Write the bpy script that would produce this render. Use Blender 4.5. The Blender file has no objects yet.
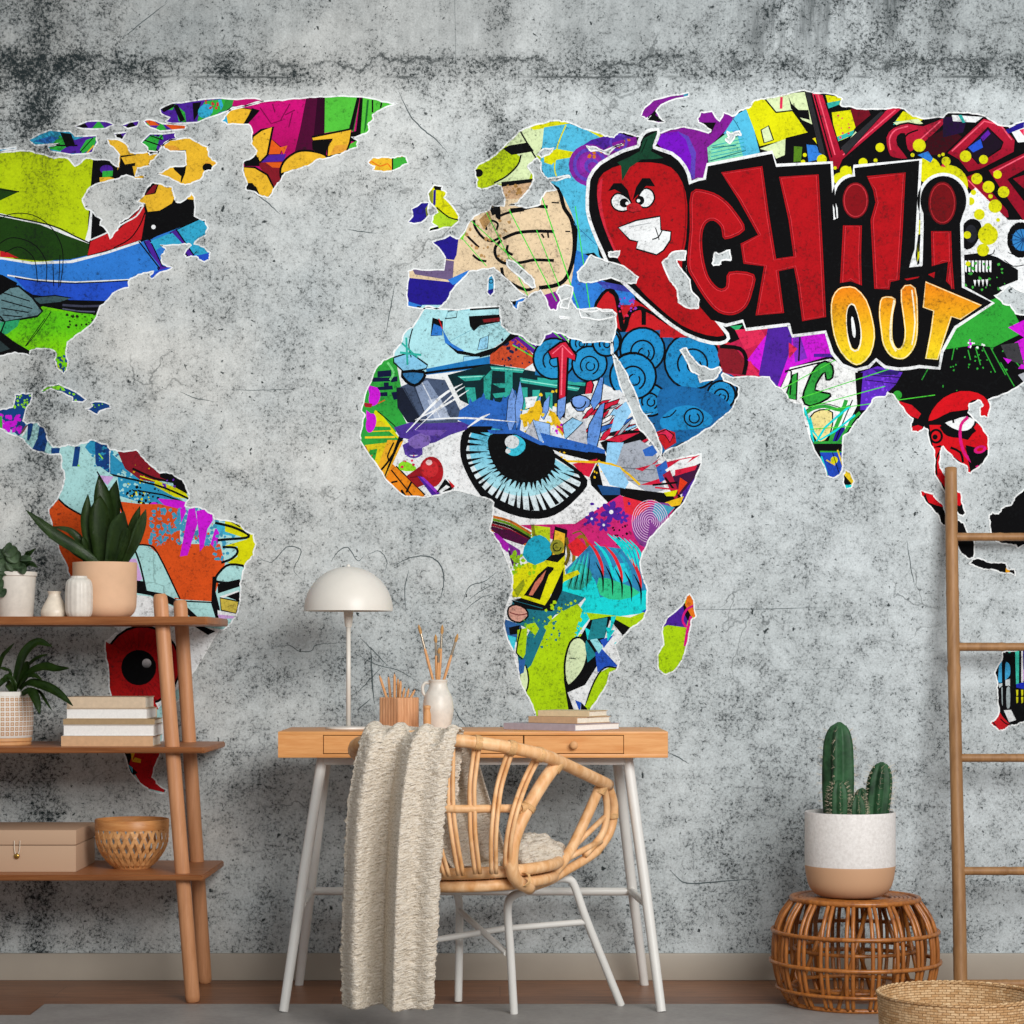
import bpy, bmesh, math, random
from mathutils import Vector, Matrix, noise
from mathutils.geometry import delaunay_2d_cdt
random.seed(7)
PI = math.pi
scene = bpy.context.scene
COL = scene.collection

# ------------------------------------------------------------------ camera model
F, VX, VY, HC = 2240.0, 500.0, 655.0, 0.956      # focal length in px, principal point, eye height
DW = 6.59                                      # distance of the back wall
def P(px, py, d):
    """world point seen at (px,py) at distance d from the eye"""
    return Vector(((px - VX) * d / F, d, HC + (VY - py) * d / F))
def zpx(py, d): return HC + (VY - py) * d / F
def xpx(px, d): return (px - VX) * d / F

cam_d = bpy.data.cameras.new('camera')
cam = bpy.data.objects.new('camera', cam_d)
COL.objects.link(cam)
cam.location = (0, 0, HC)
cam.rotation_euler = (PI / 2, 0, 0)
cam_d.sensor_width = 36.0
cam_d.lens = F / 1024 * 36.0
cam_d.shift_x = (512 - VX) / 1024
cam_d.shift_y = (VY - 512) / 1024
cam_d.clip_start = 0.05
scene.camera = cam

# ------------------------------------------------------------------ object helpers
def link(name, me, mat=None, parent=None, smooth=True):
    o = bpy.data.objects.new(name, me)
    COL.objects.link(o)
    if mat is not None:
        for m in (mat if isinstance(mat, (list, tuple)) else [mat]):
            me.materials.append(m)
    if smooth:
        for p in me.polygons: p.use_smooth = True
    if parent is not None: o.parent = parent
    return o
def tag(o, label, cat, group=None):
    o['label'] = label; o['category'] = cat
    if group: o['group'] = group
    return o
def thing(name, label, cat, loc=(0, 0, 0), group=None, rz=0):
    o = bpy.data.objects.new(name, None)
    o.empty_display_size = 0.05
    COL.objects.link(o)
    o.location = loc; o.rotation_euler = (0, 0, rz)
    return tag(o, label, cat, group)
def structure(o):
    o['kind'] = 'structure'; return o

def obj(name, bm, mat, parent=None, smooth=True, origin=None, auto=None):
    """bmesh in world coordinates -> object; local to parent location when parented"""
    off = Vector((0, 0, 0))
    if parent is not None:
        mw = Matrix.LocRotScale(parent.location, parent.rotation_euler, None)
        pp = parent.parent
        while pp is not None:
            mw = Matrix.LocRotScale(pp.location, pp.rotation_euler, None) @ mw
            pp = pp.parent
        bm.transform(mw.inverted())
    me = bpy.data.meshes.new(name)
    bmesh.ops.recalc_face_normals(bm, faces=bm.faces)
    bm.to_mesh(me); bm.free()
    o = link(name, me, mat, parent, smooth)
    if auto is not None:
        me.set_sharp_from_angle(angle=math.radians(auto))
    return o
def objl(name, bm, mat, parent=None, smooth=True, auto=None):
    """bmesh already in the parent's own coordinates"""
    me = bpy.data.meshes.new(name)
    bmesh.ops.recalc_face_normals(bm, faces=bm.faces)
    bm.to_mesh(me); bm.free()
    o = link(name, me, mat, parent, smooth)
    if auto is not None:
        me.set_sharp_from_angle(angle=math.radians(auto))
    return o

def box(bm, lo, hi, bev=0.0, seg=2, rot=None, piv=None):
    lo, hi = Vector(lo), Vector(hi)
    r = bmesh.ops.create_cube(bm, size=1.0)
    vs = r['verts']
    c = (lo + hi) / 2; s = hi - lo
    for v in vs:
        v.co = Vector((v.co.x * s.x, v.co.y * s.y, v.co.z * s.z)) + c
    if bev > 0:
        es = list({e for v in vs for e in v.link_edges})
        rr = bmesh.ops.bevel(bm, geom=es, offset=bev, segments=seg, profile=0.6, affect='EDGES')
        vs = list({v for f in rr['faces'] for v in f.verts} | {v for v in vs if v.is_valid})
    if rot is not None:
        p = Vector(piv) if piv is not None else c
        for v in vs: v.co = p + rot @ (v.co - p)
    return vs

def catmull(pts, n=6, closed=False):
    pts = [Vector(p) for p in pts]
    if len(pts) < 3: return pts
    out = []
    N = len(pts)
    rng = range(N if closed else N - 1)
    for i in rng:
        if closed:
            p0, p1, p2, p3 = pts[(i - 1) % N], pts[i], pts[(i + 1) % N], pts[(i + 2) % N]
        else:
            p1, p2 = pts[i], pts[i + 1]
            p0 = pts[i - 1] if i > 0 else p1 * 2 - p2
            p3 = pts[i + 2] if i + 2 < N else p2 * 2 - p1
        for k in range(n):
            t = k / n
            out.append(0.5 * ((2 * p1) + (p2 - p0) * t + (2 * p0 - 5 * p1 + 4 * p2 - p3) * t * t + (3 * p1 - p0 - 3 * p2 + p3) * t ** 3))
    if not closed: out.append(pts[-1])
    return out

def tube(bm, pts, r, seg=10, closed=False, caps=True, twist=0.0):
    """tube along a polyline; r a number, list or function of 0..1"""
    pts = [Vector(p) for p in pts]
    n = len(pts)
    def rad(i):
        if callable(r): return r(i / max(1, n - 1))
        if isinstance(r, (list, tuple)): return r[i]
        return r
    tang = []
    for i in range(n):
        if closed: t = pts[(i + 1) % n] - pts[(i - 1) % n]
        else: t = pts[min(i + 1, n - 1)] - pts[max(i - 1, 0)]
        if t.length < 1e-9: t = Vector((0, 0, 1))
        tang.append(t.normalized())
    a = Vector((0, 0, 1)) if abs(tang[0].z) < 0.9 else Vector((1, 0, 0))
    nrm = (a - tang[0] * a.dot(tang[0])).normalized()
    rings = []
    for i in range(n):
        nrm = (nrm - tang[i] * nrm.dot(tang[i]))
        if nrm.length < 1e-6: nrm = tang[i].orthogonal()
        nrm.normalize()
        b = tang[i].cross(nrm)
        ri = rad(i)
        rings.append([bm.verts.new(pts[i] + (nrm * math.cos(2 * PI * k / seg) + b * math.sin(2 * PI * k / seg)) * ri) for k in range(seg)])
    m = n if closed else n - 1
    for i in range(m):
        A, B = rings[i], rings[(i + 1) % n]
        for k in range(seg):
            bm.faces.new((A[k], A[(k + 1) % seg], B[(k + 1) % seg], B[k]))
    if caps and not closed:
        bm.faces.new(list(reversed(rings[0]))); bm.faces.new(rings[-1])
    return rings

def lathe(bm, prof, seg=40, c=(0, 0, 0), capb=False, capt=False, squash=None):
    """profile [(r,z)...] around the vertical through c"""
    c = Vector(c); rings = []
    for (r, z) in prof:
        if r < 1e-6:
            rings.append([bm.verts.new(c + Vector((0, 0, z)))])
        else:
            rings.append([bm.verts.new(c + Vector((r * math.cos(2 * PI * k / seg), r * math.sin(2 * PI * k / seg), z))) for k in range(seg)])
    for i in range(len(rings) - 1):
        A, B = rings[i], rings[i + 1]
        for k in range(seg):
            k2 = (k + 1) % seg
            if len(A) == 1 and len(B) == 1: continue
            if len(A) == 1: bm.faces.new((A[0], B[k2], B[k]))
            elif len(B) == 1: bm.faces.new((A[k], A[k2], B[0]))
            else: bm.faces.new((A[k], A[k2], B[k2], B[k]))
    if capb and len(rings[0]) > 1: bm.faces.new(list(reversed(rings[0])))
    if capt and len(rings[-1]) > 1: bm.faces.new(rings[-1])
    return rings
def smooth_prof(pts, n=5):
    return [(max(0.0, v.x), v.y) for v in catmull([Vector((a, b, 0)) for a, b in pts], n)]

def copy_tree(o, parent=None):
    c = o.copy(); COL.objects.link(c)
    if parent is not None: c.parent = parent
    for ch in [x for x in bpy.data.objects if x.parent == o]: copy_tree(ch, c)
    return c

# ------------------------------------------------------------------ material helpers
def lin(c):
    """#rrggbb (sRGB) -> linear rgba"""
    c = c.lstrip('#')
    v = [int(c[i:i + 2], 16) / 255 for i in (0, 2, 4)]
    return tuple((x / 12.92 if x <= 0.04045 else ((x + 0.055) / 1.055) ** 2.4) for x in v) + (1.0,)
class NT:
    def __init__(s, name):
        s.m = bpy.data.materials.new(name); s.m.use_nodes = True
        s.t = s.m.node_tree; s.t.nodes.clear()
        s.out = s.n('ShaderNodeOutputMaterial'); s.b = s.n('ShaderNodeBsdfPrincipled')
        s.l(s.b.outputs[0], s.out.inputs[0])
    def n(s, typ, **kw):
        x = s.t.nodes.new(typ)
        for k, v in kw.items(): setattr(x, k, v)
        return x
    def l(s, a, b): s.t.links.new(a, b)
    def val(s, sock, v):
        if hasattr(v, 'links') or isinstance(v, bpy.types.NodeSocket): s.l(v, sock)
        else: sock.default_value = v
    def coord(s, kind='Object'):
        return s.n('ShaderNodeTexCoord').outputs[kind]
    def mapping(s, vec, scale=(1, 1, 1), loc=(0, 0, 0), rot=(0, 0, 0)):
        m = s.n('ShaderNodeMapping'); s.l(vec, m.inputs[0])
        m.inputs['Scale'].default_value = scale; m.inputs['Location'].default_value = loc; m.inputs['Rotation'].default_value = rot
        return m.outputs[0]
    def noise(s, vec, scale, detail=4, rough=0.55, dist=0.0, out=0):
        x = s.n('ShaderNodeTexNoise'); s.l(vec, x.inputs['Vector'])
        x.inputs['Scale'].default_value = scale; x.inputs['Detail'].default_value = detail
        x.inputs['Roughness'].default_value = rough; x.inputs['Distortion'].default_value = dist
        return x.outputs[out]
    def voro(s, vec, scale, feature='F1', out='Distance', rnd=1.0):
        x = s.n('ShaderNodeTexVoronoi'); x.feature = feature; s.l(vec, x.inputs['Vector'])
        x.inputs['Scale'].default_value = scale
        x.inputs['Randomness'].default_value = rnd
        return x.outputs[out]
    def wave(s, vec, scale, dist=0, detail=2, dscale=1, bands='X', typ='BANDS'):
        x = s.n('ShaderNodeTexWave'); x.wave_type = typ
        if typ == 'BANDS': x.bands_direction = bands
        s.l(vec, x.inputs['Vector']); x.inputs['Scale'].default_value = scale
        x.inputs['Distortion'].default_value = dist; x.inputs['Detail'].default_value = detail; x.inputs['Detail Scale'].default_value = dscale
        return x.outputs['Fac']
    def ramp(s, fac, stops, interp='LINEAR'):
        x = s.n('ShaderNodeValToRGB'); x.color_ramp.interpolation = interp
        s.l(fac, x.inputs[0]); e = x.color_ramp.elements
        while len(e) < len(stops): e.new(0.5)
        for i, (p, c) in enumerate(stops):
            e[i].position = p
            e[i].color = lin(c) if isinstance(c, str) else ((c, c, c, 1) if isinstance(c, (int, float)) else c)
        return x.outputs[0]
    def rng(s, v, a, b, c=0.0, d=1.0, smooth=False):
        x = s.n('ShaderNodeMapRange'); x.clamp = True
        if smooth: x.interpolation_type = 'SMOOTHSTEP'
        s.l(v, x.inputs[0])
        for i, q in enumerate((a, b, c, d)): x.inputs[1 + i].default_value = q
        return x.outputs[0]
    def math(s, op, a, b=None, c=None):
        x = s.n('ShaderNodeMath'); x.operation = op
        s.val(x.inputs[0], a)
        if b is not None: s.val(x.inputs[1], b)
        if c is not None: s.val(x.inputs[2], c)
        return x.outputs[0]
    def mix(s, fac, a, b, mode='MIX'):
        x = s.n('ShaderNodeMix'); x.data_type = 'RGBA'; x.blend_type = mode
        s.val(x.inputs[0], fac)
        for sock, v in ((x.inputs[6], a), (x.inputs[7], b)):
            if isinstance(v, str): v = lin(v)
            s.val(sock, v)
        return x.outputs[2]
    def sep(s, vec):
        x = s.n('ShaderNodeSeparateXYZ'); s.l(vec, x.inputs[0]); return x.outputs
    def bump(s, h, strength=0.3, dist=0.01):
        x = s.n('ShaderNodeBump'); s.l(h, x.inputs['Height'])
        x.inputs['Strength'].default_value = strength; x.inputs['Distance'].default_value = dist
        s.l(x.outputs[0], s.b.inputs['Normal'])
    def set(s, color=None, rough=None, spec=None, metal=None):
        if color is not None:
            if isinstance(color, str): color = lin(color)
            s.val(s.b.inputs['Base Color'], color)
        if rough is not None: s.val(s.b.inputs['Roughness'], rough)
        if spec is not None: s.b.inputs['Specular IOR Level'].default_value = spec
        if metal is not None: s.b.inputs['Metallic'].default_value = metal
        return s.m

def mat_plain(name, c, rough=0.5, spec=0.4, var=0.06, scale=40, bump=0.0, c2=None):
    """a colour with slight procedural mottling"""
    t = NT(name); v = t.coord()
    n = t.noise(v, scale, 5, 0.6)
    base = lin(c)
    if c2 is None:
        dark = tuple(x * (1 - 2.5 * var) for x in base[:3]) + (1,)
        lite = tuple(min(1, x * (1 + 1.5 * var)) for x in base[:3]) + (1,)
    else: dark, lite = base, lin(c2)
    col = t.ramp(n, [(0.3, dark), (0.7, lite)])
    t.set(col, rough, spec)
    if bump: t.bump(n, bump, 0.004)
    return t.m
def mat_wood(name, c_dark, c_light, axis='X', scale=14, rough=0.45, stretch=12, spec=0.35):
    t = NT(name); v = t.coord()
    sc = {'X': (1, stretch, stretch), 'Y': (stretch, 1, stretch), 'Z': (stretch, stretch, 1)}[axis]
    m = t.mapping(v, sc)
    n1 = t.noise(m, scale / stretch * 3, 6, 0.6, 0.6)
    n2 = t.noise(m, scale, 3, 0.6)
    f = t.math('ADD', t.math('MULTIPLY', n1, 0.7), t.math('MULTIPLY', n2, 0.3))
    t.set(t.ramp(f, [(0.33, c_dark), (0.66, c_light)]), rough, spec)
    t.bump(f, 0.08, 0.002)
    return t.m
# ================================================================== THE ROOM
WX = lambda px: (px - VX) * DW / F
WZ = lambda py: HC + (VY - py) * DW / F
def concrete(t):
    """world-space cast concrete: returns (colour, wear 0..1)"""
    g = t.n('ShaderNodeNewGeometry').outputs['Position']
    X, Y, Z = t.sep(g)
    low = t.noise(g, 1.7, 4, 0.6)
    mid = t.noise(g, 7.0, 6, 0.65, 0.3)
    fine = t.noise(g, 105.0, 6, 0.78)
    blot = t.noise(g, 26.0, 5, 0.7)
    grain = t.noise(g, 230.0, 3, 0.7)
    # formwork joints: two vertical bands, one horizontal ridge
    wob = t.math('MULTIPLY', t.math('SUBTRACT', t.noise(g, 9, 6, 0.75), 0.5), 0.13)
    def band(coord, c, w):
        d = t.math('ABSOLUTE', t.math('ADD', t.math('SUBTRACT', coord, c), wob))
        return t.rng(d, 0.0, w, 1.0, 0.0, True)
    up = t.rng(Z, 1.6, 2.6, 0.3, 1.0)
    seam = t.math('MULTIPLY', band(X, WX(40), 0.085), 0.9)
    seam = t.math('MAXIMUM', seam, t.math('MULTIPLY', band(X, WX(500), 0.085), t.math('MULTIPLY', up, 0.9)))
    seam = t.math('MAXIMUM', seam, t.math('MULTIPLY', band(X, WX(945), 0.07), t.rng(Z, 2.3, 2.7, 0.1, 1.0)))
    hs = band(Z, WZ(69), 0.10)
    topz = t.rng(Z, 2.62, 2.80, 0, 1, True)
    stain = t.math('MULTIPLY', t.math('MULTIPLY', t.rng(X, 0.55, 0.85, 0, 1, True), t.rng(X, 1.15, 1.30, 1, 0, True)), t.rng(Z, 2.67, 2.79, 0, 1, True))
    left = t.math('MULTIPLY', t.rng(X, -1.45, -0.9, 1, 0, True), t.rng(Z, 2.35, 2.6, 0, 1, True))
    loc = t.math('ADD', t.math('MULTIPLY', mid, 0.62), t.math('MULTIPLY', low, 0.38))
    # patchy black specks: fine noise against a threshold that drifts
    drift = t.math('ADD', loc, t.math('MULTIPLY', t.math('MAXIMUM', seam, hs), 0.24))
    drift = t.math('ADD', drift, t.math('MULTIPLY', left, 0.20))
    drift = t.math('ADD', drift, t.math('MULTIPLY', stain, 0.2))
    drift = t.math('ADD', drift, t.math('MULTIPLY', t.rng(Z, 1.3, 0.3, 0, 1), 0.06))
    sp = t.math('ADD', fine, t.math('ADD', t.math('MULTIPLY', drift, 0.40), t.math('MULTIPLY', blot, 0.34)))
    specks = t.math('POWER', t.rng(sp, 0.895, 1.055, 0, 1.0), 1.2)
    # pits
    wv = t.n('ShaderNodeVectorMath'); wv.operation = 'ADD'
    t.l(g, wv.inputs[0]); nz = t.n('ShaderNodeTexNoise'); t.l(g, nz.inputs['Vector']); nz.inputs['Scale'].default_value = 60
    sc = t.n('ShaderNodeVectorMath'); sc.operation = 'SCALE'; t.l(nz.outputs['Color'], sc.inputs[0]); sc.inputs['Scale'].default_value = 0.028
    t.l(sc.outputs[0], wv.inputs[1])
    vo = t.n('ShaderNodeTexVoronoi'); t.l(wv.outputs[0], vo.inputs['Vector']); vo.inputs['Scale'].default_value = 25
    pr = t.rng(t.sep(vo.outputs['Color'])[0], 0.30, 1.0, 0.0, 0.16)
    pits = t.rng(t.math('SUBTRACT', pr, vo.outputs['Distance']), 0.0, 0.05, 0, 0.95)
    vo2 = t.n('ShaderNodeTexVoronoi'); t.l(wv.outputs[0], vo2.inputs['Vector']); vo2.inputs['Scale'].default_value = 66
    pr2 = t.rng(t.sep(vo2.outputs['Color'])[0], 0.45, 1.0, 0.0, 0.24)
    pits2 = t.rng(t.math('SUBTRACT', pr2, vo2.outputs['Distance']), 0.0, 0.06, 0, 0.8)
    pits = t.math('MAXIMUM', pits, pits2)
    # hairline cracks
    cv = t.n('ShaderNodeTexVoronoi'); cv.feature = 'DISTANCE_TO_EDGE'
    cw = t.n('ShaderNodeVectorMath'); cw.operation = 'ADD'; t.l(g, cw.inputs[0])
    cs = t.n('ShaderNodeVectorMath'); cs.operation = 'SCALE'
    cn = t.n('ShaderNodeTexNoise'); t.l(g, cn.inputs['Vector']); cn.inputs['Scale'].default_value = 7; cn.inputs['Detail'].default_value = 5
    t.l(cn.outputs['Color'], cs.inputs[0]); cs.inputs['Scale'].default_value = 0.25; t.l(cs.outputs[0], cw.inputs[1])
    t.l(cw.outputs[0], cv.inputs['Vector']); cv.inputs['Scale'].default_value = 3.2
    crack = t.math('MULTIPLY', t.rng(cv.outputs['Distance'], 0.002, 0.012, 1, 0), t.rng(t.noise(g, 2.4, 3), 0.56, 0.66, 0, 0.6))
    # the ragged ledge of the horizontal joint
    l1 = t.math('ABSOLUTE', t.math('ADD', t.math('SUBTRACT', Z, WZ(77)), t.math('MULTIPLY', wob, 0.10)))
    ledge = t.math('MULTIPLY', t.rng(l1, 0.001, 0.006, 1, 0), t.rng(t.noise(g, 6, 4), 0.42, 0.56, 0.1, 0.8))
    l2 = t.math('ABSOLUTE', t.math('ADD', t.math('SUBTRACT', Z, WZ(62)), t.math('MULTIPLY', wob, 1.6)))
    ledge2 = t.math('MULTIPLY', t.rng(l2, 0.001, 0.014, 1, 0), t.rng(t.noise(g, 11, 4), 0.42, 0.55, 0.0, 0.9))
    ledge = t.math('MAXIMUM', ledge, ledge2)
    # streaks running down from the top edge
    st = t.mapping(g, (9, 1, 1.1)); stn = t.noise(st, 1.6, 5, 0.7)
    streak = t.math('MULTIPLY', t.rng(stn, 0.40, 0.62, 0, 1), t.math('MAXIMUM', t.math('MULTIPLY', stain, 0.9), t.math('MULTIPLY', topz, 0.18)))
    wear = t.math('MAXIMUM', t.math('MAXIMUM', specks, pits), t.math('MAXIMUM', crack, ledge))
    wear = t.math('MAXIMUM', wear, streak)
    # body colour: neutral at the left, bluish to the right
    tint = t.mix(t.rng(X, -1.3, 0.9), '#c9cac6', '#c5cdd0')
    tint = t.mix(t.rng(low, 0.35, 0.65), tint, '#b8c0c2')
    shade = t.math('ADD', t.math('ADD', t.math('MULTIPLY', loc, 0.8), t.math('MULTIPLY', blot, 0.5)), t.math('ADD', t.math('MULTIPLY', grain, 0.6), t.math('MULTIPLY', fine, 0.35)))
    shade = t.rng(shade, 0.90, 1.34, 1.14, 0.58)
    shade = t.math('MULTIPLY', shade, t.rng(t.math('MAXIMUM', seam, hs), 0, 1, 1.0, 0.74))
    shade = t.math('MULTIPLY', shade, t.rng(topz, 0, 1, 1.0, 0.78))
    shade = t.math('MULTIPLY', shade, t.rng(left, 0, 1, 1.0, 0.80))
    body = t.mix(1.0, tint, t.n('ShaderNodeCombineColor').outputs[0], 'MULTIPLY')
    comb = body.node.inputs[7].links[0].from_node
    for i in range(3): t.l(shade, comb.inputs[i])
    col = t.mix(wear, body, '#1d2628')
    return col, wear, shade, t.math('ADD', t.math('MULTIPLY', fine, 0.4), t.math('MULTIPLY', t.math('SUBTRACT', 1.0, wear), 0.6))

t = NT('cast_concrete'); c_, w_, s_, h_ = concrete(t)
t.set(c_, 0.85, 0.2); t.bump(h_, 0.12, 0.003)
M_CONC = t.m
t = NT('mural_paint')
c_, w_, s_, h_ = concrete(t)
at = t.n('ShaderNodeAttribute'); at.attribute_name = 'Col'
sh = t.rng(s_, 0.55, 1.06, 0.72, 1.05)
cc = t.n('ShaderNodeCombineColor')
for i in range(3): t.l(sh, cc.inputs[i])
colr = t.mix(1.0, at.outputs['Color'], cc.outputs[0], 'MULTIPLY')
colr = t.mix(t.math('MULTIPLY', w_, 0.62), colr, '#15181a')
t.set(colr, 0.85, 0.06)
M_MURAL = t.m

t = NT('floor_planks')
v = t.n('ShaderNodeNewGeometry').outputs['Position']
br = t.n('ShaderNodeTexBrick'); t.l(t.mapping(v, (1, 1, 1)), br.inputs['Vector'])
br.inputs['Scale'].default_value = 1.0; br.inputs['Brick Width'].default_value = 1.25; br.inputs['Row Height'].default_value = 0.19
br.inputs['Mortar Size'].default_value = 0.0012; br.offset = 0.37
br.inputs['Color1'].default_value = (0.35, 0.35, 0.35, 1); br.inputs['Color2'].default_value = (0.75, 0.75, 0.75, 1); br.inputs['Mortar'].default_value = (0, 0, 0, 1)
gr = t.noise(t.mapping(v, (1.2, 16, 1)), 5, 7, 0.65, 0.5)
f = t.math('ADD', t.math('MULTIPLY', gr, 0.75), t.math('MULTIPLY', t.sep(br.outputs['Color'])[0], 0.3))
t.set(t.ramp(f, [(0.30, '#4a2e20'), (0.52, '#7d5238'), (0.75, '#a5714e')]), 0.38, 0.35)
M_FLOOR = t.m
M_BASE = mat_plain('baseboard_paint', '#a39a8d', 0.45, 0.4, 0.02, 6)

bm = bmesh.new(); box(bm, (-4.2, DW, -0.05), (4.2, DW + 0.2, 3.4)); structure(obj('wall_back', bm, M_CONC, smooth=False))
bm = bmesh.new(); box(bm, (-4.2, 2.2, -0.1), (4.2, DW, 0.0)); structure(obj('floor', bm, M_FLOOR, smooth=False))
bm = bmesh.new(); box(bm, (-4.2, DW - 0.014, 0.0), (4.2, DW, 0.080), 0.004); structure(obj('baseboard_back', bm, M_BASE, smooth=True, auto=30))
# ================================================================== THE MURAL (printed map on the concrete)
def tile(ox, oy, s=4.0):
    def f(txt):
        out = []
        for p in txt.split():
            a, b = p.split(','); out.append((ox + float(a) / s, oy + float(b) / s))
        return out
    return f
A = tile(0, 80); B = tile(200, 80); C = tile(0, 256); D = tile(0, 384); E = tile(384, 80); Fx = tile(340, 270)
G = tile(480, 270); H = tile(460, 480); I = tile(576, 80); J = tile(768, 80); K = tile(660, 300); L = tile(768, 300)
M8 = tile(896, 480, 8.0); N8 = tile(896, 620, 8.0); Z1 = tile(0, 460, 3.531); Z2 = tile(0, 730, 3.483)

def area2(p): return sum(p[i][0] * p[(i + 1) % len(p)][1] - p[(i + 1) % len(p)][0] * p[i][1] for i in range(len(p)))
def sm2(pts, n=4, closed=True):
    return [(v.x, v.y) for v in catmull([Vector((a, b, 0)) for a, b in pts], n, closed)]
def rough(pts, amp=0.9, lev=2, seed=1):
    """fractal coastline"""
    rnd = random.Random(seed)
    for l in range(lev):
        out = []
        for i in range(len(pts)):
            a, b = pts[i], pts[(i + 1) % len(pts)]
            out.append(a)
            dx, dy = b[0] - a[0], b[1] - a[1]; L_ = math.hypot(dx, dy)
            if L_ > 1.5:
                k = rnd.uniform(-1, 1) * min(amp * 1.35, L_ * 0.24)
                out.append(((a[0] + b[0]) / 2 - dy / L_ * k, (a[1] + b[1]) / 2 + dx / L_ * k))
        pts = out; amp *= 0.7
    return pts
def inside(p, x, y):
    c = False; j = len(p) - 1
    for i in range(len(p)):
        yi, yj = p[i][1], p[j][1]
        if (yi > y) != (yj > y) and x < (p[j][0] - p[i][0]) * (y - yi) / (yj - yi) + p[i][0]: c = not c
        j = i
    return c
LAYERS = []           # (colour, polygon, bbox) painted in order; colour None = bare concrete
def addp(col, pts):
    if len(pts) < 3: return
    xs = [p[0] for p in pts]; ys = [p[1] for p in pts]
    LAYERS.append((col, pts, (min(xs), min(ys), max(xs), max(ys))))
def s(col, pts, n=0): addp(col, sm2(pts, n) if n else pts)
def strokepoly(pts, w, closed=False, taper=False):
    """outline of a stroked line as one polygon (miter joins)"""
    n = len(pts); Lf, Rt = [], []
    for i in range(n):
        a = pts[(i - 1) % n] if (closed or i > 0) else pts[i]
        b = pts[(i + 1) % n] if (closed or i < n - 1) else pts[i]
        dx, dy = b[0] - a[0], b[1] - a[1]; q = math.hypot(dx, dy) or 1
        ww = w / 2 * (max(0.12, math.sin(PI * (0.08 + 0.86 * i / (n - 1)))) if taper else 1)
        Lf.append((pts[i][0] - dy / q * ww, pts[i][1] + dx / q * ww)); Rt.append((pts[i][0] + dy / q * ww, pts[i][1] - dx / q * ww))
    return Lf, Rt
def ln(col, w, pts, n=3, closed=False, taper=False):
    """painted line, w px wide: one quad per piece"""
    if n > 1 and len(pts) > 2: pts = sm2(pts, n, closed)
    Lf, Rt = strokepoly(pts, w, closed, taper)
    m = len(pts) if closed else len(pts) - 1
    for i in range(m):
        j = (i + 1) % len(pts)
        addp(col, [Lf[i], Lf[j], Rt[j], Rt[i]])
def disc(col, cx, cy, rx, ry=None, n=22, rot=0.0):
    ry = rx if ry is None else ry
    c, s_ = math.cos(rot), math.sin(rot)
    pts = []
    for k in range(n):
        a = 2 * PI * k / n; x, y = rx * math.cos(a), ry * math.sin(a)
        pts.append((cx + x * c - y * s_, cy + x * s_ + y * c))
    addp(col, pts)
def ringd(col, w, cx, cy, r, ry=None, a0=0, a1=360, n=22):
    ry = r if ry is None else ry
    full = abs(a1 - a0) >= 360
    pts = [(cx + r * math.cos(math.radians(a0 + (a1 - a0) * k / n)), cy + ry * math.sin(math.radians(a0 + (a1 - a0) * k / n))) for k in range(n if full else n + 1)]
    ln(col, w, pts, 0, full)
def o(col, pts, w=1.4, n=0, oc='#0a0a0c'):
    """filled shape with an outline"""
    q = sm2(pts, n) if n else pts
    addp(col, q); ln(oc, w, q, 0, True)
def splat(col, pts_box, cnt, r0, r1, seed=0):
    rnd = random.Random(seed); x0, y0, x1, y1 = pts_box
    for k in range(cnt):
        x, y, r = rnd.uniform(x0, x1), rnd.uniform(y0, y1), rnd.uniform(r0, r1)
        n = rnd.choice((5, 6, 7)); ph = rnd.uniform(0, 6)
        addp(col, [(x + r * rnd.uniform(0.6, 1.2) * math.cos(ph + 2 * PI * i / n), y + r * rnd.uniform(0.6, 1.2) * math.sin(ph + 2 * PI * i / n)) for i in range(n)])

def evalcol(c, x, y):
    if isinstance(c, tuple):            # ('g', colour at y0, y0, colour at y1, y1): a colour fade sprayed into the fill
        _, a, y0, b, y1 = c
        k = min(1, max(0, (y - y0) / (y1 - y0)))
        A_, B_ = lin(a), lin(b)
        return tuple(A_[i] * (1 - k) + B_[i] * k for i in range(4))
    return lin(c)

def paint(name, regions, parent, off, label=None):
    """one flat print: regions = outline polygons that bound it; LAYERS give the colours"""
    me = bpy.data.meshes.new(name)
    V, Fc, FC = [], [], []
    for ri, reg in enumerate(regions):
        xs = [p[0] for p in reg]; ys = [p[1] for p in reg]
        bb = (min(xs), min(ys), max(xs), max(ys))
        use = [l for l in LAYERS if l[2][0] < bb[2] and l[2][2] > bb[0] and l[2][1] < bb[3] and l[2][3] > bb[1]]
        polys = [reg] + [l[1] for l in use]
        bbs = [bb] + [l[2] for l in use]
        co, faces = [], []
        for p in polys:
            p = p if area2(p) > 0 else p[::-1]
            st = len(co); co.extend(Vector(q) for q in p); faces.append(list(range(st, st + len(p))))
        # clean tiny duplicates is left to the triangulator
        vs, es, fs, ov, oe, of = delaunay_2d_cdt(co, [], faces, 1, 1e-4, False)
        base = len(V); V.extend((v.x, v.y) for v in vs)
        for fc in fs:
            cx = sum(vs[i].x for i in fc) / len(fc); cy = sum(vs[i].y for i in fc) / len(fc)
            if not inside(reg, cx, cy): continue
            col = None; hit = False
            for k in range(len(use) - 1, -1, -1):
                b = use[k][2]
                if b[0] <= cx <= b[2] and b[1] <= cy <= b[3] and inside(use[k][1], cx, cy):
                    col = use[k][0]; hit = True; break
            if not hit or col is None: continue
            Fc.append([base + i for i in fc]); FC.append(col)
    return finish_paint(name, V, Fc, FC, parent, off, label)

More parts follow.
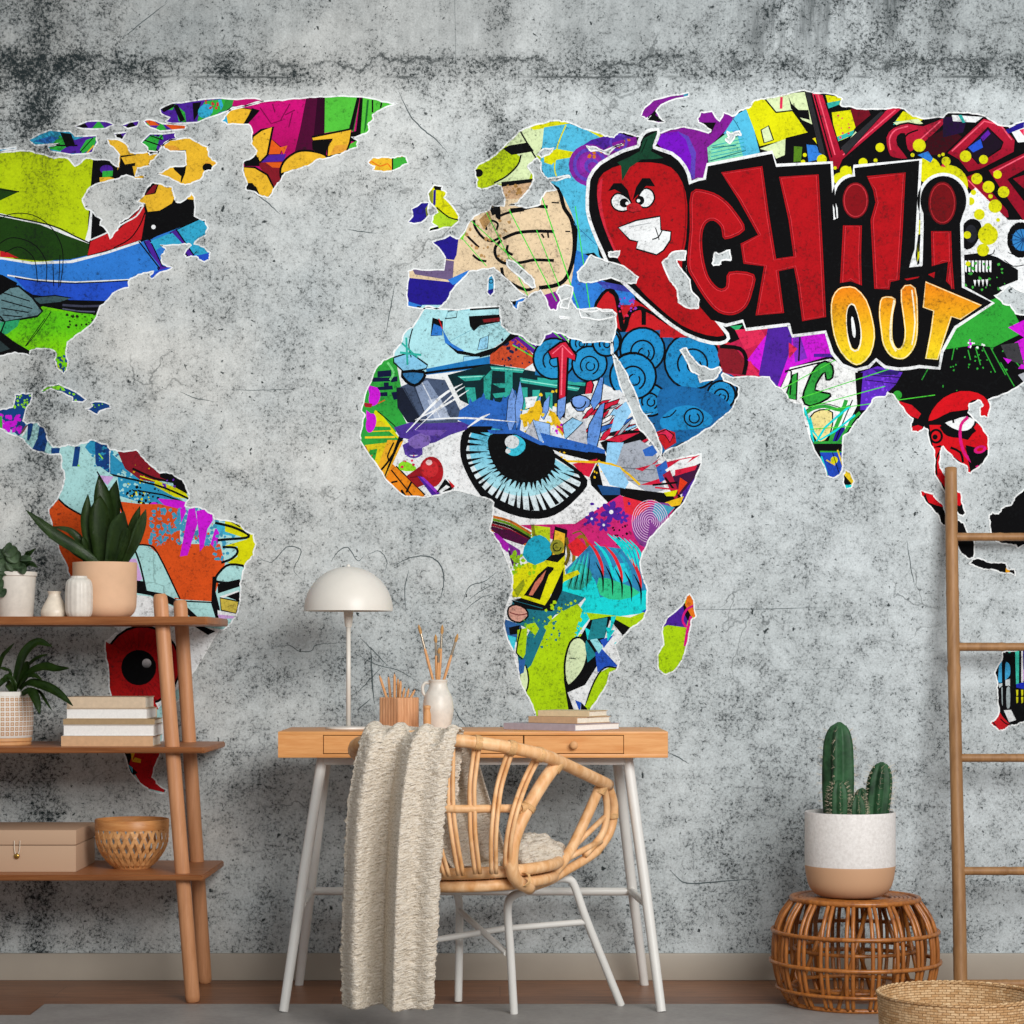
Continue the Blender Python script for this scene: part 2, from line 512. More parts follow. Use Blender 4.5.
def finish_paint(name, V, Fc, FC, parent, off, label):
    used = sorted({i for f in Fc for i in f}); mp = {i: k for k, i in enumerate(used)}
    y = DW - off
    me = bpy.data.meshes.new(name)
    me.from_pydata([(WX(V[i][0]), y, WZ(V[i][1])) for i in used], [], [[mp[i] for i in f] for f in Fc])
    ca = me.color_attributes.new('Col', 'FLOAT_COLOR', 'CORNER')
    buf = []
    for p, c in zip(me.polygons, FC):
        # faces must look at the room (-Y)
        for li in p.loop_indices:
            vi = me.loops[li].vertex_index
            q = V[used[vi]]
            buf.extend(evalcol(c, q[0], q[1]))
    ca.data.foreach_set('color', buf)
    ob = link(name, me, M_MURAL, parent, False)
    if label: ob['label'] = label
    return ob
def ribbon(name, lines, parent, off, col='#e9edee', w=1.5):
    """thin printed outline along the coasts"""
    V, Fc, FC = [], [], []
    for pts in lines:
        Lf, Rt = strokepoly(pts, w, True); n = len(pts)
        b = len(V); V.extend(Lf); V.extend(Rt)
        for i in range(n):
            j = (i + 1) % n
            Fc.append([b + i, b + j, b + n + j, b + n + i]); FC.append(col)
    return finish_paint(name, V, Fc, FC, parent, off, None)
# ------------------------------------------------------------------ palette
BK = '#0b0b0d'; WH = '#e4e8ea'; LIME = '#b3cb12'; DKG = '#1f3f14'; RED = '#bb1d24'; BLU = '#2f78cf'; BLU2 = '#2450c6'; CYN = '#33a5cc'
YEL = '#e3b32f'; GTEAL = '#64878d'; GRN = '#74d312'; PUR = '#4b2396'; MAG = '#b30f68'; PALE = '#a6d6d6'; ORG = '#d2501d'; NAVY = '#17407f'
VIO = '#c61ad0'; SKY = '#4fb3d6'; SKIN = '#dcc5a2'; INK = '#231a86'; DRED = '#7f1a26'; LGRN = '#2fa83c'; YL2 = '#d3d40e'; PLUM = '#7a1c8c'; ROSE = '#d32a52'
TQ = '#18cfd2'; LILAC = '#c9a2d8'; LIGHTG = '#cfe0ae'; GRY = '#a9adb5'

# ------------------------------------------------------------------ coast lines
NAm = rough(A('-80,290 0,290 70,284 130,286 185,300 215,314 260,310 300,345 345,312 375,318 440,322 475,348 478,300 440,262 428,235 470,238 510,262 522,290 560,292 610,285 640,285 630,302 602,325 600,345 550,352 540,385 585,382 575,395 540,395 505,380 470,396 400,412 350,440 330,475 345,515 362,522 410,560 400,580 425,600 440,635 470,600 478,570 520,545 560,505 582,498 548,488 575,462 588,432 612,410 650,418 690,430 700,470 712,490 745,475 765,450 778,470 778,545 822,560 832,590 825,620 790,640 775,655 815,668 842,690 838,720 810,725 785,705 745,710 735,700 765,660 740,655 640,662 665,680 645,705 650,735 690,750 640,770 610,795 598,785 615,765 575,772 535,790 515,805 515,830 450,855 425,885 400,905 388,945')
           + C('350,285 300,320 270,345 265,395 272,440 255,472 235,455 218,415 222,385 190,372 145,370 120,380 118,398 60,385 0,400 -80,420'), 0.8, 2, 3)
SAm = rough(C('-60,615 0,615 50,605 60,555 95,548 130,548 128,570 105,610 92,660 115,668 150,665 180,690 190,735 215,765 240,765 270,755 300,760 350,745 365,735 385,740 430,755 440,775 480,780 545,775 565,800 600,835 640,868 690,870 730,895 750,940 758,970')
            + D('740,488 780,492 820,500 850,520 858,540 900,545 960,560 995,595 1015,600 1024,640 1015,685 985,715 970,760 960,800 962,850 955,890 945,930 915,965')
            + Z1('810,585 770,605 725,680 690,740 645,790 635,845 600,870 575,900 572,1000') + Z2('560,60 550,100 530,165 545,185 582,210 575,219 525,213 500,195 455,150 430,78')
            + Z1('400,1000 392,830 385,790 374,700 372,640 420,600') + D('300,840 280,780 265,720 235,660 215,590 195,520 200,495')
            + C('235,960 255,910 258,870 245,830 240,792 180,790 130,775 100,745 70,720 30,708 0,690 -60,660'), 0.8, 2, 5)
CUBA = rough(C('162,545 190,520 235,512 275,530 320,555 345,575 330,585 288,582 290,565 250,545 205,530 175,548'), 0.6, 1, 1)
HISP = rough(C('340,612 370,600 360,588 400,582 440,595 445,608 400,620 390,635 365,622'), 0.6, 1, 2)
GRNL = rough(B('262,85 330,82 420,72 500,68 600,66 690,75 740,88 790,94 730,115 690,140 692,160 672,178 675,205 640,222 605,230 632,245 628,270 590,285 560,300 510,312 470,318 430,345 385,360 340,372 325,400 300,430 275,470 240,462 210,445 185,440 188,410 175,375 175,325 215,305 228,285 205,255 210,210 195,178 110,178 85,165 105,140 130,110 200,100'), 0.7, 2, 4)
ELLS = rough(A('640,115 690,92 760,85 880,72 950,78 1020,73 1055,84 1000,98 930,118 870,140 830,152 790,170 690,175 660,165 680,150 645,135'), 0.5, 1, 8)
ICEL = rough(B('672,330 690,310 715,312 765,312 790,305 825,308 832,335 790,355 735,368 690,362 700,345'), 0.8, 2, 9)
ISLE = [rough(p, 0.6, 1, 30 + i) for i, p in enumerate([
    A('300,185 350,165 420,165 455,180 420,195 330,195'), A('485,182 555,162 550,185 510,195'), A('575,165 600,158 650,175 750,182 740,197 640,205 600,190'),
    A('115,240 160,215 200,200 280,205 300,225 385,222 390,250 370,290 320,297 290,300 200,285 190,265 240,255 140,262'), A('-60,282 0,276 68,268 66,276 0,288 -60,292'), A('455,215 510,208 490,240 465,232'),
    A('565,250 600,215 700,210 705,235 660,250 630,295 600,300 590,270')])]
BAFF = rough(A('650,262 680,240 760,232 830,268 835,305 868,332 848,360 820,365 800,400 770,410 740,420 715,410 630,375 660,360 700,345 745,340 740,285 690,285 660,275'), 0.8, 2, 10)
IREL = rough(E('95,570 115,545 110,515 150,490 180,490 175,520 180,540 150,570 120,575'), 0.7, 1, 11)
GBRI = rough(E('175,455 200,420 235,425 230,440 250,450 240,470 270,500 300,545 300,565 270,590 240,590 215,600 180,608 185,590 215,585 190,570 195,545 215,530 195,500 180,480'), 0.6, 1, 12)
EURA = rough(E('362,360 385,335 430,310 490,255 540,205 590,185 650,170 700,162 745,172 820,200 885,225 920,230 935,212 960,208')
             + I('240,225 300,212 340,212 420,188 440,190 530,212 540,200 490,170 485,155 500,128 545,125 575,165 590,130 625,145 660,120 690,112 710,85 740,75 790,70 850,55 900,42 950,50')
             + J('180,52 265,58 298,75 290,100 320,105 370,115 460,115 500,110 545,115 580,145 625,155 700,150 720,130 800,130 870,145 920,180 960,185 1024,165 1120,160 1120,900')
             + L('1120,330 1024,328 960,370 880,400 890,430 880,470 850,465 848,430 860,420 840,400 805,415 800,450 850,500 880,545 882,610 865,645 838,672 810,695 795,692 795,665 750,640 715,605 700,585 690,605 685,650 700,690 740,750 770,770 775,810 790,850 780,868 760,855 720,800 690,735 665,690 668,640 665,600 650,580 640,520 625,508 600,530 575,525 572,500 580,475 545,440 520,405 500,378 478,368 468,388 420,395 405,425 380,455 350,490 330,520 300,545 298,575 298,600 300,660 285,700 260,712 235,705 215,650 185,600 165,540 150,490 135,410 100,408 80,395 60,360 30,345')
             + K('437,308 395,310 330,307 280,308 252,292 246,300 255,322 312,345 315,375 300,410 275,450 235,480 190,515 160,535 100,570 30,600')
             + G('730,745 725,705 690,620 650,570 620,490 590,420 560,370 545,350 525,335 530,280 545,230 545,175 530,160 476,155')
             + E('830,928 770,915 740,870 705,885 690,922 665,920 650,880 625,840 600,850 575,868 530,835 470,780 440,750 400,755 340,765 310,800 265,850 250,885 220,912 150,915 95,905 90,860 100,790 95,765 125,755 240,760 245,710 205,660 190,645 235,635 265,620 300,635 330,590 360,545 420,520 430,498 480,505 485,480 468,425 440,422 400,435 372,430 375,400'), 0.7, 2, 13)
NOVZ = rough(I('260,145 275,110 310,80 380,62 450,50 450,65 400,75 340,100 320,125 335,150 358,168 330,172 285,163 300,140 280,155'), 0.6, 1, 14)
ITAL = rough(E('500,880 530,880 575,868 560,885 540,890 535,918 515,905'), 0.5, 1, 15)
CORS = rough(E('418,790 432,780 442,800 440,850 425,865 412,850 415,820'), 0.6, 1, 16)
CRET = rough(E('700,945 745,950 740,956 705,953'), 0.3, 1, 17)
AFRI = rough(Fx('275,235 290,230 330,165 345,145 390,155 470,160 520,152 640,145 640,180 645,220 680,250 720,260 760,290 800,300 820,260 850,245 890,255 915,270 970,285')
             + G('410,290 480,285 528,290 533,345 560,460 605,560 640,640 690,690 720,740 745,760 790,755 840,745 885,735 885,775 860,840 815,930 760,990')
             + H('800,190 760,230 730,290 720,330 735,400 750,440 748,520 730,560 680,595 650,630 620,660 640,720 625,760 600,770 580,830 550,880 510,930 480,960 300,960 300,930 275,870 245,820 235,770 215,690 185,620 175,575 180,520 210,440 210,400 195,340 165,270 135,220 118,200 130,145')
             + Fx('615,930 580,910 530,895 455,880 400,900 330,910 260,905 190,845 160,800 85,690 80,665 90,610 100,580 85,560 100,500 130,430 150,385 175,360 215,345 220,320 245,290 260,250'), 0.6, 2, 18)
MADA = rough(H('810,590 830,550 890,500 905,465 920,455 935,480 945,545 925,560 920,600 905,665 890,720 860,760 825,778 795,760 790,700 815,660 810,620'), 0.6, 2, 19)
SRIL = rough(L('300,700 310,680 330,690 345,725 335,750 310,755 300,730'), 0.5, 1, 20)
SUMA = rough(M8('190,90 215,85 290,110 320,150 380,205 400,300 500,320 540,340 570,415 625,490 620,620 570,625 510,570 400,370 355,340 330,270 290,230 225,155'), 0.7, 2, 21)
JAVA = rough(M8('580,670 610,635 670,628 730,655 800,660 880,665 890,710 950,715 955,765 900,745 830,740 760,715 700,715 650,695'), 0.5, 2, 22)
BORN = rough(M8('745,280 770,255 820,270 840,230 920,200 945,145 1024,75 1180,60 1180,540 1024,520 975,545 960,520 880,510 800,490 755,390'), 0.8, 2, 23)
AUST = rough(N8('850,262 880,245 1024,238 1240,240 1240,800 1024,815 980,830 930,840 890,860 850,885 820,885 780,850 755,830 765,810 790,800 825,730 815,620 805,540 810,490 790,430 800,390 840,330'), 0.6, 2, 24)
# inland seas: bare concrete inside the print
HOLES = [rough(p, 0.6, 2, 50 + i) for i, p in enumerate([
    I('5,770 40,730 60,700 120,725 190,745 250,790 240,812 200,812 140,790 60,810 15,805'), I('130,690 150,688 175,683 165,710 135,708'),
    I('345,730 385,690 440,685 436,720 402,720 420,755 455,800 465,850 492,880 490,912 450,912 410,890 405,840 385,810 365,780'),
    I('545,735 556,690 575,695 615,680 620,720 580,722 572,740 550,742'),
    E('500,500 535,492 560,460 580,440 600,400 590,370 575,345 600,320 612,312 628,330 630,370 655,395 735,382 745,390 700,400 662,405 690,440 650,445 630,470 625,498 580,510 540,505'),
    E('615,300 640,275 680,272 660,298 630,310'), E('600,800 570,770 515,725 490,720 495,745 540,785 590,830 605,830'),
    I('40,265 90,275 110,285 190,258 165,262 130,300 100,285 60,285'), I('605,205 620,215 655,205 660,222 635,222 615,255 598,240 612,228'),
    G('800,320 825,312 850,350 885,385 920,398 958,388 965,400 950,425 925,440 880,450 875,420 845,405 830,370'),
    E('725,820 700,830 690,850 712,888 705,910 735,915 745,880 755,830'), E('780,920 850,912 870,925 915,922 925,945 860,960 790,950'),
    J('905,862 940,845 965,820 1024,850 1120,860 1120,940 1024,940 990,935 968,900 940,895')])]

# ------------------------------------------------------------------ NORTH AMERICA
s(LIME, NAm)
s(BLU, A('-80,700 130,735 420,690 640,560 860,540 860,760 520,830 420,900 -80,900')); s(GTEAL, A('-80,830 60,820 100,880 60,980 -80,980'))
s(BK, A('360,318 560,300 640,380 800,400 800,560 560,650 350,650'))
s(YEL, A('400,380 480,392 545,350 585,345 640,300 560,280 540,225 420,225 440,330 470,360 400,412'))
s(BK, A('478,348 482,303 545,296 540,345 600,345 600,385 505,392 440,405')); s(YEL, A('485,310 600,290 610,320 500,338')); disc(PUR, 106, 170, 6, 4.5); disc(LGRN, 110, 174, 4, 2.2)
s(BK, A('372,316 440,320 470,350 470,395 400,410 370,430')); disc(PUR, 106.5, 169.5, 6.5, 4.5); s(LGRN, A('410,365 452,362 450,385 410,390')); s(YEL, A('398,390 440,388 470,398 400,414'))
s(YEL, A('530,345 600,340 590,392 540,392'))
s(LIME, A('-80,290 0,288 190,296 372,314 362,440 350,600 338,612 250,585 100,550 -80,535'))
s(BK, A('262,306 345,308 305,345'))
s(DKG, A('-80,438 0,432 78,446 0,482 -80,500')); s(BK, A('-80,430 78,445 76,450 0,440 -80,440'))
s(WH, A('-80,528 0,533 200,582 340,642 352,600 362,520 370,520 362,660 -80,620')); s(DKG, A('-80,540 0,545 160,578 260,620 356,655 350,702 280,718 160,724 60,715 -80,640'))
ln(BK, 1.4, A('-20,535 200,580 300,625 358,652'), 3)
s(RED, A('0,684 30,690 75,712 0,708'))
o(RED, A('360,645 420,615 480,590 530,540 575,498 585,540 568,640 480,670 350,705'), 1.6); ln(WH, 1.4, A('362,640 430,610 500,570 545,545 575,502')); ln(BK, 1.2, A('455,672 520,635 560,580 580,530'))
s(BK, A('585,535 600,530 690,500 770,478 782,545 690,590 600,640 565,640')); disc(WH, 153.5, 227, 2.2)
o(YEL, A('545,492 590,440 620,412 690,425 700,470 690,495 640,525 590,530 580,498'), 1.4); o(DRED, A('578,462 610,420 632,418 620,452'), 1.6); s(YEL, A('740,470 780,450 780,480 745,476'))
s(CYN, A('588,650 700,605 790,560 840,560 840,700 780,700 715,590 740,655 640,670 610,690'))
o(CYN, A('700,602 800,555 832,575 830,630 775,700')); o(PUR, A('680,610 705,598 775,700 755,712'), 1.4)
s(CYN, A('780,650 825,620 840,690 790,698')); s(BLU2, A('780,705 840,690 838,725 810,728')); o(PUR, A('576,645 600,640 650,745 690,750 640,770'), 1.2); s(BLU2, A('600,772 690,745 690,755 610,795'))
s(CYN, A('600,650 690,612 735,660 640,665'))
s(WH, A('-80,705 0,708 130,728 280,722 420,688 560,642 565,652 420,702 280,738 130,745 -80,718')); s(BLU, A('-80,716 10,718 130,738 290,732 430,695 565,650 640,745 600,765 520,805 300,820 130,805 40,790 -80,770'))
ln(BK, 1.4, A('555,645 590,690 640,755'), 2)
s(WH, A('30,778 140,797 300,806 520,796 520,802 300,813 140,803 30,784')); s(BLU2, A('60,792 140,804 300,814 525,803 515,832 450,856 420,885 290,882 120,860'))
ln(BK, 1.2, A('60,790 140,803 300,813 520,802'), 2)
s(BK, A('60,815 130,858 280,880 430,884 400,915 385,945 240,930 160,910 90,860')); ln('#3c3f52', 2.2, A('250,900 330,905 410,903'), 2); ln('#565a6e', 1.4, A('250,915 320,925 380,927'), 2)
o('#3f5a60', A('130,870 220,862 285,872 240,890 160,898'), 1.2)
s(BK, A('-80,760 10,780 70,812 60,830 -80,900'))
s(GRN, A('170,905 380,945 395,945 300,1030 270,1050 265,1180 210,1110 0,1060 0,970 100,960'))
s(('g', '#5fc71a', 330, '#86dc10', 350), C('10,270 170,215 390,235 350,290 270,350 260,400 220,400 120,372 0,300'))
o(GTEAL, A('-20,870 40,830 75,825 130,870 170,925 150,945 20,968 -20,950'), 2.0); 
for a_, b_ in (('8,850', '120,885'), ('5,880', '130,915'), ('5,912', '115,930'), ('10,940', '90,948')): ln(BK, 1.1, A(a_ + ' ' + b_), 0)
s('#2fa36c', A('0,970 80,958 70,985 30,1015 0,1020')); ln(BK, 1.6, A('0,945 20,968 0,1020'), 0)
s(BK, C('-80,280 0,300 60,345 120,380 115,398 60,388 -80,425')); s('#2c3a3c', C('-80,320 -10,330 40,372 0,385 -80,400'))
for q in ('205,222 160,290 105,360', '180,250 130,320 100,362'): ln(BK, 0.8, C(q), 3)
splat('#1e2a10', (66, 314, 96, 328), 26, 0.6, 1.8, 4); splat(NAVY, (55, 352, 68, 374), 22, 1.0, 2.4, 5); splat('#9fc21a', (55, 352, 68, 374), 8, 0.6, 1.2, 6)
for q in ('-10,560 50,535 130,540 200,585 245,660 252,740 240,825', '-10,660 40,632 100,640 150,670 185,730 185,810', '20,690 70,668 110,685 140,725 150,810', '212,735 215,825', '240,700 235,830'): ln(BK, 0.9, A(q), 4)
for q in ISLE: s(PUR, q)
for q in (ISLE[3],): s(CYN, q); s(PUR, A('260,230 300,240 345,225 390,222 380,290 240,297')); s(LGRN, A('240,220 275,262 240,285 195,275')); s(BK, A('240,210 285,215 300,258 265,270')); s(LGRN, A('345,240 390,225 375,270 330,295 320,280')); ln(BK, 1.6, A('200,262 310,262'), 0); ln(YEL, 1.4, A('345,296 375,262'), 0); ln(BK, 1, A('320,290 372,232'), 0); s('#2c6fc0', A('130,245 200,225 240,232 190,255'))
s(CYN, ISLE[4])
for k, (x, y) in enumerate(((325, 180), (390, 182), (520, 182), (600, 170), (470, 225), (640, 190), (600, 245), (650, 225), (615, 285))):
    s(LGRN if k % 2 else BK, A('%d,%d %d,%d %d,%d' % (x - 25, y + 15, x + 5, y - 20, x + 28, y + 10)))
s('#d8561c', A('660,178 760,180 740,200 690,200')); s('#d8561c', A('575,158 610,160 640,182 600,182'))
for k in range(5): ln(BK, 1.1, A('%d,%d %d,%d' % (570 + k * 28, 262 - k * 6, 625 + k * 20, 210 - k * 2)), 0)
s(LGRN, A('570,250 605,220 640,230 620,290 600,290')); s(PUR, A('650,215 705,210 690,240 655,248')); ln(BK, 1.2, A('575,240 640,262'), 0); ln(BK, 1.2, A('600,222 650,240'), 0)
s(YEL, BAFF); s('#d99a35', A('640,262 700,262 745,300 740,345 700,345')); o(YEL, A('742,282 690,286 700,345 742,340'), 1.6); s(BK, A('690,345 745,345 740,375 725,412')); s(YEL, A('640,368 700,362 725,385 722,412 660,392')); disc(BK, 207.5, 167.5, 5, 4.4); ln('#d99a35', 1.4, A('820,330 862,335'), 0)
s(YEL, A('520,345 540,385'))
# caribbean and the isthmus
s(NAVY, CUBA); s('#7ed32a', C('162,545 190,520 250,518 262,540 205,532')); splat('#8fdc2a', (44, 384, 76, 402), 14, 0.8, 1.8, 8); splat(NAVY, (42, 385, 62, 392), 8, 0.6, 1.3, 9)
s(NAVY, HISP); splat('#7ed32a', (92, 402, 104, 410), 5, 0.6, 1.1, 10)

# ------------------------------------------------------------------ GREENLAND, ICELAND
s(PUR, ELLS); s(LGRN, A('700,95 740,130 745,170 715,165')); s(BK, A('690,95 712,100 740,160 722,168')); s(BK, A('770,92 805,88 790,140 775,165')); s(LGRN, A('820,85 905,75 890,120 850,150 790,165 800,120')); disc(CYN, 205.5, 111, 8, 6.5, rot=-0.6); s(LGRN, A('645,120 700,100 690,120')); s(BK, A('640,112 690,92 700,105 655,130'))
splat('#c22a3a', (206, 99, 222, 108), 12, 0.6, 1.6, 11); s(CYN, A('872,80 885,78 908,150 895,160')); s(MAG, A('930,80 1060,70 1060,100 1000,98 930,115')); s('#2e8f3a', A('905,78 935,80 925,115 880,130'))
s(MAG, GRNL); s(('g', '#cf107a', 95, '#a80d5c', 150), B('210,100 425,72 385,290 260,280')); s('#4a0a30', B('425,72 500,66 495,215 450,225 505,310 430,300 378,292 400,200')); s('#2b0620', B('470,70 500,66 498,215 455,222'))
o(YEL, B('85,140 130,106 210,118 175,178 110,178'), 1.4); s(BK, B('208,112 240,122 190,178 178,176')); s(CYN, B('70,142 105,138 112,175 85,165'))
s('#4fb83a', B('500,68 632,66 600,195 498,212')); s('#1f6a2a', B('630,66 640,66 615,210 598,195')); s(BK, B('628,68 640,68 612,200 596,196')); s('#4fb83a', B('650,68 690,76 740,88 800,92 690,140 680,225 640,228')); s(BK, B('640,72 652,70 642,224 622,222')); s('#1f6a2a', B('668,80 676,80 665,190 655,215'))
ln(BK, 1.6, B('690,80 690,130'), 0); ln(BK, 1.6, B('728,85 722,112'), 0); s(BK, B('585,215 640,200 640,250 600,245')); s('#4fb83a', B('590,262 632,240 628,275 600,285'))
for q in ('240,110 285,175 330,160', '360,95 320,165', '370,130 355,190', '290,95 300,130', '380,120 340,140'): ln('#7d0a48', 1.2, B(q), 0)
s(DRED, B('215,300 330,300 350,340 325,400 300,430 240,350')); o('#d85a1a', B('285,235 330,275 320,298 270,298'), 1.0); s('#e06a1c', B('320,270 350,262 335,298')); s(PUR, B('250,302 345,296 335,325 245,330')); s('#d85a1a', B('262,330 330,330 325,352 290,350'))
o(YEL, B('195,270 212,225 245,200 292,188 270,300 240,330 220,300'), 2.2); s(BK, B('178,345 175,325 200,300 235,310 238,345')); o(YEL, B('172,348 220,350 270,380 300,440 270,475 235,460 222,430 178,410'), 2.0); s(BK, B('180,412 210,412 228,440 225,452 180,445')); s(DRED, B('300,380 330,360 325,400 300,420'))
o(YEL, sm2(B('325,392 322,355 345,315 395,285 450,285 500,300 505,325 430,350 330,375'), 3), 2.2); o(YEL, B('448,228 605,196 600,250 585,290 510,308 510,265 530,238 452,245'), 2.0); s(BK, B('448,248 530,242 508,270 505,300 450,278')); s('#d99a35', B('540,262 590,258 585,285 520,300'))
s('#d88d20', ICEL); s(YEL, B('680,312 768,312 768,366 690,362')); ln('#e0721c', 1.2, B('685,325 720,345 750,335 765,355'), 2); s('#3da83a', B('770,312 835,305 835,340 772,366')); ln(BK, 1.4, B('770,310 770,368'), 0)

# ------------------------------------------------------------------ SOUTH AMERICA
s(PALE, SAm)
s(NAVY, C('-60,560 140,540 110,612 100,700 75,720 40,690 0,640 -60,640')); splat('#8fdc2a', (14, 394, 31, 410), 22, 0.8, 1.8, 12); splat(VIO, (0, 415, 20, 432), 60, 1.2, 2.8, 13); s('#3fae3a', C('-20,645 8,640 10,690 -20,690'))
s('#6a4a50', C('78,715 100,680 122,668 100,705')); s(WH, C('84,720 115,672 120,676 92,722')); s(NAVY, C('112,668 135,664 120,740 108,735')); s(NAVY, C('155,665 180,690 190,738 178,785 128,775')); s(PALE, C('140,690 158,680 150,730 130,770 110,750')); s(NAVY, C('205,768 240,768 236,792 205,790'))
s(NAVY, C('300,762 322,762 312,840 302,875 290,880 284,870')); s('#2d8fb8', C('340,765 360,735 385,740 435,758 435,770 400,800 360,790')); s(NAVY, C('380,745 425,745 440,780 435,870 400,862 382,830')); splat('#2d8fb8', (92, 438, 122, 478), 70, 0.6, 2.0, 14); splat(NAVY, (100, 440, 122, 475), 60, 0.6, 1.8, 15)
ln('#8fdc2a', 1.6, C('312,835 350,885'), 0); ln('#8fdc2a', 1.2, C('395,790 412,812'), 0); ln(WH, 1.5, C('440,780 442,868'), 0)
s('#2d8fb8', C('440,785 490,830 620,900 740,990 700,1000 560,985 480,960 470,880 440,870')); splat(PALE, (118, 470, 150, 500), 40, 0.8, 2.4, 16); splat(BK, (125, 486, 160, 508), 34, 0.8, 2.0, 17); splat('#d9d312', (128, 478, 150, 505), 14, 0.6, 1.6, 18)
s(DRED, C('470,782 545,774 562,800 600,838 640,872 690,890 620,905 560,895 500,850')); splat('#d9a312', (132, 465, 150, 480), 7, 0.5, 1.4, 19)
s(BK, C('640,868 695,870 735,900 752,945 740,960 700,930 690,905 640,885')); s(YL2, C('622,896 700,925 745,950 758,972 700,965 615,918')); ln(BK, 2.2, C('530,850 620,890 700,905'), 2); splat('#6a2cb0', (160, 478, 176, 490), 7, 0.8, 1.8, 20); ln(YL2, 1.0, C('560,880 620,900'), 0)
ln(BK, 2.0, C('385,862 460,878 620,915 700,945 756,972'), 2); ln(BK, 1.6, C('550,938 650,955 750,990'), 0)
s(VIO, C('630,970 700,975 750,985 725,1030 720,1040 660,1000')); disc(VIO, 154, 507, 5)
# orange field
s(ORG, D('195,490 235,458 270,490 340,530 470,540 480,470 560,480 640,480 720,500 720,640 880,640 900,720 850,870 700,860 620,700 540,640 520,600 300,640 300,860 200,600'))
o(ORG, D('190,500 235,458 262,488 335,530 335,860 280,860 230,660'), 1.6)
s(PALE, D('235,455 300,500 345,535 390,560 430,470 470,450 470,380 400,330 240,330')); ln(BK, 1.8, D('232,458 270,492 340,532'), 3)
splat('#3f95b8', (150, 508, 225, 545), 220, 0.8, 2.8, 21); splat(ORG, (150, 520, 215, 548), 60, 0.6, 1.8, 22); splat('#3f95b8', (176, 510, 190, 530), 50, 1.0, 2.6, 24)
s(LILAC, D('390,365 455,370 430,405 450,420 500,560 512,580 500,590 455,430')); ln(BK, 2.2, D('462,400 482,480 510,570 520,590'), 2); ln(BK, 1.4, D('388,350 430,420'), 0)
s(VIO, D('755,500 780,495 790,560 750,685 720,690')); s(VIO, D('785,508 820,500 848,515 852,545 830,580 815,650 800,670 795,600')); s(VIO, D('860,580 880,575 870,640 855,655 842,640')); s(VIO, D('720,500 740,490 745,510 725,555'))
s(PALE, D('545,642 600,650 640,690 718,858 580,830 540,700')); ln(BK, 1.6, D('535,645 590,645 630,675 720,860'), 3); ln(BK, 1.8, D('530,640 560,720 585,830'), 2)
s(LILAC, D('515,700 545,698 570,780 555,790 520,790')); s(BK, D('540,785 580,790 580,825 660,840 740,880 800,940 860,990 830,1000 790,950 700,890 600,845 540,835')); s(PALE, D('725,870 848,872 880,950 800,940')); ln(BK, 1.4, D('720,868 848,874'), 0); s(WH, D('520,840 600,850 690,890 780,950 800,1000 500,960'))
s('#3fb0d0', D('855,560 960,575 940,610 880,600')); splat('#3f95b8', (214, 524, 236, 560), 40, 1, 2.2, 25); s(YL2, D('900,545 960,560 1024,600 1024,690 980,735 910,715 950,690 950,650 890,650 990,620 900,590'))
ln(BK, 2.6, D('860,555 930,572 990,600 985,615 900,622 870,625'), 3); ln(BK, 2.4, D('890,652 940,655 950,675 925,700 885,715'), 3); ln(BK, 1.4, D('855,540 920,548 960,572'), 2)
o(PALE, sm2(D('865,790 880,750 920,722 985,735 965,790'), 3), 2.4); s(BK, D('870,800 960,780 958,810 872,838')); s(BK, D('850,770 868,770 862,830 880,900 870,960 845,880')); s(WH, D('880,850 955,825 955,835 882,860')); s(BK, D('905,850 958,830 958,870')); o('#c9b64a', D('880,855 955,870 945,918 885,905'), 1.4); s(LILAC, D('870,920 945,930 915,968 885,960')); s(WH, D('870,905 950,920 945,928 872,922'))
# the red eye and what is under it
s(WH, Z1('370,560 840,560 740,690 700,880 370,880')); s(PALE, Z1('700,560 860,560 800,600 720,590')); s(BK, Z1('680,570 760,605 735,618 690,590')); s(PALE, Z1('600,830 640,800 620,900 560,1000 540,900'))
disc(BK, *Z1('503,725')[0], 38.5, 40.5); disc('#a51519', *Z1('503,725')[0], 36.5, 38.0)
for k in range(40):
    a_ = 2 * PI * k / 40; cx_, cy_ = Z1('490,735')[0]
    ln('#8a1216', 0.8, [(cx_ + 20 * math.cos(a_), cy_ + 20 * math.sin(a_)), (cx_ + 36 * math.cos(a_), cy_ + 36 * math.sin(a_))], 0)
s('#b01a1a', Z1('372,640 440,680 440,790 470,830 540,840 560,880 390,900')); disc(BK, *Z1('490,733')[0], 17.5, 17.8); disc(('g', '#cfcfd2', 660, '#4a4a4c', 667), *Z1('518,718')[0], 4.6)
s('#b81a20', Z2('420,40 560,40 560,110 530,165 590,190 590,222 500,200 430,90')); s(BK, Z2('428,70 462,78 450,120 480,150 460,160')); s('#4fb3d6', Z2('445,120 462,130 462,150')); s(YEL, Z2('470,95 492,102 490,115 460,110')); s(YEL, Z2('455,78 470,78 460,110')); s(BK, Z2('570,195 590,200 585,222 572,216'))

# ------------------------------------------------------------------ EUROPE and ASIA
s(BK, EURA)
s(SKIN, E('180,480 480,360 740,420 760,930 640,930 600,860 90,930 90,600'))
s(INK, IREL); s('#7f8a2a', E('165,515 182,490 185,540 170,548')); s(YL2, GBRI); s(BK, E('195,425 240,420 230,442 205,440')); s(INK, E('198,440 208,440 206,500 196,505')); s('#7f8a2a', E('170,450 195,440 195,500 180,480')); s('#a8cf2a', E('180,540 215,520 300,565 300,600 180,600')); ln(BK, 1.4, E('210,510 260,550 305,560'), 2); s(BK, E('175,600 215,585 225,600 185,612'))
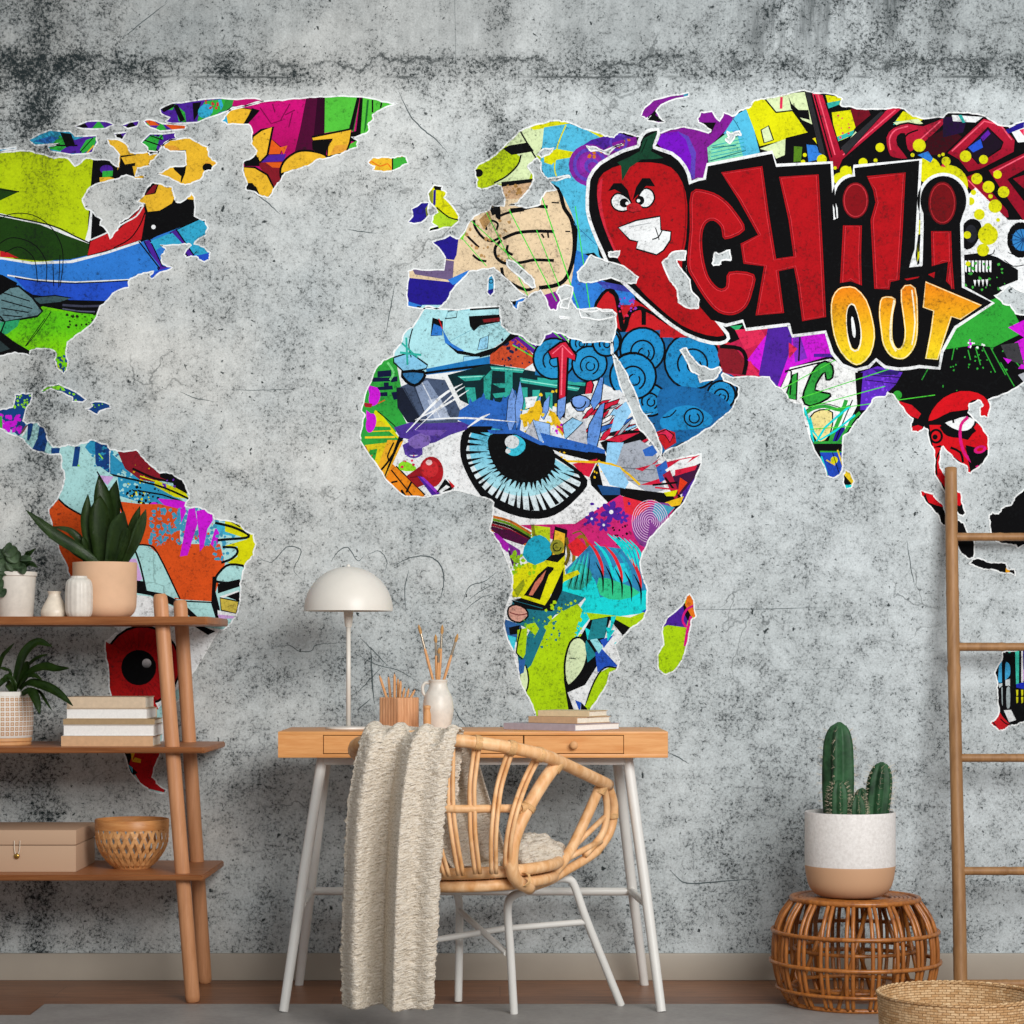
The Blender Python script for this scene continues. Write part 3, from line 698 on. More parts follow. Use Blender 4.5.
# Scandinavia
s(LIME, E('350,330 440,300 500,255 560,200 600,190 640,330 560,440 440,450 360,440')); s(LIGHTG, E('488,262 545,200 590,185 660,165 640,250 605,320 580,400 500,420 440,415 520,360 548,310')); ln(BK, 1.6, E('545,205 600,300 620,330'), 0); s(BK, E('475,275 500,262 575,250 600,285 560,292 510,300')); ln(BK, 1.6, E('548,300 535,340 490,385 440,412'), 3); disc(BK, *E('378,372')[0], 4.4, 4.0); s(BK, E('470,410 595,395 590,410 470,428')); s('#c9a682', E('468,428 590,410 570,480 500,500')); splat('#a8804a', (503, 184, 522, 200), 10, 1, 2.6, 30); s(YL2, E('575,185 700,158 750,172 660,190 600,200'))
# beige fist
s(SKIN, E('270,640 330,580 420,500 440,480 620,470 640,440 720,420 760,560 760,760 720,830 620,850 480,780 420,750 280,760'))
for q, w_ in (('470,415 590,402', 3.4), ('505,520 560,515 600,505 655,508', 3.4), ('560,520 500,530 460,545', 2.6), ('455,480 460,560 440,500 425,500 440,540', 3.6)): ln(BK, w_, E(q), 3)
ln(BK, 4.0, E('660,410 700,440 720,510 750,560 762,640 755,720 730,790 690,820 620,832'), 4); ln(BK, 3.2, E('475,635 530,612 600,605 680,606'), 3); ln(BK, 3.0, E('470,640 445,670 450,710 490,735 560,728 600,720 680,722'), 3); ln(BK, 2.6, E('495,660 492,685 515,700'), 3); ln(BK, 3.2, E('470,750 480,790 520,820 570,840 600,830'), 3)
ln(BK, 2.2, E('410,600 408,575 430,562 455,575 450,600'), 3); ln(BK, 2.6, E('360,560 365,590 395,630 430,645 465,630'), 3); ln(BK, 2.2, E('315,585 330,620 380,670'), 3); ln(BK, 2.4, E('355,700 380,720 410,725'), 2); ln(BK, 1.8, E('630,615 640,632'), 0); ln(BK, 1.8, E('655,610 658,632'), 0); ln(BK, 1.4, E('670,490 700,492'), 0); ln(BK, 1.4, E('725,606 745,606'), 0)
s('#b08a58', E('380,560 420,520 430,560 400,600')); splat('#b08a58', (462, 216, 512, 262), 30, 0.8, 2.4, 31)
s(INK, E('180,620 300,620 290,700 280,720 240,715')); s('#6a5a80', E('115,760 245,720 280,725 275,795 250,805 125,780')); s(SKIN, E('125,778 260,800 262,808 120,786')); s(INK, E('85,790 260,808 300,790 260,880 220,920 85,915')); s(BLU, E('95,885 160,905 140,925 95,915')); s(BLU, E('255,800 340,760 330,800 275,820')); s(BK, E('130,905 160,905 150,930')); s('#86cf3a', E('300,585 330,600 315,640 270,620'))
# sky blue behind the fist
s(SKY, E('640,190 740,175 890,225 900,260 800,300 860,700 885,740 840,690 770,700 775,600 745,520 700,430 650,400 625,340')); s(YL2, E('745,172 830,205 890,225 880,238 820,205')); s(YL2, E('640,330 640,300 690,275 770,290 760,308 690,320 670,340')); ln(YL2, 1.4, E('728,180 695,260 682,350 690,385'), 2); ln('#2e6fa0', 0.7, E('760,575 850,660'), 2)
s(BLU, E('770,680 850,720 870,800 1000,860 1020,940 850,930 770,915 740,870')); s('#3a3fa0', E('840,800 1000,830 1010,860 880,830')); splat('#3f55b0', (577, 285, 612, 305), 40, 1.0, 3, 33)
s(PLUM, E('640,860 705,840 710,900 690,925 660,925'))
# purple rosettes
s(PUR, I('0,280 60,240 165,210 240,235 240,280 120,320')); s(PLUM, I('0,300 20,275 60,262 100,290 150,250 240,225 250,280 100,340 40,425 0,400'))
cxr, cyr = I('55,340')[0]
disc('#7b2596', cxr, cyr, 21); disc('#5a3fb0', cxr, cyr, 17); disc('#7b2596', cxr, cyr, 13.5); disc('#8a2aa0', cxr, cyr, 10); disc('#5a3fb0', cxr + 2, cyr + 1, 7.5); disc('#7b2596', cxr + 3, cyr + 2, 5)
splat('#c2691f', (583, 150, 604, 162), 5, 1.4, 2.6, 34); splat('#c2691f', (612, 134, 632, 148), 5, 1.0, 2.0, 35); ringd('#5a3fb0', 2.4, *I('170,250')[0], 8)
s(PLUM, I('300,220 345,210 440,188 540,215 560,170 490,170 485,150 500,120 545,122 575,165 590,130 640,145 600,200 530,270 520,395 440,400')); s('#7012b8', I('318,250 345,215 410,205 450,240 465,300 460,380 430,340 380,300')); s('#5a3fb0', I('405,205 450,225 480,290 475,395 455,395 462,310 440,240')); s('#4a90c8', I('640,150 655,140 650,250 590,215'))
s(PLUM, NOVZ); s(BK, I('280,160 330,105 318,140 360,170')); s('#2e8fb0', I('430,50 452,52 445,66 430,66'))
# green and cyan grid
s('#7fd0a8', I('525,270 620,200 680,260 675,310 530,330')); s(SKY, I('590,215 640,140 690,112 735,290 670,310 640,200'))
for k in range(5): ln('#2f9fa8', 0.9, I('%d,%d %d,%d' % (540, 265 + k * 14, 672, 235 + k * 15)), 0)
ln('#15606a', 0.9, I('530,325 680,282'), 0); ln('#15606a', 0.9, I('545,270 640,262'), 0); ln('#2a6f88', 0.9, I('625,150 655,200 640,230'), 2)
# lime arrows
s(YL2, I('680,115 715,80 760,75 800,128 865,125 930,215 735,265 705,180')); s(LIGHTG, I('750,70 850,55 940,45 950,180 905,160 870,120 800,130')); ln(BK, 1.6, I('755,75 800,130 868,122 925,205'), 0); o(LIGHTG, I('740,200 770,183 790,240 752,252'), 1.4); ln(BK, 1.6, I('735,268 930,222'), 0); s(BK, I('850,65 862,95 890,120 930,120 935,160 895,150 860,115')); s(LIGHTG, I('735,275 840,235 835,300 800,315 785,290')); s(BK, I('838,232 945,205 1000,300 1000,330 800,335 835,305')); s('#4f7a1c', I('872,265 905,268 900,325 870,328')); s(BLU, I('922,258 960,262 1000,310 930,328')); s(YEL, I('945,235 970,225 975,260')); ln(ROSE, 2.6, I('822,68 820,115'), 0)
# the red block letters of the far north east
s(BK, J('150,48 240,55 560,110 900,145 1120,170 1120,600 900,560 780,420 620,320 260,350 200,280 180,160'))
s(YL2, J('230,60 300,70 295,100 240,95')); s(YL2, J('255,130 330,120 350,190 320,230 270,250')); s('#2fa8a0', J('235,92 290,82 285,98 240,115')); s('#2fa8a0', J('275,228 345,200 340,220 280,245')); splat(ROSE, (836, 115, 850, 138), 9, 0.6, 1.4, 36); s(LIGHTG, J('305,265 350,205 360,215 300,275')); s(YL2, J('180,235 205,228 205,270'))
VR = ('g', '#c52040', 95, '#8e1026', 165)
o('#2a2a2e', J('148,48 170,48 232,305 205,290'), 0.8); o(VR, J('172,50 222,60 290,280 480,112 540,114 300,320 282,360 250,345'), 1.8); ln('#e85a72', 1.2, J('200,60 268,300'), 0); ln('#e85a72', 1.2, J('300,300 510,120'), 0); ln(BK, 1.4, J('185,60 255,310'), 0)
s('#6b1020', J('330,115 400,115 410,140 350,190')); o('#2a2a2e', J('290,270 450,125 465,130 310,300'), 0.6)
s('#2fa8a0', J('520,150 580,140 590,155 500,180')); s(YL2, J('540,125 630,150 610,165 510,165'))
s(LIGHTG, J('500,170 600,155 620,175 520,185'))
o(VR, sm2(J('480,290 470,230 500,190 560,172 620,182 700,150 720,160 640,240 570,290 550,255 545,215 520,225 520,260 560,315 500,312'), 2), 1.8); ln('#e85a72', 1.4, J('490,280 486,235 510,200 560,185'), 3); ln('#e85a72', 1.2, J('690,165 590,255'), 0); ln(BK, 1.6, J('540,240 560,215 600,200'), 2)
s('#3c0a16', J('640,230 720,190 780,230 700,300 620,300')); s('#241038', J('700,150 800,140 780,210 700,230'))
s(WH, J('735,140 860,148 830,170 740,165')); s('#2fa8a0', J('760,140 775,140 790,170 778,172'))
o(VR, J('715,290 860,152 930,170 990,240 985,290 850,360 800,370 760,320'), 2.0); o('#1b1020', J('790,280 880,190 940,250 930,275 840,335'), 1.6); s('#5b1fa0', J('850,230 880,200 890,215 860,245')); ln('#e85a72', 1.4, J('735,285 865,165 930,180 975,240'), 0); s(BLU2, J('800,270 850,235 860,270 820,290'))
o(VR, J('880,360 1024,290 1120,240 1120,330 960,400 1024,480 1120,560 1024,570 930,440'), 1.8); o(VR, J('770,400 830,370 960,520 965,550 930,560'), 1.6); ln('#e85a72', 1.4, J('900,370 1024,305'), 0); ln('#e85a72', 1.2, J('800,400 940,545'), 0); s(BK, J('960,395 1024,360 1120,330 1120,470 1024,450')); s('#8e1026', J('980,395 1024,380 1024,435'))
s(WH, J('960,185 1120,160 1120,240 1000,250')); s(INK, J('950,200 1024,165 1024,190 960,215')); s(ROSE, J('1005,200 1024,195 1024,225'))
# skull
s(WH, J('780,480 830,430 900,500 960,560 1024,560 1120,520 1120,860 1000,860 960,860 880,800 780,770')); o(BK, sm2(J('780,590 810,558 845,570 850,610 820,665 785,670'), 3), 1.2); disc('#23252c', *J('812,615')[0], 6, 9); disc(BK, *J('1010,640')[0], 13.5, 18); disc('#2f78b8', *J('1015,640')[0], 9.5, 11)
for k in range(12):
    a_ = 2 * PI * k / 12; c_ = J('1010,640')[0]; disc(WH, c_[0] + 14.6 * math.cos(a_), c_[1] + 19 * math.sin(a_), 1.6); ln('#153a68', 0.8, [(c_[0] + 3, c_[1]), (c_[0] + 10 * math.cos(a_), c_[1] + 11 * math.sin(a_))], 0)
s(BK, J('780,700 860,690 920,710 1000,760 1000,800 900,840 800,830 780,800'))
for k in range(8): o(WH, J('%d,%d %d,%d %d,%d %d,%d' % (785 + k * 14, 722, 797 + k * 14, 722, 796 + k * 14, 770, 786 + k * 14, 766)), 0.7)
for k in range(4): o(WH, J('%d,%d %d,%d %d,%d' % (820 + k * 16, 800 - k, 834 + k * 16, 800 - k, 828 + k * 16, 828)), 0.7)
ln(BK, 1.0, J('880,700 900,695 905,680'), 2); ln(BK, 0.9, J('945,720 980,745 1024,740'), 2); ln(BK, 0.8, J('960,690 1010,710'), 0)
splat('#3ca03a', (964, 262, 1006, 290), 26, 0.8, 2.2, 58)
# yellow drops
for x, y, r in ((605, 262, 26), (448, 270, 18), (790, 305, 23), (862, 318, 18), (835, 395, 22), (918, 378, 17), (882, 428, 24), (942, 448, 23), (908, 505, 27), (845, 538, 22), (880, 620, 40), (860, 680, 25), (797, 620, 15), (810, 485, 16), (822, 450, 11), (712, 325, 18), (890, 465, 9), (578, 300, 8), (430, 322, 8), (380, 330, 18), (215, 318, 20), (147, 300, 8), (268, 352, 7), (140, 328, 9), (700, 298, 7), (685, 303, 6), (920, 560, 8), (880, 590, 18), (800, 735, 10), (310, 365, 22), (285, 395, 24)): disc('#cfd012', *J('%d,%d' % (x, y))[0], r / 4)
disc('#d6d40e', *J('640,360')[0], 13); disc('#cfd012', *J('720,420')[0], 20); s('#cfd012', J('270,380 330,345 345,400 290,450')); s('#cfd012', J('600,560 625,560 610,700 590,740')); s(BK, J('600,620 612,615 610,680 600,690')); s(BLU, J('598,300 640,285 660,315 650,330'))
s(ROSE, J('690,345 712,350 700,335'))
s('#2f9d35', J('780,830 870,890 940,860 1000,900 960,1024 760,1024'))
# Turkey, Levant, Arabia: red letter and blue curls
s(RED, G('440,160 520,80 620,120 760,210 1024,300 1024,470 960,420 540,260 540,200')); s(BLU, E('760,820 990,850 1000,900 860,900 800,930')); s(BLU, G('380,60 470,60 600,130 520,90 440,165 380,140'))
o(RED, sm2(G('455,165 490,95 520,80 545,100 570,200 610,160 650,155 740,210 740,290 600,260 540,230 530,160'), 2), 3.2); ln(BK, 4.5, G('520,82 545,105 560,180 575,245 600,170 650,155 655,220'), 3); splat('#8a3ab8', (618, 298, 640, 316), 12, 0.8, 2.2, 37); splat(ROSE, (618, 296, 640, 316), 8, 0.8, 2.0, 38)
s('#1b5f96', G('540,250 720,240 1024,430 1024,540 960,600 720,740 560,400'))
def curl(cx, cy, r, c1='#1f86c2'):
    x_, y_ = G('%d,%d' % (cx, cy))[0]; r /= 4
    disc(BK, x_, y_, r + 2.2); disc(c1, x_, y_, r)
    ringd(BK, 1.8, x_, y_ + r * 0.10, r * 0.55, a0=150, a1=420); ringd(BK, 1.5, x_ + r * 0.06, y_ + r * 0.16, r * 0.25, a0=-40, a1=260)
    splat('#0e3c60', (x_ - r * .9, y_ - r * .9, x_ + r * .9, y_ + r * .9), int(r * 2), 0.3, 0.7, int(cx))
for q in ((650, 320, 85), (505, 290, 50), (850, 365, 108), (965, 500, 52), (610, 420, 85), (680, 520, 60)): curl(*q)
s(RED, K('0,80 70,130 150,150 0,150')); s(DRED, G('960,280 1024,330 1024,420 970,400 950,340'))
s('#1c64a0', sm2(G('720,480 860,470 980,520 1000,580 900,640 800,690 720,600'), 3)); s('#1f86c2', sm2(G('720,600 780,550 860,545 930,590 900,630 800,640 740,640'), 3)); ringd(BK, 1.6, *G('855,590')[0], 9.5, 9); ringd(BK, 1.5, *G('857,592')[0], 5, 5, -60, 220); ln(BK, 1.3, G('730,590 760,585 785,560'), 2)
s(RED, G('700,650 740,635 780,650 785,690 740,720')); o(ROSE, G('705,655 745,638 775,660 760,690 740,660'), 1.2); for_ = None
# India
s('#b81f4a', K('240,190 430,110 460,310 400,310 340,310 250,290')); s(DRED, K('240,190 300,190 340,240 330,300 250,290')); ln(BK, 4, K('240,185 320,195 345,240 335,300'), 3); s('#2fa86a', K('280,105 330,100 310,125')); s(ROSE, K('300,120 400,110 430,160 340,200'))
s(VIO, K('350,240 440,120 520,140 690,130 690,220 520,270 480,350 430,310')); s(PUR, K('432,108 530,108 525,190 470,345 395,300')); s('#7a2cb8', K('530,150 610,135 600,230 540,250')); s(VIO, K('560,140 700,130 690,215 590,235')); s(PUR, K('615,215 690,215 690,228 615,228')); s(ROSE, K('515,170 550,195 515,235')); ln(BK, 1.6, K('560,140 555,245'), 0); s(ROSE, K('360,240 395,300 380,310 345,300'))
s('#e9ecec', K('520,270 680,235 790,280 790,420 740,520 600,540 500,400 480,360')); ln(BK, 1.6, K('500,285 560,270 640,250'), 2)
GR = '#2f9d3c'
o(GR, sm2(K('570,395 590,330 620,270 660,245 690,265 690,310 665,320 660,290 640,310 620,360 680,375 670,395 600,425'), 2), 2.0); o(GR, K('500,390 530,300 550,290 545,400'), 1.6); ln(BK, 1.6, K('500,290 525,285 520,380'), 2)
o('#e3d58e', sm2(K('600,470 640,440 690,450 680,540 640,570 610,540'), 2), 1.4); ln(GR, 3.6, K('575,460 610,435 660,425 720,440 760,425'), 3); ln(BK, 0.9, K('575,448 610,425 660,415 720,430'), 3); s(INK, K('680,530 740,500 735,590 690,590')); ln(GR, 4.0, K('745,400 720,470 690,540 670,610'), 3); ln(GR, 3.0, K('800,450 770,480 720,560 680,610'), 3); ln(BK, 1.2, K('770,400 740,470 700,570'), 3); ln(TQ, 2.2, K('575,430 600,500 618,575 660,510 760,425'), 2); ln(TQ, 2.0, K('600,470 640,560 780,460'), 2)
s(BK, K('610,570 740,570 735,640 640,620')); ln(GR, 2.4, K('615,570 740,570'), 0); ln(GR, 2.4, K('640,608 740,610'), 0); s('#2147b8', K('640,610 735,610 725,690 690,715 660,690')); ln(TQ, 1.6, K('645,625 670,700'), 0); disc(YL2, *K('697,640')[0], 3.6); ln('#e3c52a', 1.6, K('710,600 740,690'), 0); ln('#e3c52a', 1.4, K('665,640 700,660'), 0); ln(BK, 0.8, K('690,610 715,690'), 0)
s('#e3c52a', SRIL); s(BK, L('300,695 335,735 305,750')); s(TQ, L('305,740 345,738 335,760 305,760'))
s('#5b2ab8', K('800,290 870,265 970,290 930,360 830,440 800,440')); s(BK, K('780,290 812,290 800,440 790,440')); splat('#7a3ae0', (862, 375, 895, 408), 40, 0.8, 2.0, 39); ln(BK, 0.8, K('830,300 960,310'), 0); ln(BK, 0.8, K('820,320 950,335'), 0); s('#2d2070', K('850,275 960,285 950,300 880,300'))
# south east: black field with red face
s(BK, L('1120,200 1024,250 720,190 690,270 560,290 480,368 520,410 580,480 570,530 640,540 700,760 800,880 900,650 900,420 1120,360'))
s('#2f9d35', L('690,200 740,110 880,20 960,-20 990,60 1024,130 960,160 900,190 830,180')); splat('#2f9d35', (950, 345, 1010, 372), 26, 0.6, 1.6, 40)
for q in ('745,190 735,240', '830,190 850,260', '860,190 910,290', '890,190 950,300', '930,250 985,345', '640,275 615,320', '700,340 700,350', '755,360 755,392', '960,210 1010,270', '800,200 810,240'): ln('#2f9d35', 1.1, L(q), 0)
s(VIO, L('960,110 1024,80 1120,60 1120,280 1000,275 1024,240 960,240 970,180 1024,150')); s('#3a3a3e', L('930,180 1000,170 1024,260 960,240')); s(GRY, L('1000,300 1120,250 1120,340 1024,330')); s(VIO, L('940,230 975,240 960,255')); splat(WH, (968, 342, 984, 348), 8, 0.8, 1.6, 41); splat(VIO, (966, 340, 972, 348), 4, 1, 1.8, 42)
s('#c41420', L('500,395 525,405 575,420 612,455 600,475 560,460')); disc('#2f9d35', *L('518,380')[0], 4.4); s('#c41420', L('565,510 600,500 620,508 600,535 572,530'))
RF = '#c8121c'
o(RF, sm2(L('640,485 655,440 700,390 770,362 840,370 880,400 890,440 880,470 850,462 850,430 862,420 835,400 805,412 800,440 730,450 680,475'), 2), 1.2)
s(BK, L('640,490 700,470 800,445 805,470 850,500 880,545 890,620 820,680 700,600 640,600')); s(RF, L('645,500 690,500 720,540 800,560 830,520 800,480 850,500 884,560 880,600 830,590 790,580 800,640 810,690 795,695 780,655 715,605 690,580 660,590')); o(WH, sm2(L('705,490 745,475 790,462 830,480 815,515 780,528 735,515'), 2), 2.0); ln(BK, 2.0, L('740,478 742,492'), 0); ln(BK, 2.6, L('690,505 720,540 790,545 830,520'), 3); disc(BK, *L('672,545')[0], 7, 7.5); disc(RF, *L('672,545')[0], 4.6, 5.2); disc(BK, *L('668,548')[0], 2.6); ln(BK, 2.4, L('730,590 770,610 780,650'), 2); s(RF, L('660,590 695,590 690,640 705,690 740,750 715,760 665,690')); ln(BK, 1.8, L('690,600 672,640 675,700'), 2)
ln('#d0187a', 3.0, L('800,468 772,500 770,560 790,620 840,668'), 3); s(BK, L('785,585 830,640 880,612 860,650 820,670')); disc('#d0187a', *L('848,598')[0], 6.4, 3.8, rot=-0.3); disc(RF, *L('848,598')[0], 3.4, 1.8, rot=-0.3)
s(RF, L('740,760 772,768 775,815 760,830')); s(BK, L('760,820 790,845 782,870 740,850'))
s(BK, SUMA); s(RF, M8('190,90 215,85 290,110 320,150 385,205 380,218 330,205 290,190 260,180 240,130 215,135')); s(BK, M8('215,140 235,105 240,130')); s(BK, JAVA); s('#e8a21c', M8('878,705 910,708 908,748 876,742')); s(BK, BORN)
# Australia
s(BK, AUST); s('#3f9fd0', N8('825,340 850,320 850,500 815,500')); s(BK, N8('845,260 870,255 870,600 848,600')); s('#3f9fd0', sm2(N8('875,350 895,340 912,370 912,440 880,475 872,470'), 2)); s('#bfc9cc', N8('875,480 912,470 912,530 875,525')); s('#bfc9cc', N8('822,510 850,505 850,525 825,545')); o('#9aa7aa', sm2(N8('880,545 915,540 915,690 895,710 880,690'), 2), 1.0); o('#9aa7aa', N8('838,540 856,535 858,700 842,660'), 1.0); s('#3fc6b0', N8('895,245 920,245 915,262 900,262')); s('#3fc6b0', N8('952,245 985,245 982,520 960,515')); s(WH, N8('1002,245 1018,245 1018,500 1002,500')); s(INK, N8('1015,245 1060,245 1060,400 1018,400')); s(LILAC, N8('1015,400 1060,380 1060,480 1015,490')); s('#1e2fb8', N8('962,512 1060,490 1060,560 962,540'))
for y in (558, 615): 
    for x in (960, 1000): s('#c9c81a', N8('%d,%d %d,%d %d,%d %d,%d' % (x, y, x + 18, y, x + 16, y + 44, x + 4, y + 52)))
s('#d5d9db', N8('862,722 920,718 962,800 905,818')); s(RED, N8('825,728 850,770 920,845 850,890 750,840')); ln(BK, 1.2, N8('835,790 880,830 935,845'), 2); ln(BK, 1.2, N8('775,815 800,850'), 0)
# green laser lines
for q, w_ in (('500,518 690,885', 1.0), ('632,470 780,918', 1.1), ('765,505 825,922', 1.0), ('410,530 575,862', 0.9), ('610,600 705,835', 0.9), ('345,560 560,755', 0.9), ('310,630 410,745', 0.8)): ln('#3fd23c', w_, E(q), 0)
for q in ('490,355 775,200', '560,392 930,272', '590,430 900,345', '660,440 1100,380', '600,517 770,505'): ln('#4fd23c', 0.9, K(q), 0)

# ------------------------------------------------------------------ AFRICA
s('#e2e6e8', AFRI)
# west: green bulge
s('#2f9d3c', Fx('60,360 220,345 245,470 240,560 270,620 220,650 250,690 170,800 100,780 60,690'))
for q in ('150,405 205,400 205,425 150,430', '130,430 200,430 200,445 130,448', '200,430 230,425 230,445 205,450', '135,470 210,462 212,478 140,482', '160,490 190,488 190,505 160,505', '205,490 235,485 235,515 215,520', '175,450 195,450 195,465 175,465'): s('#12183a', Fx(q))
ln('#6fcf7a', 2.2, Fx('190,370 215,410 200,440'), 3)
s(YL2, Fx('140,560 160,570 215,640 250,690 190,640 130,590')); ln('#e3c52a', 2.0, Fx('100,670 220,668'), 0); ln('#e3c52a', 1.6, Fx('130,620 200,625'), 0); s('#d7c21e', Fx('120,605 170,605 205,645 120,648')); s('#2f9d3c', Fx('110,625 200,628 205,640 110,645')); s('#d7c21e', Fx('100,700 190,690 190,760 150,800 100,760')); s('#2f9d3c', Fx('120,720 150,715 140,760 110,750'))
ln(BK, 1.0, Fx('150,565 215,620 240,650'), 2); disc(VIO, *Fx('138,508')[0], 5.6, 9.2, rot=0.25); disc(VIO, *Fx('124,612')[0], 5.0, 9.8, rot=0.2); s(VIO, Fx('110,460 150,470 150,495 118,500')); s(VIO, Fx('105,560 125,575 120,600 105,595')); s('#a01c2a', Fx('95,530 130,535 125,550 100,548')); s('#a01c2a', Fx('90,705 105,705 120,760 95,735')); ln('#d8561c', 1.0, Fx('150,535 180,520'), 0); ln('#d8561c', 1.0, Fx('100,765 130,740'), 0)
s('#e3a92a', Fx('190,680 250,680 215,760 180,830 150,790')); ln(BK, 2.0, Fx('250,680 190,770 165,800'), 0); ln(BK, 1.6, Fx('215,690 190,745 205,760 235,710'), 2); s(BK, Fx('235,665 260,660 215,760 195,800 180,845 175,830')); s('#e3a92a', Fx('240,690 255,680 190,820 180,830')); s('#e0831c', Fx('180,840 210,775 340,905 260,915')); o('#e0831c', Fx('205,800 225,785 340,900 290,905'), 1.4); ln(BK, 2.4, Fx('245,880 265,912'), 0); ln(BK, 2.0, Fx('290,840 265,890'), 0); ln(BK, 1.8, Fx('205,850 230,845'), 0)
s('#8fdc2a', sm2(Fx('235,775 265,765 305,790 290,805 240,800'), 2)); disc('#a81a22', *Fx('365,808')[0], 12.2, 15.5); disc('#c22a30', *Fx('360,795')[0], 8.4, 9); disc('#e8c8c8', *Fx('356,770')[0], 3.2, 2.8); s('#8f1a22', Fx('265,825 320,785 330,830 360,850 310,870')); ln('#5a1018', 1.0, Fx('280,830 330,825'), 2); s(PUR, Fx('310,825 330,830 400,895 370,905')); s('#8a35c0', Fx('318,825 335,830 398,890 385,895')); s(BK, Fx('385,890 420,835 455,870 440,885')); s(WH, Fx('395,885 425,860 440,868 405,890')); s(RED, Fx('430,835 460,865 450,875')); splat(ROSE, (402, 455, 415, 468), 6, 0.8, 2, 45)
# purple wash
s('#4a3590', Fx('215,630 310,600 560,610 580,625 500,640 440,660 380,690 330,700 330,740 260,740 250,700 290,680 240,670')); s('#7a62b0', sm2(Fx('270,680 330,650 360,665 355,700 300,715'), 2)); s('#6a4fa8', Fx('300,640 430,640 400,665 340,660')); ringd('#5a3fa0', 2.0, *Fx('295,725')[0], 8, 6, 0, 200)
# grey drum with streaks
s('#44526c', Fx('235,470 330,430 420,440 480,560 470,610 300,615 250,580')); s('#7f90ad', Fx('300,460 350,440 430,560 420,600 350,605')); s('#a9b6cc', Fx('350,520 400,510 440,590 380,600')); ln('#2b3548', 1.0, Fx('255,470 320,590'), 0); ln('#2b3548', 1.0, Fx('290,450 350,600'), 0); ln('#c9d2e0', 1.2, Fx('325,445 400,590'), 0); s('#1a2030', Fx('225,470 250,470 330,610 270,610 230,550'))
# pale blue block letters
s('#a5d8e0', Fx('260,230 330,140 650,140 650,230 700,255 600,320 600,400 250,410 215,340 240,290'))
o('#7fbfe0', Fx('215,350 280,330 350,380 345,395 260,412 215,370'), 1.6); ln(BK, 1.2, Fx('290,235 275,300 285,350'), 2); o('#a5d8e0', sm2(Fx('410,300 420,200 430,170 470,160 520,160 650,150 645,210 560,230 530,240 540,190 640,180'), 1), 0.5, oc='#5a9ab0')
s(BK, Fx('515,185 640,178 640,208 560,222 535,245 520,225')); s('#7f1c22', Fx('570,198 640,190 640,205 575,210')); s(BK, Fx('370,190 412,205 410,262 362,265')); s(BLU, Fx('375,215 410,230 408,262 365,262')); ln(RED, 1.2, Fx('395,195 410,235'), 0); s(BK, Fx('410,235 425,270 470,320 540,335 620,310 680,270 720,262 600,340 560,350 470,335 420,290')); s(BLU, Fx('412,240 440,290 500,325 470,322 420,290')); ln(BK, 1.0, Fx('430,165 470,160 465,190 420,195'), 0); o('#8fcbe8', Fx('560,275 595,262 590,315 550,320'), 0.8); o('#8fcbe8', Fx('495,345 560,345 560,380 490,385'), 0.8); s('#1d6fb0', Fx('345,395 600,345 605,385 470,405 345,420')); ln(BK, 2.6, Fx('250,412 345,412 470,395 600,380'), 0); s(BK, Fx('640,145 520,155 520,162 640,155'))
ln('#2fa89a', 2.2, Fx('240,330 325,340'), 2); ln('#2fa89a', 2.0, Fx('265,270 270,380'), 2); ln('#2fa89a', 1.8, Fx('245,290 310,350'), 0); o('#2f72a8', sm2(Fx('248,408 335,408 330,440 300,462 265,445'), 2), 3.0)
# orange patch with dark specks
s('#c24a2a', Fx('600,340 650,300 690,265 740,300 790,360 740,395 600,375')); splat('#1d2240', (497, 338, 532, 366), 40, 0.8, 2.2, 46); s('#5a2090', Fx('700,270 730,262 790,310 790,350')); splat('#5a2090', (508, 338, 526, 352), 9, 1, 2.4, 47); s('#5a2090', sm2(Fx('810,275 840,245 890,255 915,275 880,290 830,290'), 2)); 
for q in ('690,300 780,352', '715,265 785,318', '850,245 890,280', '880,250 940,310'): ln('#5fd23c', 1.1, Fx(q), 0)
s(BK, Fx('690,245 720,258 640,310 605,340'))
# teal machine lettering
s('#0f2a30', Fx('430,420 600,375 980,440 1010,480 900,540 720,560 560,560 480,520')); 
for q in ('470,425 580,420 560,440 500,445', '600,385 740,395 730,412 610,402', '500,470 540,470 550,560 520,560', '575,430 610,395 600,520 575,540', '610,455 690,450 690,470 640,472', '610,495 700,485 700,505 620,512', '660,405 690,405 690,500 660,500', '720,430 960,470 950,485 720,450', '790,430 990,452 985,465 790,445', '720,470 750,470 750,560 730,560', '770,480 800,480 790,545 770,540', '820,490 850,490 850,560 830,540'): s('#2fa395', Fx(q))
for q in ('480,430 570,425', '605,392 735,402', '725,440 955,476'): ln('#8fe0d0', 0.9, Fx(q), 0)
s('#2b63b8', Fx('480,560 560,510 640,530 700,480 730,560 720,640 560,640 470,600'))
for q in ('560,520 575,490 590,540', '640,540 655,500 665,545', '510,560 520,510 545,560', '600,560 615,510 630,560'): s('#2b63b8', Fx(q))
for q in ('690,470 712,520 705,600 680,655 665,600 672,520', '720,440 735,520 725,580 705,640 700,540', '815,530 840,500 835,560 815,600 805,590', '790,520 805,500 800,560 785,570'): o('#6f98dc', Fx(q), 0.7)
splat('#e3c52a', (520, 388, 558, 440), 30, 0.8, 2.6, 48); s('#e3b81e', Fx('740,590 770,530 800,520 810,560 780,650 760,620')); s('#e3b81e', Fx('835,560 860,570 900,640 890,665 850,610')); s('#e3b81e', Fx('725,580 750,570 750,625 735,630')); splat(VIO, (552, 424, 566, 436), 8, 0.8, 1.8, 49); s(WH, Fx('740,510 790,505 775,545 745,555')); s(ROSE, Fx('860,615 905,640 895,655'))
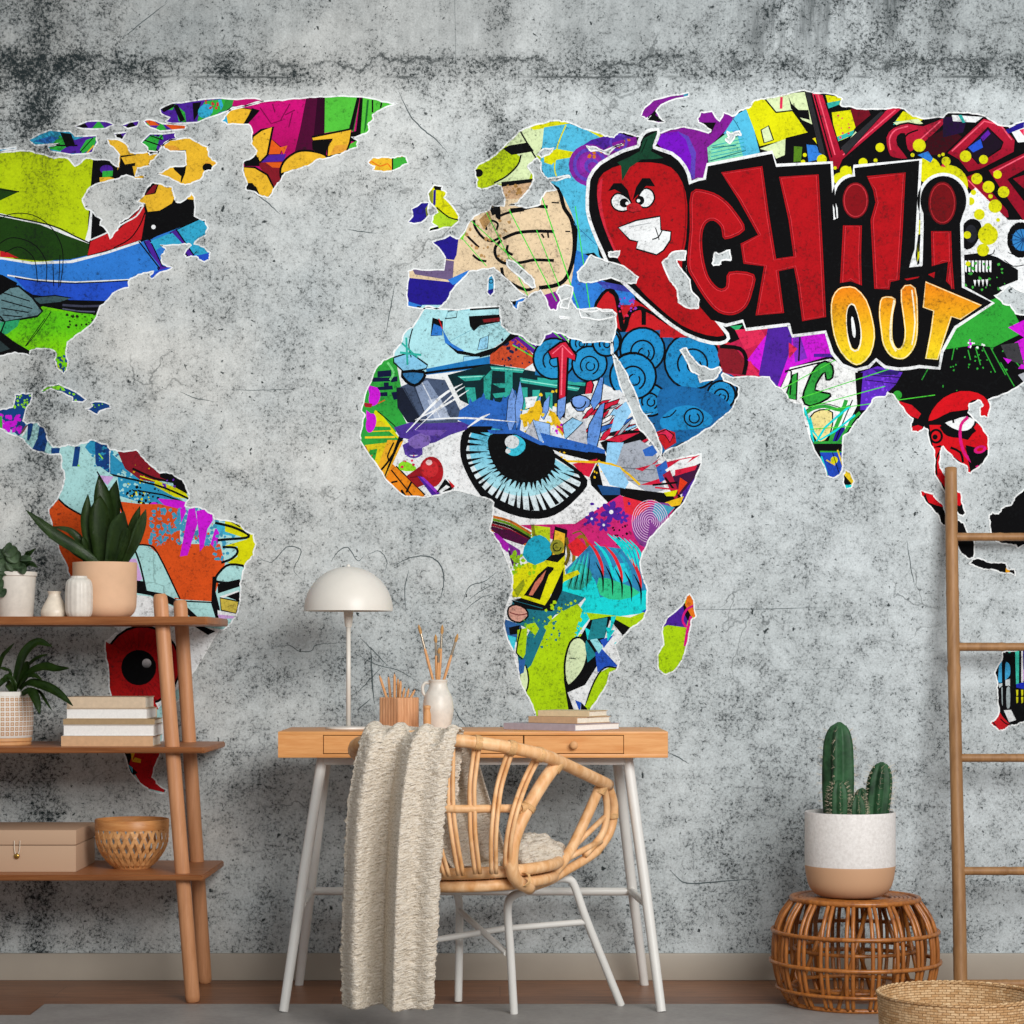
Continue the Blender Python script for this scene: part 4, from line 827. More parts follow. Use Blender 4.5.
# curls on the north coast
def curlf(cx, cy, r):
    x_, y_ = Fx('%d,%d' % (cx, cy))[0]; r /= 4
    disc(BK, x_, y_, r + 2.0); disc('#2388c0', x_, y_, r); ringd(BK, 1.5, x_, y_ + r * .1, r * 0.55, a0=140, a1=430); ringd(BK, 1.3, x_ + r * .05, y_ + r * .15, r * 0.26, a0=-40, a1=260); splat('#0e3c60', (x_ - r * .8, y_ - r * .8, x_ + r * .8, y_ + r * .8), int(r * 1.6), 0.3, 0.7, cx)
s('#1f6fa8', G('225,290 540,290 545,480 460,440 380,450 300,430 220,420'))
for q in ((965, 290, 42), (1075, 280, 46), (855, 355, 78), (998, 375, 66)): curlf(*q)
curl(612, 425, 88); curl(505, 290, 50)
# red arrow
o('#c21f38', sm2(Fx('832,325 880,290 905,285 945,340 940,365 912,350 905,500 895,590 870,585 875,400 870,350 845,355'), 1), 2.2); ln('#ef6a80', 1.4, Fx('890,310 885,500'), 0); ln('#ef6a80', 1.2, Fx('850,335 890,300 930,340'), 0); o('#6f98dc', Fx('870,520 905,505 900,570 880,600 868,580'), 0.9)
o('#c21f38', Fx('975,520 985,450 1005,440 1015,460 1000,520'), 1.4)
# right half: shards
s('#d9dde0', G('390,500 560,480 620,560 700,680 720,760 640,860 480,740 380,600')); o('#6f98dc', sm2(G('360,520 400,500 440,520 430,555 390,565'), 2), 1.2); ringd(BK, 1.3, *G('395,525')[0], 7, 7, 0, 200)
for k, q in enumerate(('410,590 500,535 560,515 550,535 470,575', '470,610 520,580 560,545 520,600 480,620', '480,640 560,600 600,560 590,590 540,635 490,660', '480,670 600,620 640,610 560,660', '570,720 640,680 690,670 640,705', '600,750 660,715 700,700 640,750', '620,800 700,760 720,740 680,790', '640,830 710,790 730,800 680,830')): o(('#c81f3c', '#e8eaee', '#8fc6ea', '#c81f3c', '#c81f3c', '#e8eaee', '#c81f3c', '#e8eaee')[k], G(q), 1.0)
rs_ = random.Random(21)
for k in range(34):
    gx, gy = rs_.uniform(400, 690), rs_.uniform(500, 720)
    if gx > 540 + (gy - 400) * 0.5: continue
    an = math.radians(rs_.uniform(-48, -14)); ln_ = rs_.uniform(45, 110); wd_ = rs_.uniform(10, 24); ca_, sa_ = math.cos(an), math.sin(an)
    pt = [(0, 0), (ln_ * .4, -wd_ * .5), (ln_, -wd_ * .2), (ln_ * .6, wd_ * .35), (ln_ * .2, wd_ * .5)]
    o(rs_.choice(('#c81f3c', '#c81f3c', '#e8eaee', '#8fc6ea', '#2d62b8', '#17181c', '#9fa6b2')), G(' '.join('%.1f,%.1f' % (gx + x * ca_ - y * sa_, gy + x * sa_ + y * ca_) for x, y in pt)), 0.8)
s(BK, G('480,690 600,640 700,650 640,690 560,700 510,740')); s('#c81f3c', G('500,680 560,660 640,650 560,690')); s('#8fc6ea', G('545,560 590,520 610,560 560,640 520,650'))
for q in ('440,530 480,430 495,430 485,520 455,560', '435,620 480,540 500,530 480,660 455,755 430,750 425,690'): o('#5f8fd8', G(q), 1.0)
s('#2d62b8', G('250,690 400,680 500,720 500,745 260,705')); s(BK, G('260,705 500,735 515,770 470,770 330,735')); s('#b9bdc6', G('350,660 420,600 430,700 360,690')); o('#8fc6ea', G('330,620 370,590 412,610 340,680'), 1.0); o('#b9bdc6', G('175,660 215,595 250,700'), 0.8); o('#8fb6e8', G('210,600 280,615 280,660 240,695'), 0.8)
s('#9fa6b2', G('560,700 640,680 700,720 720,800 740,880 680,895 590,840 540,780')); ln('#5b6270', 0.9, G('560,790 700,800'), 0); ln('#5b6270', 0.9, G('590,840 720,850'), 0); s('#8fc6ea', G('510,690 575,690 545,780 590,850 580,880 500,800')); s('#2d62b8', G('650,720 690,700 710,730 690,745 660,745'))
for q in ('620,795 700,775 720,752 650,805', '610,775 690,735 640,760', '640,860 730,830 760,800 720,860', '700,780 780,760 880,740 800,790 720,815'): s('#c81f3c', G(q))
s('#2d62b8', G('705,790 745,760 760,830 720,850')); s(WH, G('740,800 800,760 850,750 800,800 760,820')); s('#3a1638', G('760,830 885,770 885,800 850,870 800,900')); s(PUR, G('810,890 860,830 850,900 800,960')); s('#c81f3c', G('780,800 870,780 860,800 780,825')); s(BK, G('560,870 800,900 820,940 760,980 560,900')); s('#a01c3a', G('730,820 760,800 800,900 780,920')); ln(BK, 2.0, G('740,830 800,910'), 0); ln('#c81f3c', 1.6, G('700,870 800,880'), 0); ln(BK, 2, G('690,860 790,850'), 0)
s('#d83a1a', G('800,830 830,850 790,900')); s(YL2, G('735,890 790,880 780,905 745,905')); s('#e3b81e', G('740,930 815,905 800,940 750,950')); s('#e3b81e', G('665,925 700,920 695,945 670,945'))
s('#c81f3c', G('370,775 470,755 430,845')); ln('#e3b81e', 2.2, G('340,765 480,770 560,790 640,860'), 2); s(BK, G('430,845 470,770 500,900 560,900 540,960 480,920')); s('#8fc6ea', G('470,770 560,790 595,850 580,875 520,860')); s('#1d4a80', G('470,860 560,870 560,900 490,900')); splat('#e3b81e', (594, 460, 602, 480), 7, 0.6, 1.6, 50); splat('#e3b81e', (548, 452, 565, 462), 9, 0.6, 1.8, 51)
# the eye
s('#e4e7e9', Fx('470,655 500,640 1000,830 1024,1000 610,1000 600,900 470,870 440,760')); s('#e4e7e9', G('430,845 540,960 560,1024 200,1024 300,980'))
ex, ey = Fx('750,770')[0]
eb = sm2(Fx('500,640 480,720 500,800 560,900 640,960 760,995 860,980 950,910 990,840 900,760 800,700 720,660 600,630'), 3); s(BK, eb)
s('#d5e4ea', sm2(Fx('530,640 505,720 525,800 580,880 660,930 760,962 850,950 920,900 965,840 890,770 700,660 600,632'), 3))
s(('g', '#45b4d6', 430, '#a9dbe6', 492), sm2(Fx('530,645 518,720 540,790 590,850 660,890 740,905 820,890 890,850 940,810 880,770 700,660 600,632'), 3))
for k in range(30):
    a_ = math.radians(-20 + k * 8.0 + (k % 3)); 
    ro = 60 + 4 * math.sin(k * 2.3); ri = 43 + 4 * math.sin(k * 1.7)
    cx_, cy_ = Fx('745,735')[0]
    p0 = (cx_ + ri * math.cos(a_ - .012), cy_ + ri * .88 * math.sin(a_)); w_ = 0.036
    q_ = 1.0
    while q_ > 0.5 and not inside(eb, cx_ + (ro + 10) * q_ * math.cos(a_), cy_ + (ro + 6) * .95 * q_ * math.sin(a_)): q_ -= 0.04
    if q_ < 0.74: continue
    s(BK, [(cx_ + (ro + 8) * q_ * math.cos(a_ - w_), cy_ + (ro + 4) * q_ * .95 * math.sin(a_ - w_)), (cx_ + (ro + 8) * q_ * math.cos(a_ + w_), cy_ + (ro + 4) * q_ * .95 * math.sin(a_ + w_)), (cx_ + (ri - 2) * math.cos(a_ + .05), cy_ + (ri - 2) * .9 * math.sin(a_ + .05))])
    a2 = a_ + 0.07; s(BK, [(cx_ + 30 * math.cos(a2 - .07), cy_ + 27 * math.sin(a2 - .07)), (cx_ + 30 * math.cos(a2 + .07), cy_ + 27 * math.sin(a2 + .07)), (cx_ + 41 * math.cos(a2 + .04), cy_ + 37 * math.sin(a2 + .04))])
s(BK, sm2(Fx('600,660 600,740 650,820 740,850 820,830 860,770 850,715 790,690 700,650'), 3)); s('#39bcd6', sm2(Fx('690,660 735,680 740,715 710,742 680,740 665,720'), 3)); disc('#d3d9dc', *Fx('688,688')[0], 7.2, 6.6); disc('#d3d9dc', *Fx('672,724')[0], 2.6)
s(BK, Fx('480,720 490,650 520,625 610,625 600,650 520,650 505,720')); s('#2d62b8', Fx('590,640 720,640 830,700 800,700 700,655 600,655')); s('#2d62b8', Fx('800,650 1000,700 990,730 820,700'))
# white streaks
for q, w_ in (('265,650 400,510 490,455', 2.6), ('300,600 420,540 515,480', 2.0), ('300,640 450,500 500,465', 1.4), ('320,600 500,592 710,608', 1.8), ('510,630 560,595 600,575', 2.4), ('350,590 470,510', 1.2)): ln('#e8ecef', w_, Fx(q), 3, taper=True)
# south: magenta and stripes
s('#c2246e', H('240,180 460,175 560,110 640,60 720,100 760,80 860,110 720,330 600,300 420,260')); s('#d52a3a', H('650,65 760,95 740,160 660,130'))
splat('#4b2396', (585, 502, 630, 525), 10, 1.2, 2.4, 52)
for cx_, cy_, r_ in ((527, 155, 26), (605, 128, 42), (575, 180, 26), (650, 150, 24)):
    x_, y_ = H('%d,%d' % (cx_, cy_))[0]
    for k in range(6):
        a_ = k * PI / 3 + cx_; disc('#4b2396', x_ + r_ / 4 * .6 * math.cos(a_), y_ + r_ / 4 * .6 * math.sin(a_), r_ / 4 * .5, r_ / 4 * .28, rot=a_, n=10)
    disc('#e4e7e9' if r_ > 25 else '#c2246e', x_, y_, r_ / 4 * .2)
splat(BK, (612, 522, 628, 545), 26, 0.6, 1.6, 53)
s('#7a3a88', sm2(H('690,170 740,120 800,90 850,110 800,190 740,270 700,230'), 2)); s('#3f95b0', H('780,90 860,110 800,170 770,130'))
for k in range(9): ringd('#d8b8d8', 0.6, *H('760,165')[0], 2 + k * 2.0, 2 + k * 2.4, 100, 400)
for k, c_ in enumerate(('#b8641c', '#5f8a1c', '#1a1410', '#8a1a2a', '#3a0f2a', '#b8641c')): ln(c_, 2.6, H('%d,%d %d,%d %d,%d' % (125, 145 + k * 11, 200, 165 + k * 12, 285, 215 + k * 11)), 3)
s('#4a0f3a', H('118,190 200,200 280,240 250,260 160,230')); s('#a01ca8', H('118,205 150,215 200,260 190,290 160,265')); s('#3f1050', H('190,280 240,290 235,330 210,345')); s('#7a2c90', H('190,250 240,280 245,310 205,300'))
s(YL2, H('220,350 300,320 380,320 420,300 420,420 360,460 210,470 205,420')); splat('#8fc21a', (510, 550, 535, 575), 40, 1, 3, 54); s('#b5cc1a', H('285,180 360,190 360,250 290,270')); s(BK, H('380,185 430,200 420,300 390,330 340,320 370,240')); s(YEL, H('380,200 420,215 415,290 370,300')); ln('#7a7a1a', 3.0, H('290,180 300,240'), 0)
s('#1f9fbc', sm2(H('250,300 275,240 320,220 360,250 365,300 300,340'), 2)); disc('#8a8a2a', *H('388,268')[0], 7, 7.5); ringd(BK, 1.1, *H('388,268')[0], 4, 4, 0, 280); ln('#6a5a1a', 3.4, H('425,230 435,300 420,340'), 2); ln('#8a6a1a', 3.4, H('455,330 460,250 490,225 510,260 505,330'), 3); ln('#6a5a1a', 1.4, H('450,215 480,205 500,225'), 2)
s('#d8262e', H('430,260 470,230 520,280 520,320 450,300'))
# cyan field
s('#2f7fae', H('520,260 700,280 750,430 740,470 560,480 440,430 420,360')); s(TQ, H('400,440 440,350 480,330 540,400 560,470 650,460 745,440 755,530 640,545 520,540 500,470')); s('#2a9a88', sm2(H('470,330 520,360 525,400 480,440 430,430 440,380'), 2)); s(TQ, H('460,640 450,560 500,480 560,470 530,540 490,590')); disc('#22c5d8', *H('648,372')[0], 9, 10); s('#2f9d5c', H('580,410 640,420 670,470 600,455')); s('#2fc088', sm2(H('555,390 640,410 720,450 640,480 560,460'), 2))
for k in range(6):
    x = 500 + k * 38; y = 235 + k * 12
    ln(('#d8262e', TQ, '#d8262e', '#1f9fbc', '#d8262e', '#1f9fbc')[k], 3.2, H('%d,%d %d,%d %d,%d %d,%d' % (x, y, x + 40, y + 45, x + 68, y + 110, x + 72, y + 170)), 4, taper=True)
    ln(BK, 2.0, H('%d,%d %d,%d %d,%d' % (x + 44, y + 95, x + 70, y + 150, x + 72, y + 215)), 3, taper=True)
for k in range(5): ln(TQ, 2.8, H('%d,%d %d,%d %d,%d' % (590 + k * 22, 215 + k * 6, 640 + k * 20, 260 + k * 8, 680 + k * 12, 320 + k * 14)), 3, taper=True)
for k in range(4): ln('#2fc0b8', 2.4, H('%d,%d %d,%d %d,%d' % (470 + k * 14, 310 - k * 6, 440 + k * 20, 370, 425 + k * 24, 430)), 3, taper=True); ln(BK, 1.4, H('%d,%d %d,%d %d,%d' % (478 + k * 14, 320 - k * 6, 452 + k * 20, 380, 432 + k * 24, 440)), 3, taper=True)
s(YL2, H('360,400 470,360 480,375 380,425')); s(BK, H('250,470 310,380 350,345 375,350 360,470 365,525 330,520 215,480')); s('#c2705a', H('275,460 300,410 345,360 330,400 290,462')); s(YL2, H('320,480 355,380 400,330 415,345 380,400 350,505 240,470 260,462'))
s('#8f9a1a', H('215,440 255,395 260,420 230,470'))
# dark teal and lime base
s('#1f6f80', H('210,480 360,520 400,440 500,470 470,500 380,540 330,600 320,640 240,780 230,700 280,600 200,560')); s(BK, H('205,480 330,515 360,470 415,350 410,440 370,525 300,520 230,510')); o('#cf9a8a', sm2(H('195,510 225,498 262,515 272,545 240,570 205,560 192,540'), 2), 1.8); ln('#7a3a3a', 1.2, H('200,530 235,540 268,535'), 2); s('#2f5f9a', H('175,555 245,580 235,650 190,640')); s(BK, H('195,590 240,580 235,615 200,620')); s(BK, H('225,640 245,580 240,680')); s('#3fc5d8', H('190,620 225,630 215,690'))
LM = '#a8cf12'
s(LM, H('255,580 300,570 320,600 400,530 470,495 490,520 450,640 420,740 430,860 470,960 280,980 250,790 300,690 320,640')); splat(LM, (540, 600, 585, 640), 70, 0.8, 2.6, 55); splat('#1f6f80', (540, 620, 560, 648), 16, 0.6, 1.8, 56); splat('#5aa83a', (522, 618, 545, 640), 24, 0.6, 1.6, 57); s(LM, H('505,530 600,540 680,550 755,520 750,560 680,600 600,560 520,560')); s(LM, H('230,600 270,590 260,720 225,690')); ln(BK, 1.4, H('245,590 225,690 260,720'), 2)
s('#1f6f80', H('325,580 345,600 285,740 240,785 235,745')); o('#cfe0b0', sm2(H('240,770 262,740 275,800 262,850 240,820'), 2), 1.6); s('#2f5fa0', H('235,720 262,715 255,770 235,780'))
# lens shape at the cape
s(BK, H('480,630 520,560 600,545 680,590 640,640 560,660 550,740 500,820 430,850 470,960 440,960 415,800 420,700')); o('#cfdfb4', sm2(H('430,820 418,740 440,650 480,630 510,670 500,740 470,790'), 3), 2.0); s('#1f7f8a', H('505,640 545,700 510,730 500,660')); ln('#1a2a1a', 0.8, H('435,712 465,716'), 0)
s('#e0e4e6', H('600,560 650,620 640,720 630,755 560,690')); s('#2450b8', H('540,690 565,672 635,748 600,745 550,770')); s('#8fd6e0', H('520,640 545,630 572,668 555,695')); s('#2450b8', H('560,640 615,620 575,672')); s('#1f7f8a', H('530,560 590,550 580,630 510,640')); s(TQ, H('605,545 625,545 605,600 620,600 590,645 585,590 600,590')); s(TQ, H('500,590 520,600 510,640'))
s(LM, H('600,748 635,755 600,830 520,920 490,930 520,840 560,770')); ln(BK, 1.6, H('630,752 580,750 540,800 500,900'), 3); s('#e0e4e6', H('470,880 520,835 500,900 470,960')); s('#2450b8', H('460,880 485,890 480,930')); s(BK, H('485,890 510,915 480,960'))
disc(TQ, *H('628,655')[0], 2.6, 1.8); s('#2450b8', H('725,525 748,515 748,535'))
# Madagascar
s(LM, MADA); s(PUR, H('800,595 830,545 900,495 915,540 905,590 830,580')); s(BK, H('890,490 905,495 925,540 915,570 900,540')); s('#e0721c', H('900,500 910,455 940,470 945,550 925,545')); ln('#d0187a', 2.2, H('905,590 890,560 905,520 940,500'), 3); ln('#d0187a', 3.0, H('925,545 910,600 900,665'), 2)
# Corsica, Italy, Crete
s('#3fa0d0', CORS); s(INK, E('415,840 440,835 440,866 415,866')); ringd(BK, 0.8, *E('428,805')[0], 2); s(BLU, ITAL); s(BK, E('500,880 530,880 525,905')); s(INK, CRET); disc(LGRN, *E('728,952')[0], 1.0)
for h in HOLES: addp(None, h)

mural = thing('wall_mural', 'world map mural in colourful graffiti printed across the grey concrete wall', 'mural', (0, DW, 1.6))
def land(nm, regs, label):
    ob = paint(nm, regs, None, 0.0006, label)
    ob.parent = mural; ob.matrix_parent_inverse = Matrix.Translation(-Vector(mural.location))
    return ob
land('landmass', [NAm, BAFF] + ISLE, 'North America in lime, green, blue and yellow graffiti')
land('landmass', [SAm, CUBA, HISP], 'South America in orange, pale blue and violet with a red eye')
land('landmass', [GRNL, ELLS, ICEL], 'Greenland and Iceland in magenta, yellow and green')
land('landmass', [EURA, NOVZ, IREL, GBRI, ITAL, CORS, CRET, SRIL], 'Europe and Asia')
land('landmass', [AFRI, MADA], 'Africa with a big blue eye')
land('landmass', [SUMA, JAVA, BORN], 'black and red islands of South East Asia')
land('landmass', [AUST], 'Australia in black with blue and red')
def reparent(ob):
    ob.parent = mural; ob.matrix_parent_inverse = Matrix.Translation(-Vector(mural.location)); return ob
ob = reparent(ribbon('coast_outline', [NAm, SAm, CUBA, HISP, GRNL, ELLS, ICEL, BAFF, IREL, GBRI, EURA, NOVZ, ITAL, CORS, CRET, AFRI, MADA, SRIL, SUMA, JAVA, BORN, AUST] + ISLE, None, 0.0009))

# ------------------------------------------------------------------ the chili lettering on top
LAYERS = []
PEP = sm2(I('55,425 62,390 100,340 190,290 250,272 258,250 265,235 280,215 325,203 315,240 308,275 380,300 430,350 452,420 456,560 448,700 440,780 470,850 520,930 565,980 600,1020 596,1040 545,1046 440,1010 330,930 220,830 150,760 110,680 75,600 52,520'), 2)
LET = (I('445,421 490,404 519,399 527,345 785,295 800,348 1018,335') + J('262,560 280,552') + [J('%.1f,%.1f' % (348 + 81 * math.cos(math.radians(a)), 470 + 84 * math.sin(math.radians(a))))[0] for a in range(150, 275, 15)] + J('345,352 605,322 583,740 618,738 622,572') + [J('%.1f,%.1f' % (701 + 92 * math.cos(math.radians(a)), 484 + 100 * math.sin(math.radians(a))))[0] for a in range(150, 391, 12)] + J('768,575 775,830 895,890 745,985')
       + L('690,205 682,268 605,260 560,268 520,270 470,262 432,232 400,262 350,274 300,255 262,210 232,122 98,138 88,95') + I('850,972 680,992 668,958 600,975 540,960 480,890 440,780 450,600'))
WEDGE = J('262,560 285,545 300,575 272,640 266,660')
def offsetp(p, w):
    Lf, Rt = strokepoly(p, w * 2, True)
    return Lf if abs(area2(Lf)) > abs(area2(Rt)) else Rt
PEPW = offsetp(PEP, 3.4); LETW = offsetp(LET, 3.2)
s(WH, PEPW); s(WH, LETW); ln(WH, 6.4, LET, 0, True); ln(WH, 6.8, PEP, 0, True)
s(BK, PEP); s('#aa141a', sm2(I('85,425 110,372 190,337 300,330 380,350 425,410 445,500 440,640 425,720 432,790 500,900 560,970 592,1022 520,1020 420,980 320,900 240,820 170,720 120,610 90,510'), 2))
s('#c4283a', sm2(I('87,425 108,390 100,470 122,590 175,715 150,680 112,590 88,500'), 2)); ln('#7d0d14', 1.2, I('430,430 440,520 432,640 412,720'), 3)
s('#16402c', I('255,285 270,235 325,205 300,285 350,312 320,316 262,318 215,350 184,405 180,345 165,330 215,308')); ln('#0c2418', 1.2, I('262,290 285,235'), 0)
o(WH, sm2(I('140,480 165,453 205,470 222,495 212,518 180,526 150,512'), 3), 1.6); o(WH, sm2(I('248,472 272,435 303,443 314,475 292,507 260,507'), 3), 1.6)
for x, y in ((193, 492), (255, 482)): disc(BK, *I('%d,%d' % (x, y))[0], 4.6)
disc(WH, *I('204,494')[0], 1.7); disc(WH, *I('250,483')[0], 1.7); disc('#b8222a', *I('232,512')[0], 7.6, 5.2); ln('#6d0c12', 0.9, I('203,520 225,530 258,524'), 2)
s(BK, I('128,445 150,413 182,413 207,440 220,484 190,458 155,438')); s(BK, I('226,482 240,430 265,393 296,393 317,426 280,424 255,452'))
o('#dfe3e5', I('168,590 240,562 336,545 340,600 380,606 378,640 350,682 322,700 240,676 246,647 214,640'), 1.6); ln(BK, 1.3, I('305,638 330,628 345,600'), 2); ln(BK, 1.0, I('318,592 330,628 332,640'), 0); ln('#9aa0a4', 0.7, I('210,588 300,572'), 0)
s(BK, LET); s(WH, J('564,750 616,745 618,738 622,590 606,590 600,640 578,700')) ; s(BK, J('600,620 610,618 606,690 594,730 590,700'))
LR = '#a8121a'; LRI = '#c8303a'
def letter(pts, c=LR, ci=LRI, w=1.3):
    s(c, pts); q = pts; A2 = area2(q)
    ins = offsetp(q, -2.2) if False else None
    Lf, Rt = strokepoly(q, 4.6, True); inn = Lf if abs(area2(Lf)) < abs(area2(Rt)) else Rt
    ln(ci, w, inn, 0, True)
    ln('#6d0a10', 0.7, [( (a[0]*3+b[0])/4, (a[1]*3+b[1])/4) for a, b in zip(inn, q)], 0, True)
letter(sm2(I('460,450 530,445 590,475 640,530 675,600 595,638 580,590 550,563 520,575 505,620 508,700 530,785 570,832 600,825 612,768 712,778 705,850 680,910 630,940 570,930 520,880 470,800 445,740 455,600'), 3))
s(WH, I('545,715 560,705 565,720 610,680 620,725 575,720 582,738 560,742')); s('#c8303a', I('582,705 602,698 604,714'))
letter(I('580,370 745,345 772,540 800,715 870,705 850,560 812,388 970,378 988,700 1000,948 905,965 885,820 872,752 810,765 832,932 718,942 752,745 670,735 658,655 728,620 650,480'))
disc('#7d1018', *J('350,482')[0], 13, 18); ringd('#b8303a', 1.0, *J('350,482')[0], 11.4, 16.2); letter(J('300,582 375,582 372,700 375,822 330,805 288,812'))
letter(J('395,385 550,370 538,600 525,800 490,808 485,838 425,835 410,560 430,490 420,440'))
disc('#6d1016', *J('697,493')[0], 14, 21.5); ringd('#a8262e', 1.0, *J('697,493')[0], 12.2, 19.4); letter(J('652,605 732,605 736,720 745,838 712,805 720,728 700,732 655,745')); s(LR, J('640,778 668,768 664,792')); s(LR, J('545,796 605,786 600,792 556,802'))
OG = ('g', '#e07f16', 290, '#e8cf22', 358)
def oletter(p):
    s('#efe9cf', offsetp(p, 0.0)); s(OG, p)
    Lf, Rt = strokepoly(p, 1.6, True); ln('#f0e2b0', 1.0, Lf if abs(area2(Lf)) < abs(area2(Rt)) else Rt, 0, True)
oletter(sm2(L('250,50 256,-10 280,-45 310,-54 350,-50 395,0 420,80 428,150 410,220 370,258 335,255 290,210 262,140'), 2)); ln('#f3ead0', 1.6, sm2(L('315,60 325,22 345,22 365,90 372,150 360,200 332,195 318,130'), 2), 0, True); s(BK, sm2(L('315,60 325,25 345,25 365,90 370,150 358,195 335,190 318,130'), 2)); s(WH, sm2(L('332,75 340,70 350,120 348,150 338,140'), 2))
oletter(sm2(L('443,50 455,-10 510,-5 500,60 498,150 515,192 536,182 546,120 530,-40 590,-48 600,100 590,180 560,225 530,238 490,225 460,180 450,120'), 3)); ln('#efe7c8', 1.8, L('505,0 492,80 490,160 512,205'), 2); ln('#efe7c8', 1.4, L('575,-40 588,90 575,180'), 2)
oletter(L('630,-75 855,20 770,80 735,68 705,160 680,240 628,235 648,130 660,45 618,30'))
for h in (HOLES[0], HOLES[1], HOLES[2], HOLES[3]): addp(None, h)
pep_layers = LAYERS
reparent(paint('chili_pepper', [PEPW], None, 0.0012, 'angry red chili pepper with a white outline'))
reparent(paint('lettering', [LETW], None, 0.0015, 'CHILI OUT in red and orange block letters'))
for h in HOLES: reparent(ribbon('sea_outline', [h], None, 0.0018, w=1.6))

# scratches and scuffs scored into the concrete
SC = [(B('795,45 840,140 900,205 940,235 990,290'), 1.3), (B('590,598 640,606 705,613'), 0.9), (B('215,450 270,490 322,540'), 1.1), ([(670, 870.7), (686.6, 883), (720, 881.5), (754, 879)], 1.3), ([(669, 753), (678, 757), (689, 764)], 1.2)]
Z3_ = tile(250, 540, 4.096)
for q, w_ in (('80,440 125,436 165,432 200,455 250,455 270,430 330,424 390,420', .8), ('85,457 165,452', .7), ('285,450 390,452', .7), ('450,400 510,460 570,520', 1.0), ('420,462 520,510 610,535 700,590', .8), ('440,625 490,572 540,520', .9), ('440,700 470,670 495,650', 1.0), ('835,690 860,730 890,770', 1.1), ('590,105 650,75 720,65 770,90 792,140 790,200 770,260', 1.3), ('650,120 635,200 640,300', .9), ('495,440 500,560 510,670', 1.6), ('30,70 90,90 150,30 210,45 180,120 210,160', .9), ('330,90 360,50 400,30 440,85 470,60', 1.0), ('480,60 530,45 560,90 550,140', .8), ('870,260 900,190 960,170 1010,130', .9), ('880,290 940,240 1000,220', .8), ('890,250 960,200 1010,180', .7)): SC.append((Z3_(q), w_))
Z4_ = tile(640, 480, 3.2)
for q, w_ in (('855,195 865,270 880,345', .9), ('660,150 655,270', .5), ('120,415 400,412 620,408', .6), ('450,608 700,600', .8)): SC.append((Z4_(q), w_))
for q, w_ in (('120,40 145,20 168,2', .9), ('455,0 456,66', 1.2), ('180,392 195,398 215,402', .7), ('230,390 262,390 300,389', .6), ('395,285 390,310 386,335', .9)): SC.append((tile(0, 0, 1)(q), w_))
V_, F_, C_ = [], [], []
rs = random.Random(4)
for pts, w_ in SC:
    pts = [(x + rs.uniform(-.35, .35), y + rs.uniform(-.35, .35)) for x, y in sm2(pts, 6, False)]
    Lf, Rt = strokepoly(pts, w_, False, True); b = len(V_); V_.extend(Lf); V_.extend(Rt); n_ = len(pts)
    for i in range(n_ - 1): F_.append([b + i, b + i + 1, b + n_ + i + 1, b + n_ + i]); C_.append('#566062')
scr = structure(finish_paint('wall_scratches', V_, F_, C_, bpy.data.objects['wall_back'], 0.0004, None))
# ================================================================== MATERIALS
M_SHELF = mat_wood('shelf_walnut_veneer', '#8a5330', '#b27548', 'X', 18, 0.42)
M_POLE = mat_wood('turned_beech', '#b27a52', '#cc9268', 'Z', 20, 0.45)
M_DESK = mat_wood('desk_bamboo', '#c98548', '#dfa468', 'X', 26, 0.4)
M_DESKSIDE = M_DESK
M_WHITE = mat_plain('white_lacquer', '#dddbd6', 0.35, 0.5, 0.015, 20)
M_LAMP = mat_plain('lamp_enamel', '#d8d3ca', 0.4, 0.45, 0.02, 12)
M_RATTAN = mat_wood('pale_rattan', '#d3995f', '#efc495', 'Z', 16, 0.45, 3)
M_BIND = mat_plain('cane_binding', '#d9ad78', 0.5, 0.4, 0.08, 120)
M_CANE = mat_wood('brown_cane', '#7a4118', '#ba7432', 'Z', 22, 0.35, 4, 0.5)
M_BAMBOO = mat_wood('ladder_bamboo', '#7f5833', '#aa7f54', 'Z', 9, 0.5, 10)
M_CERAM = mat_plain('matt_white_ceramic', '#d6d0c6', 0.4, 0.5, 0.04, 60)
M_CREAM = mat_plain('cream_ceramic', '#e0d4c2', 0.4, 0.5, 0.05, 50)
M_CLAY = mat_plain('sand_clay', '#d7b08f', 0.7, 0.25, 0.03, 14)
M_SOIL = mat_plain('soil', '#2a1d14', 0.95, 0.1, 0.15, 150, 0.5)
M_PAGES = mat_wood('page_block', '#d8cdb8', '#efe8da', 'X', 40, 0.8, 0.02)
M_PAGESW = mat_plain('white_pages', '#e8e6e2', 0.8, 0.2, 0.03, 200)
M_TAN = mat_plain('tan_wood', '#cf9a68', 0.5, 0.3, 0.05, 60)
M_PENCIL = mat_plain('bare_pencil_wood', '#d29a66', 0.5, 0.3, 0.06, 90)
M_LEAD = mat_plain('pencil_lead', '#38302c', 0.5, 0.3)
M_METAL = mat_plain('brushed_ferrule', '#a89a88', 0.3, 0.6)
M_METAL.node_tree.nodes['Principled BSDF'].inputs['Metallic'].default_value = 0.7
M_BRASS = mat_plain('brass', '#a8853f', 0.3, 0.6)
M_BRASS.node_tree.nodes['Principled BSDF'].inputs['Metallic'].default_value = 0.8
M_HAIR = mat_plain('brush_hair', '#b98d58', 0.8, 0.1, 0.1, 300)

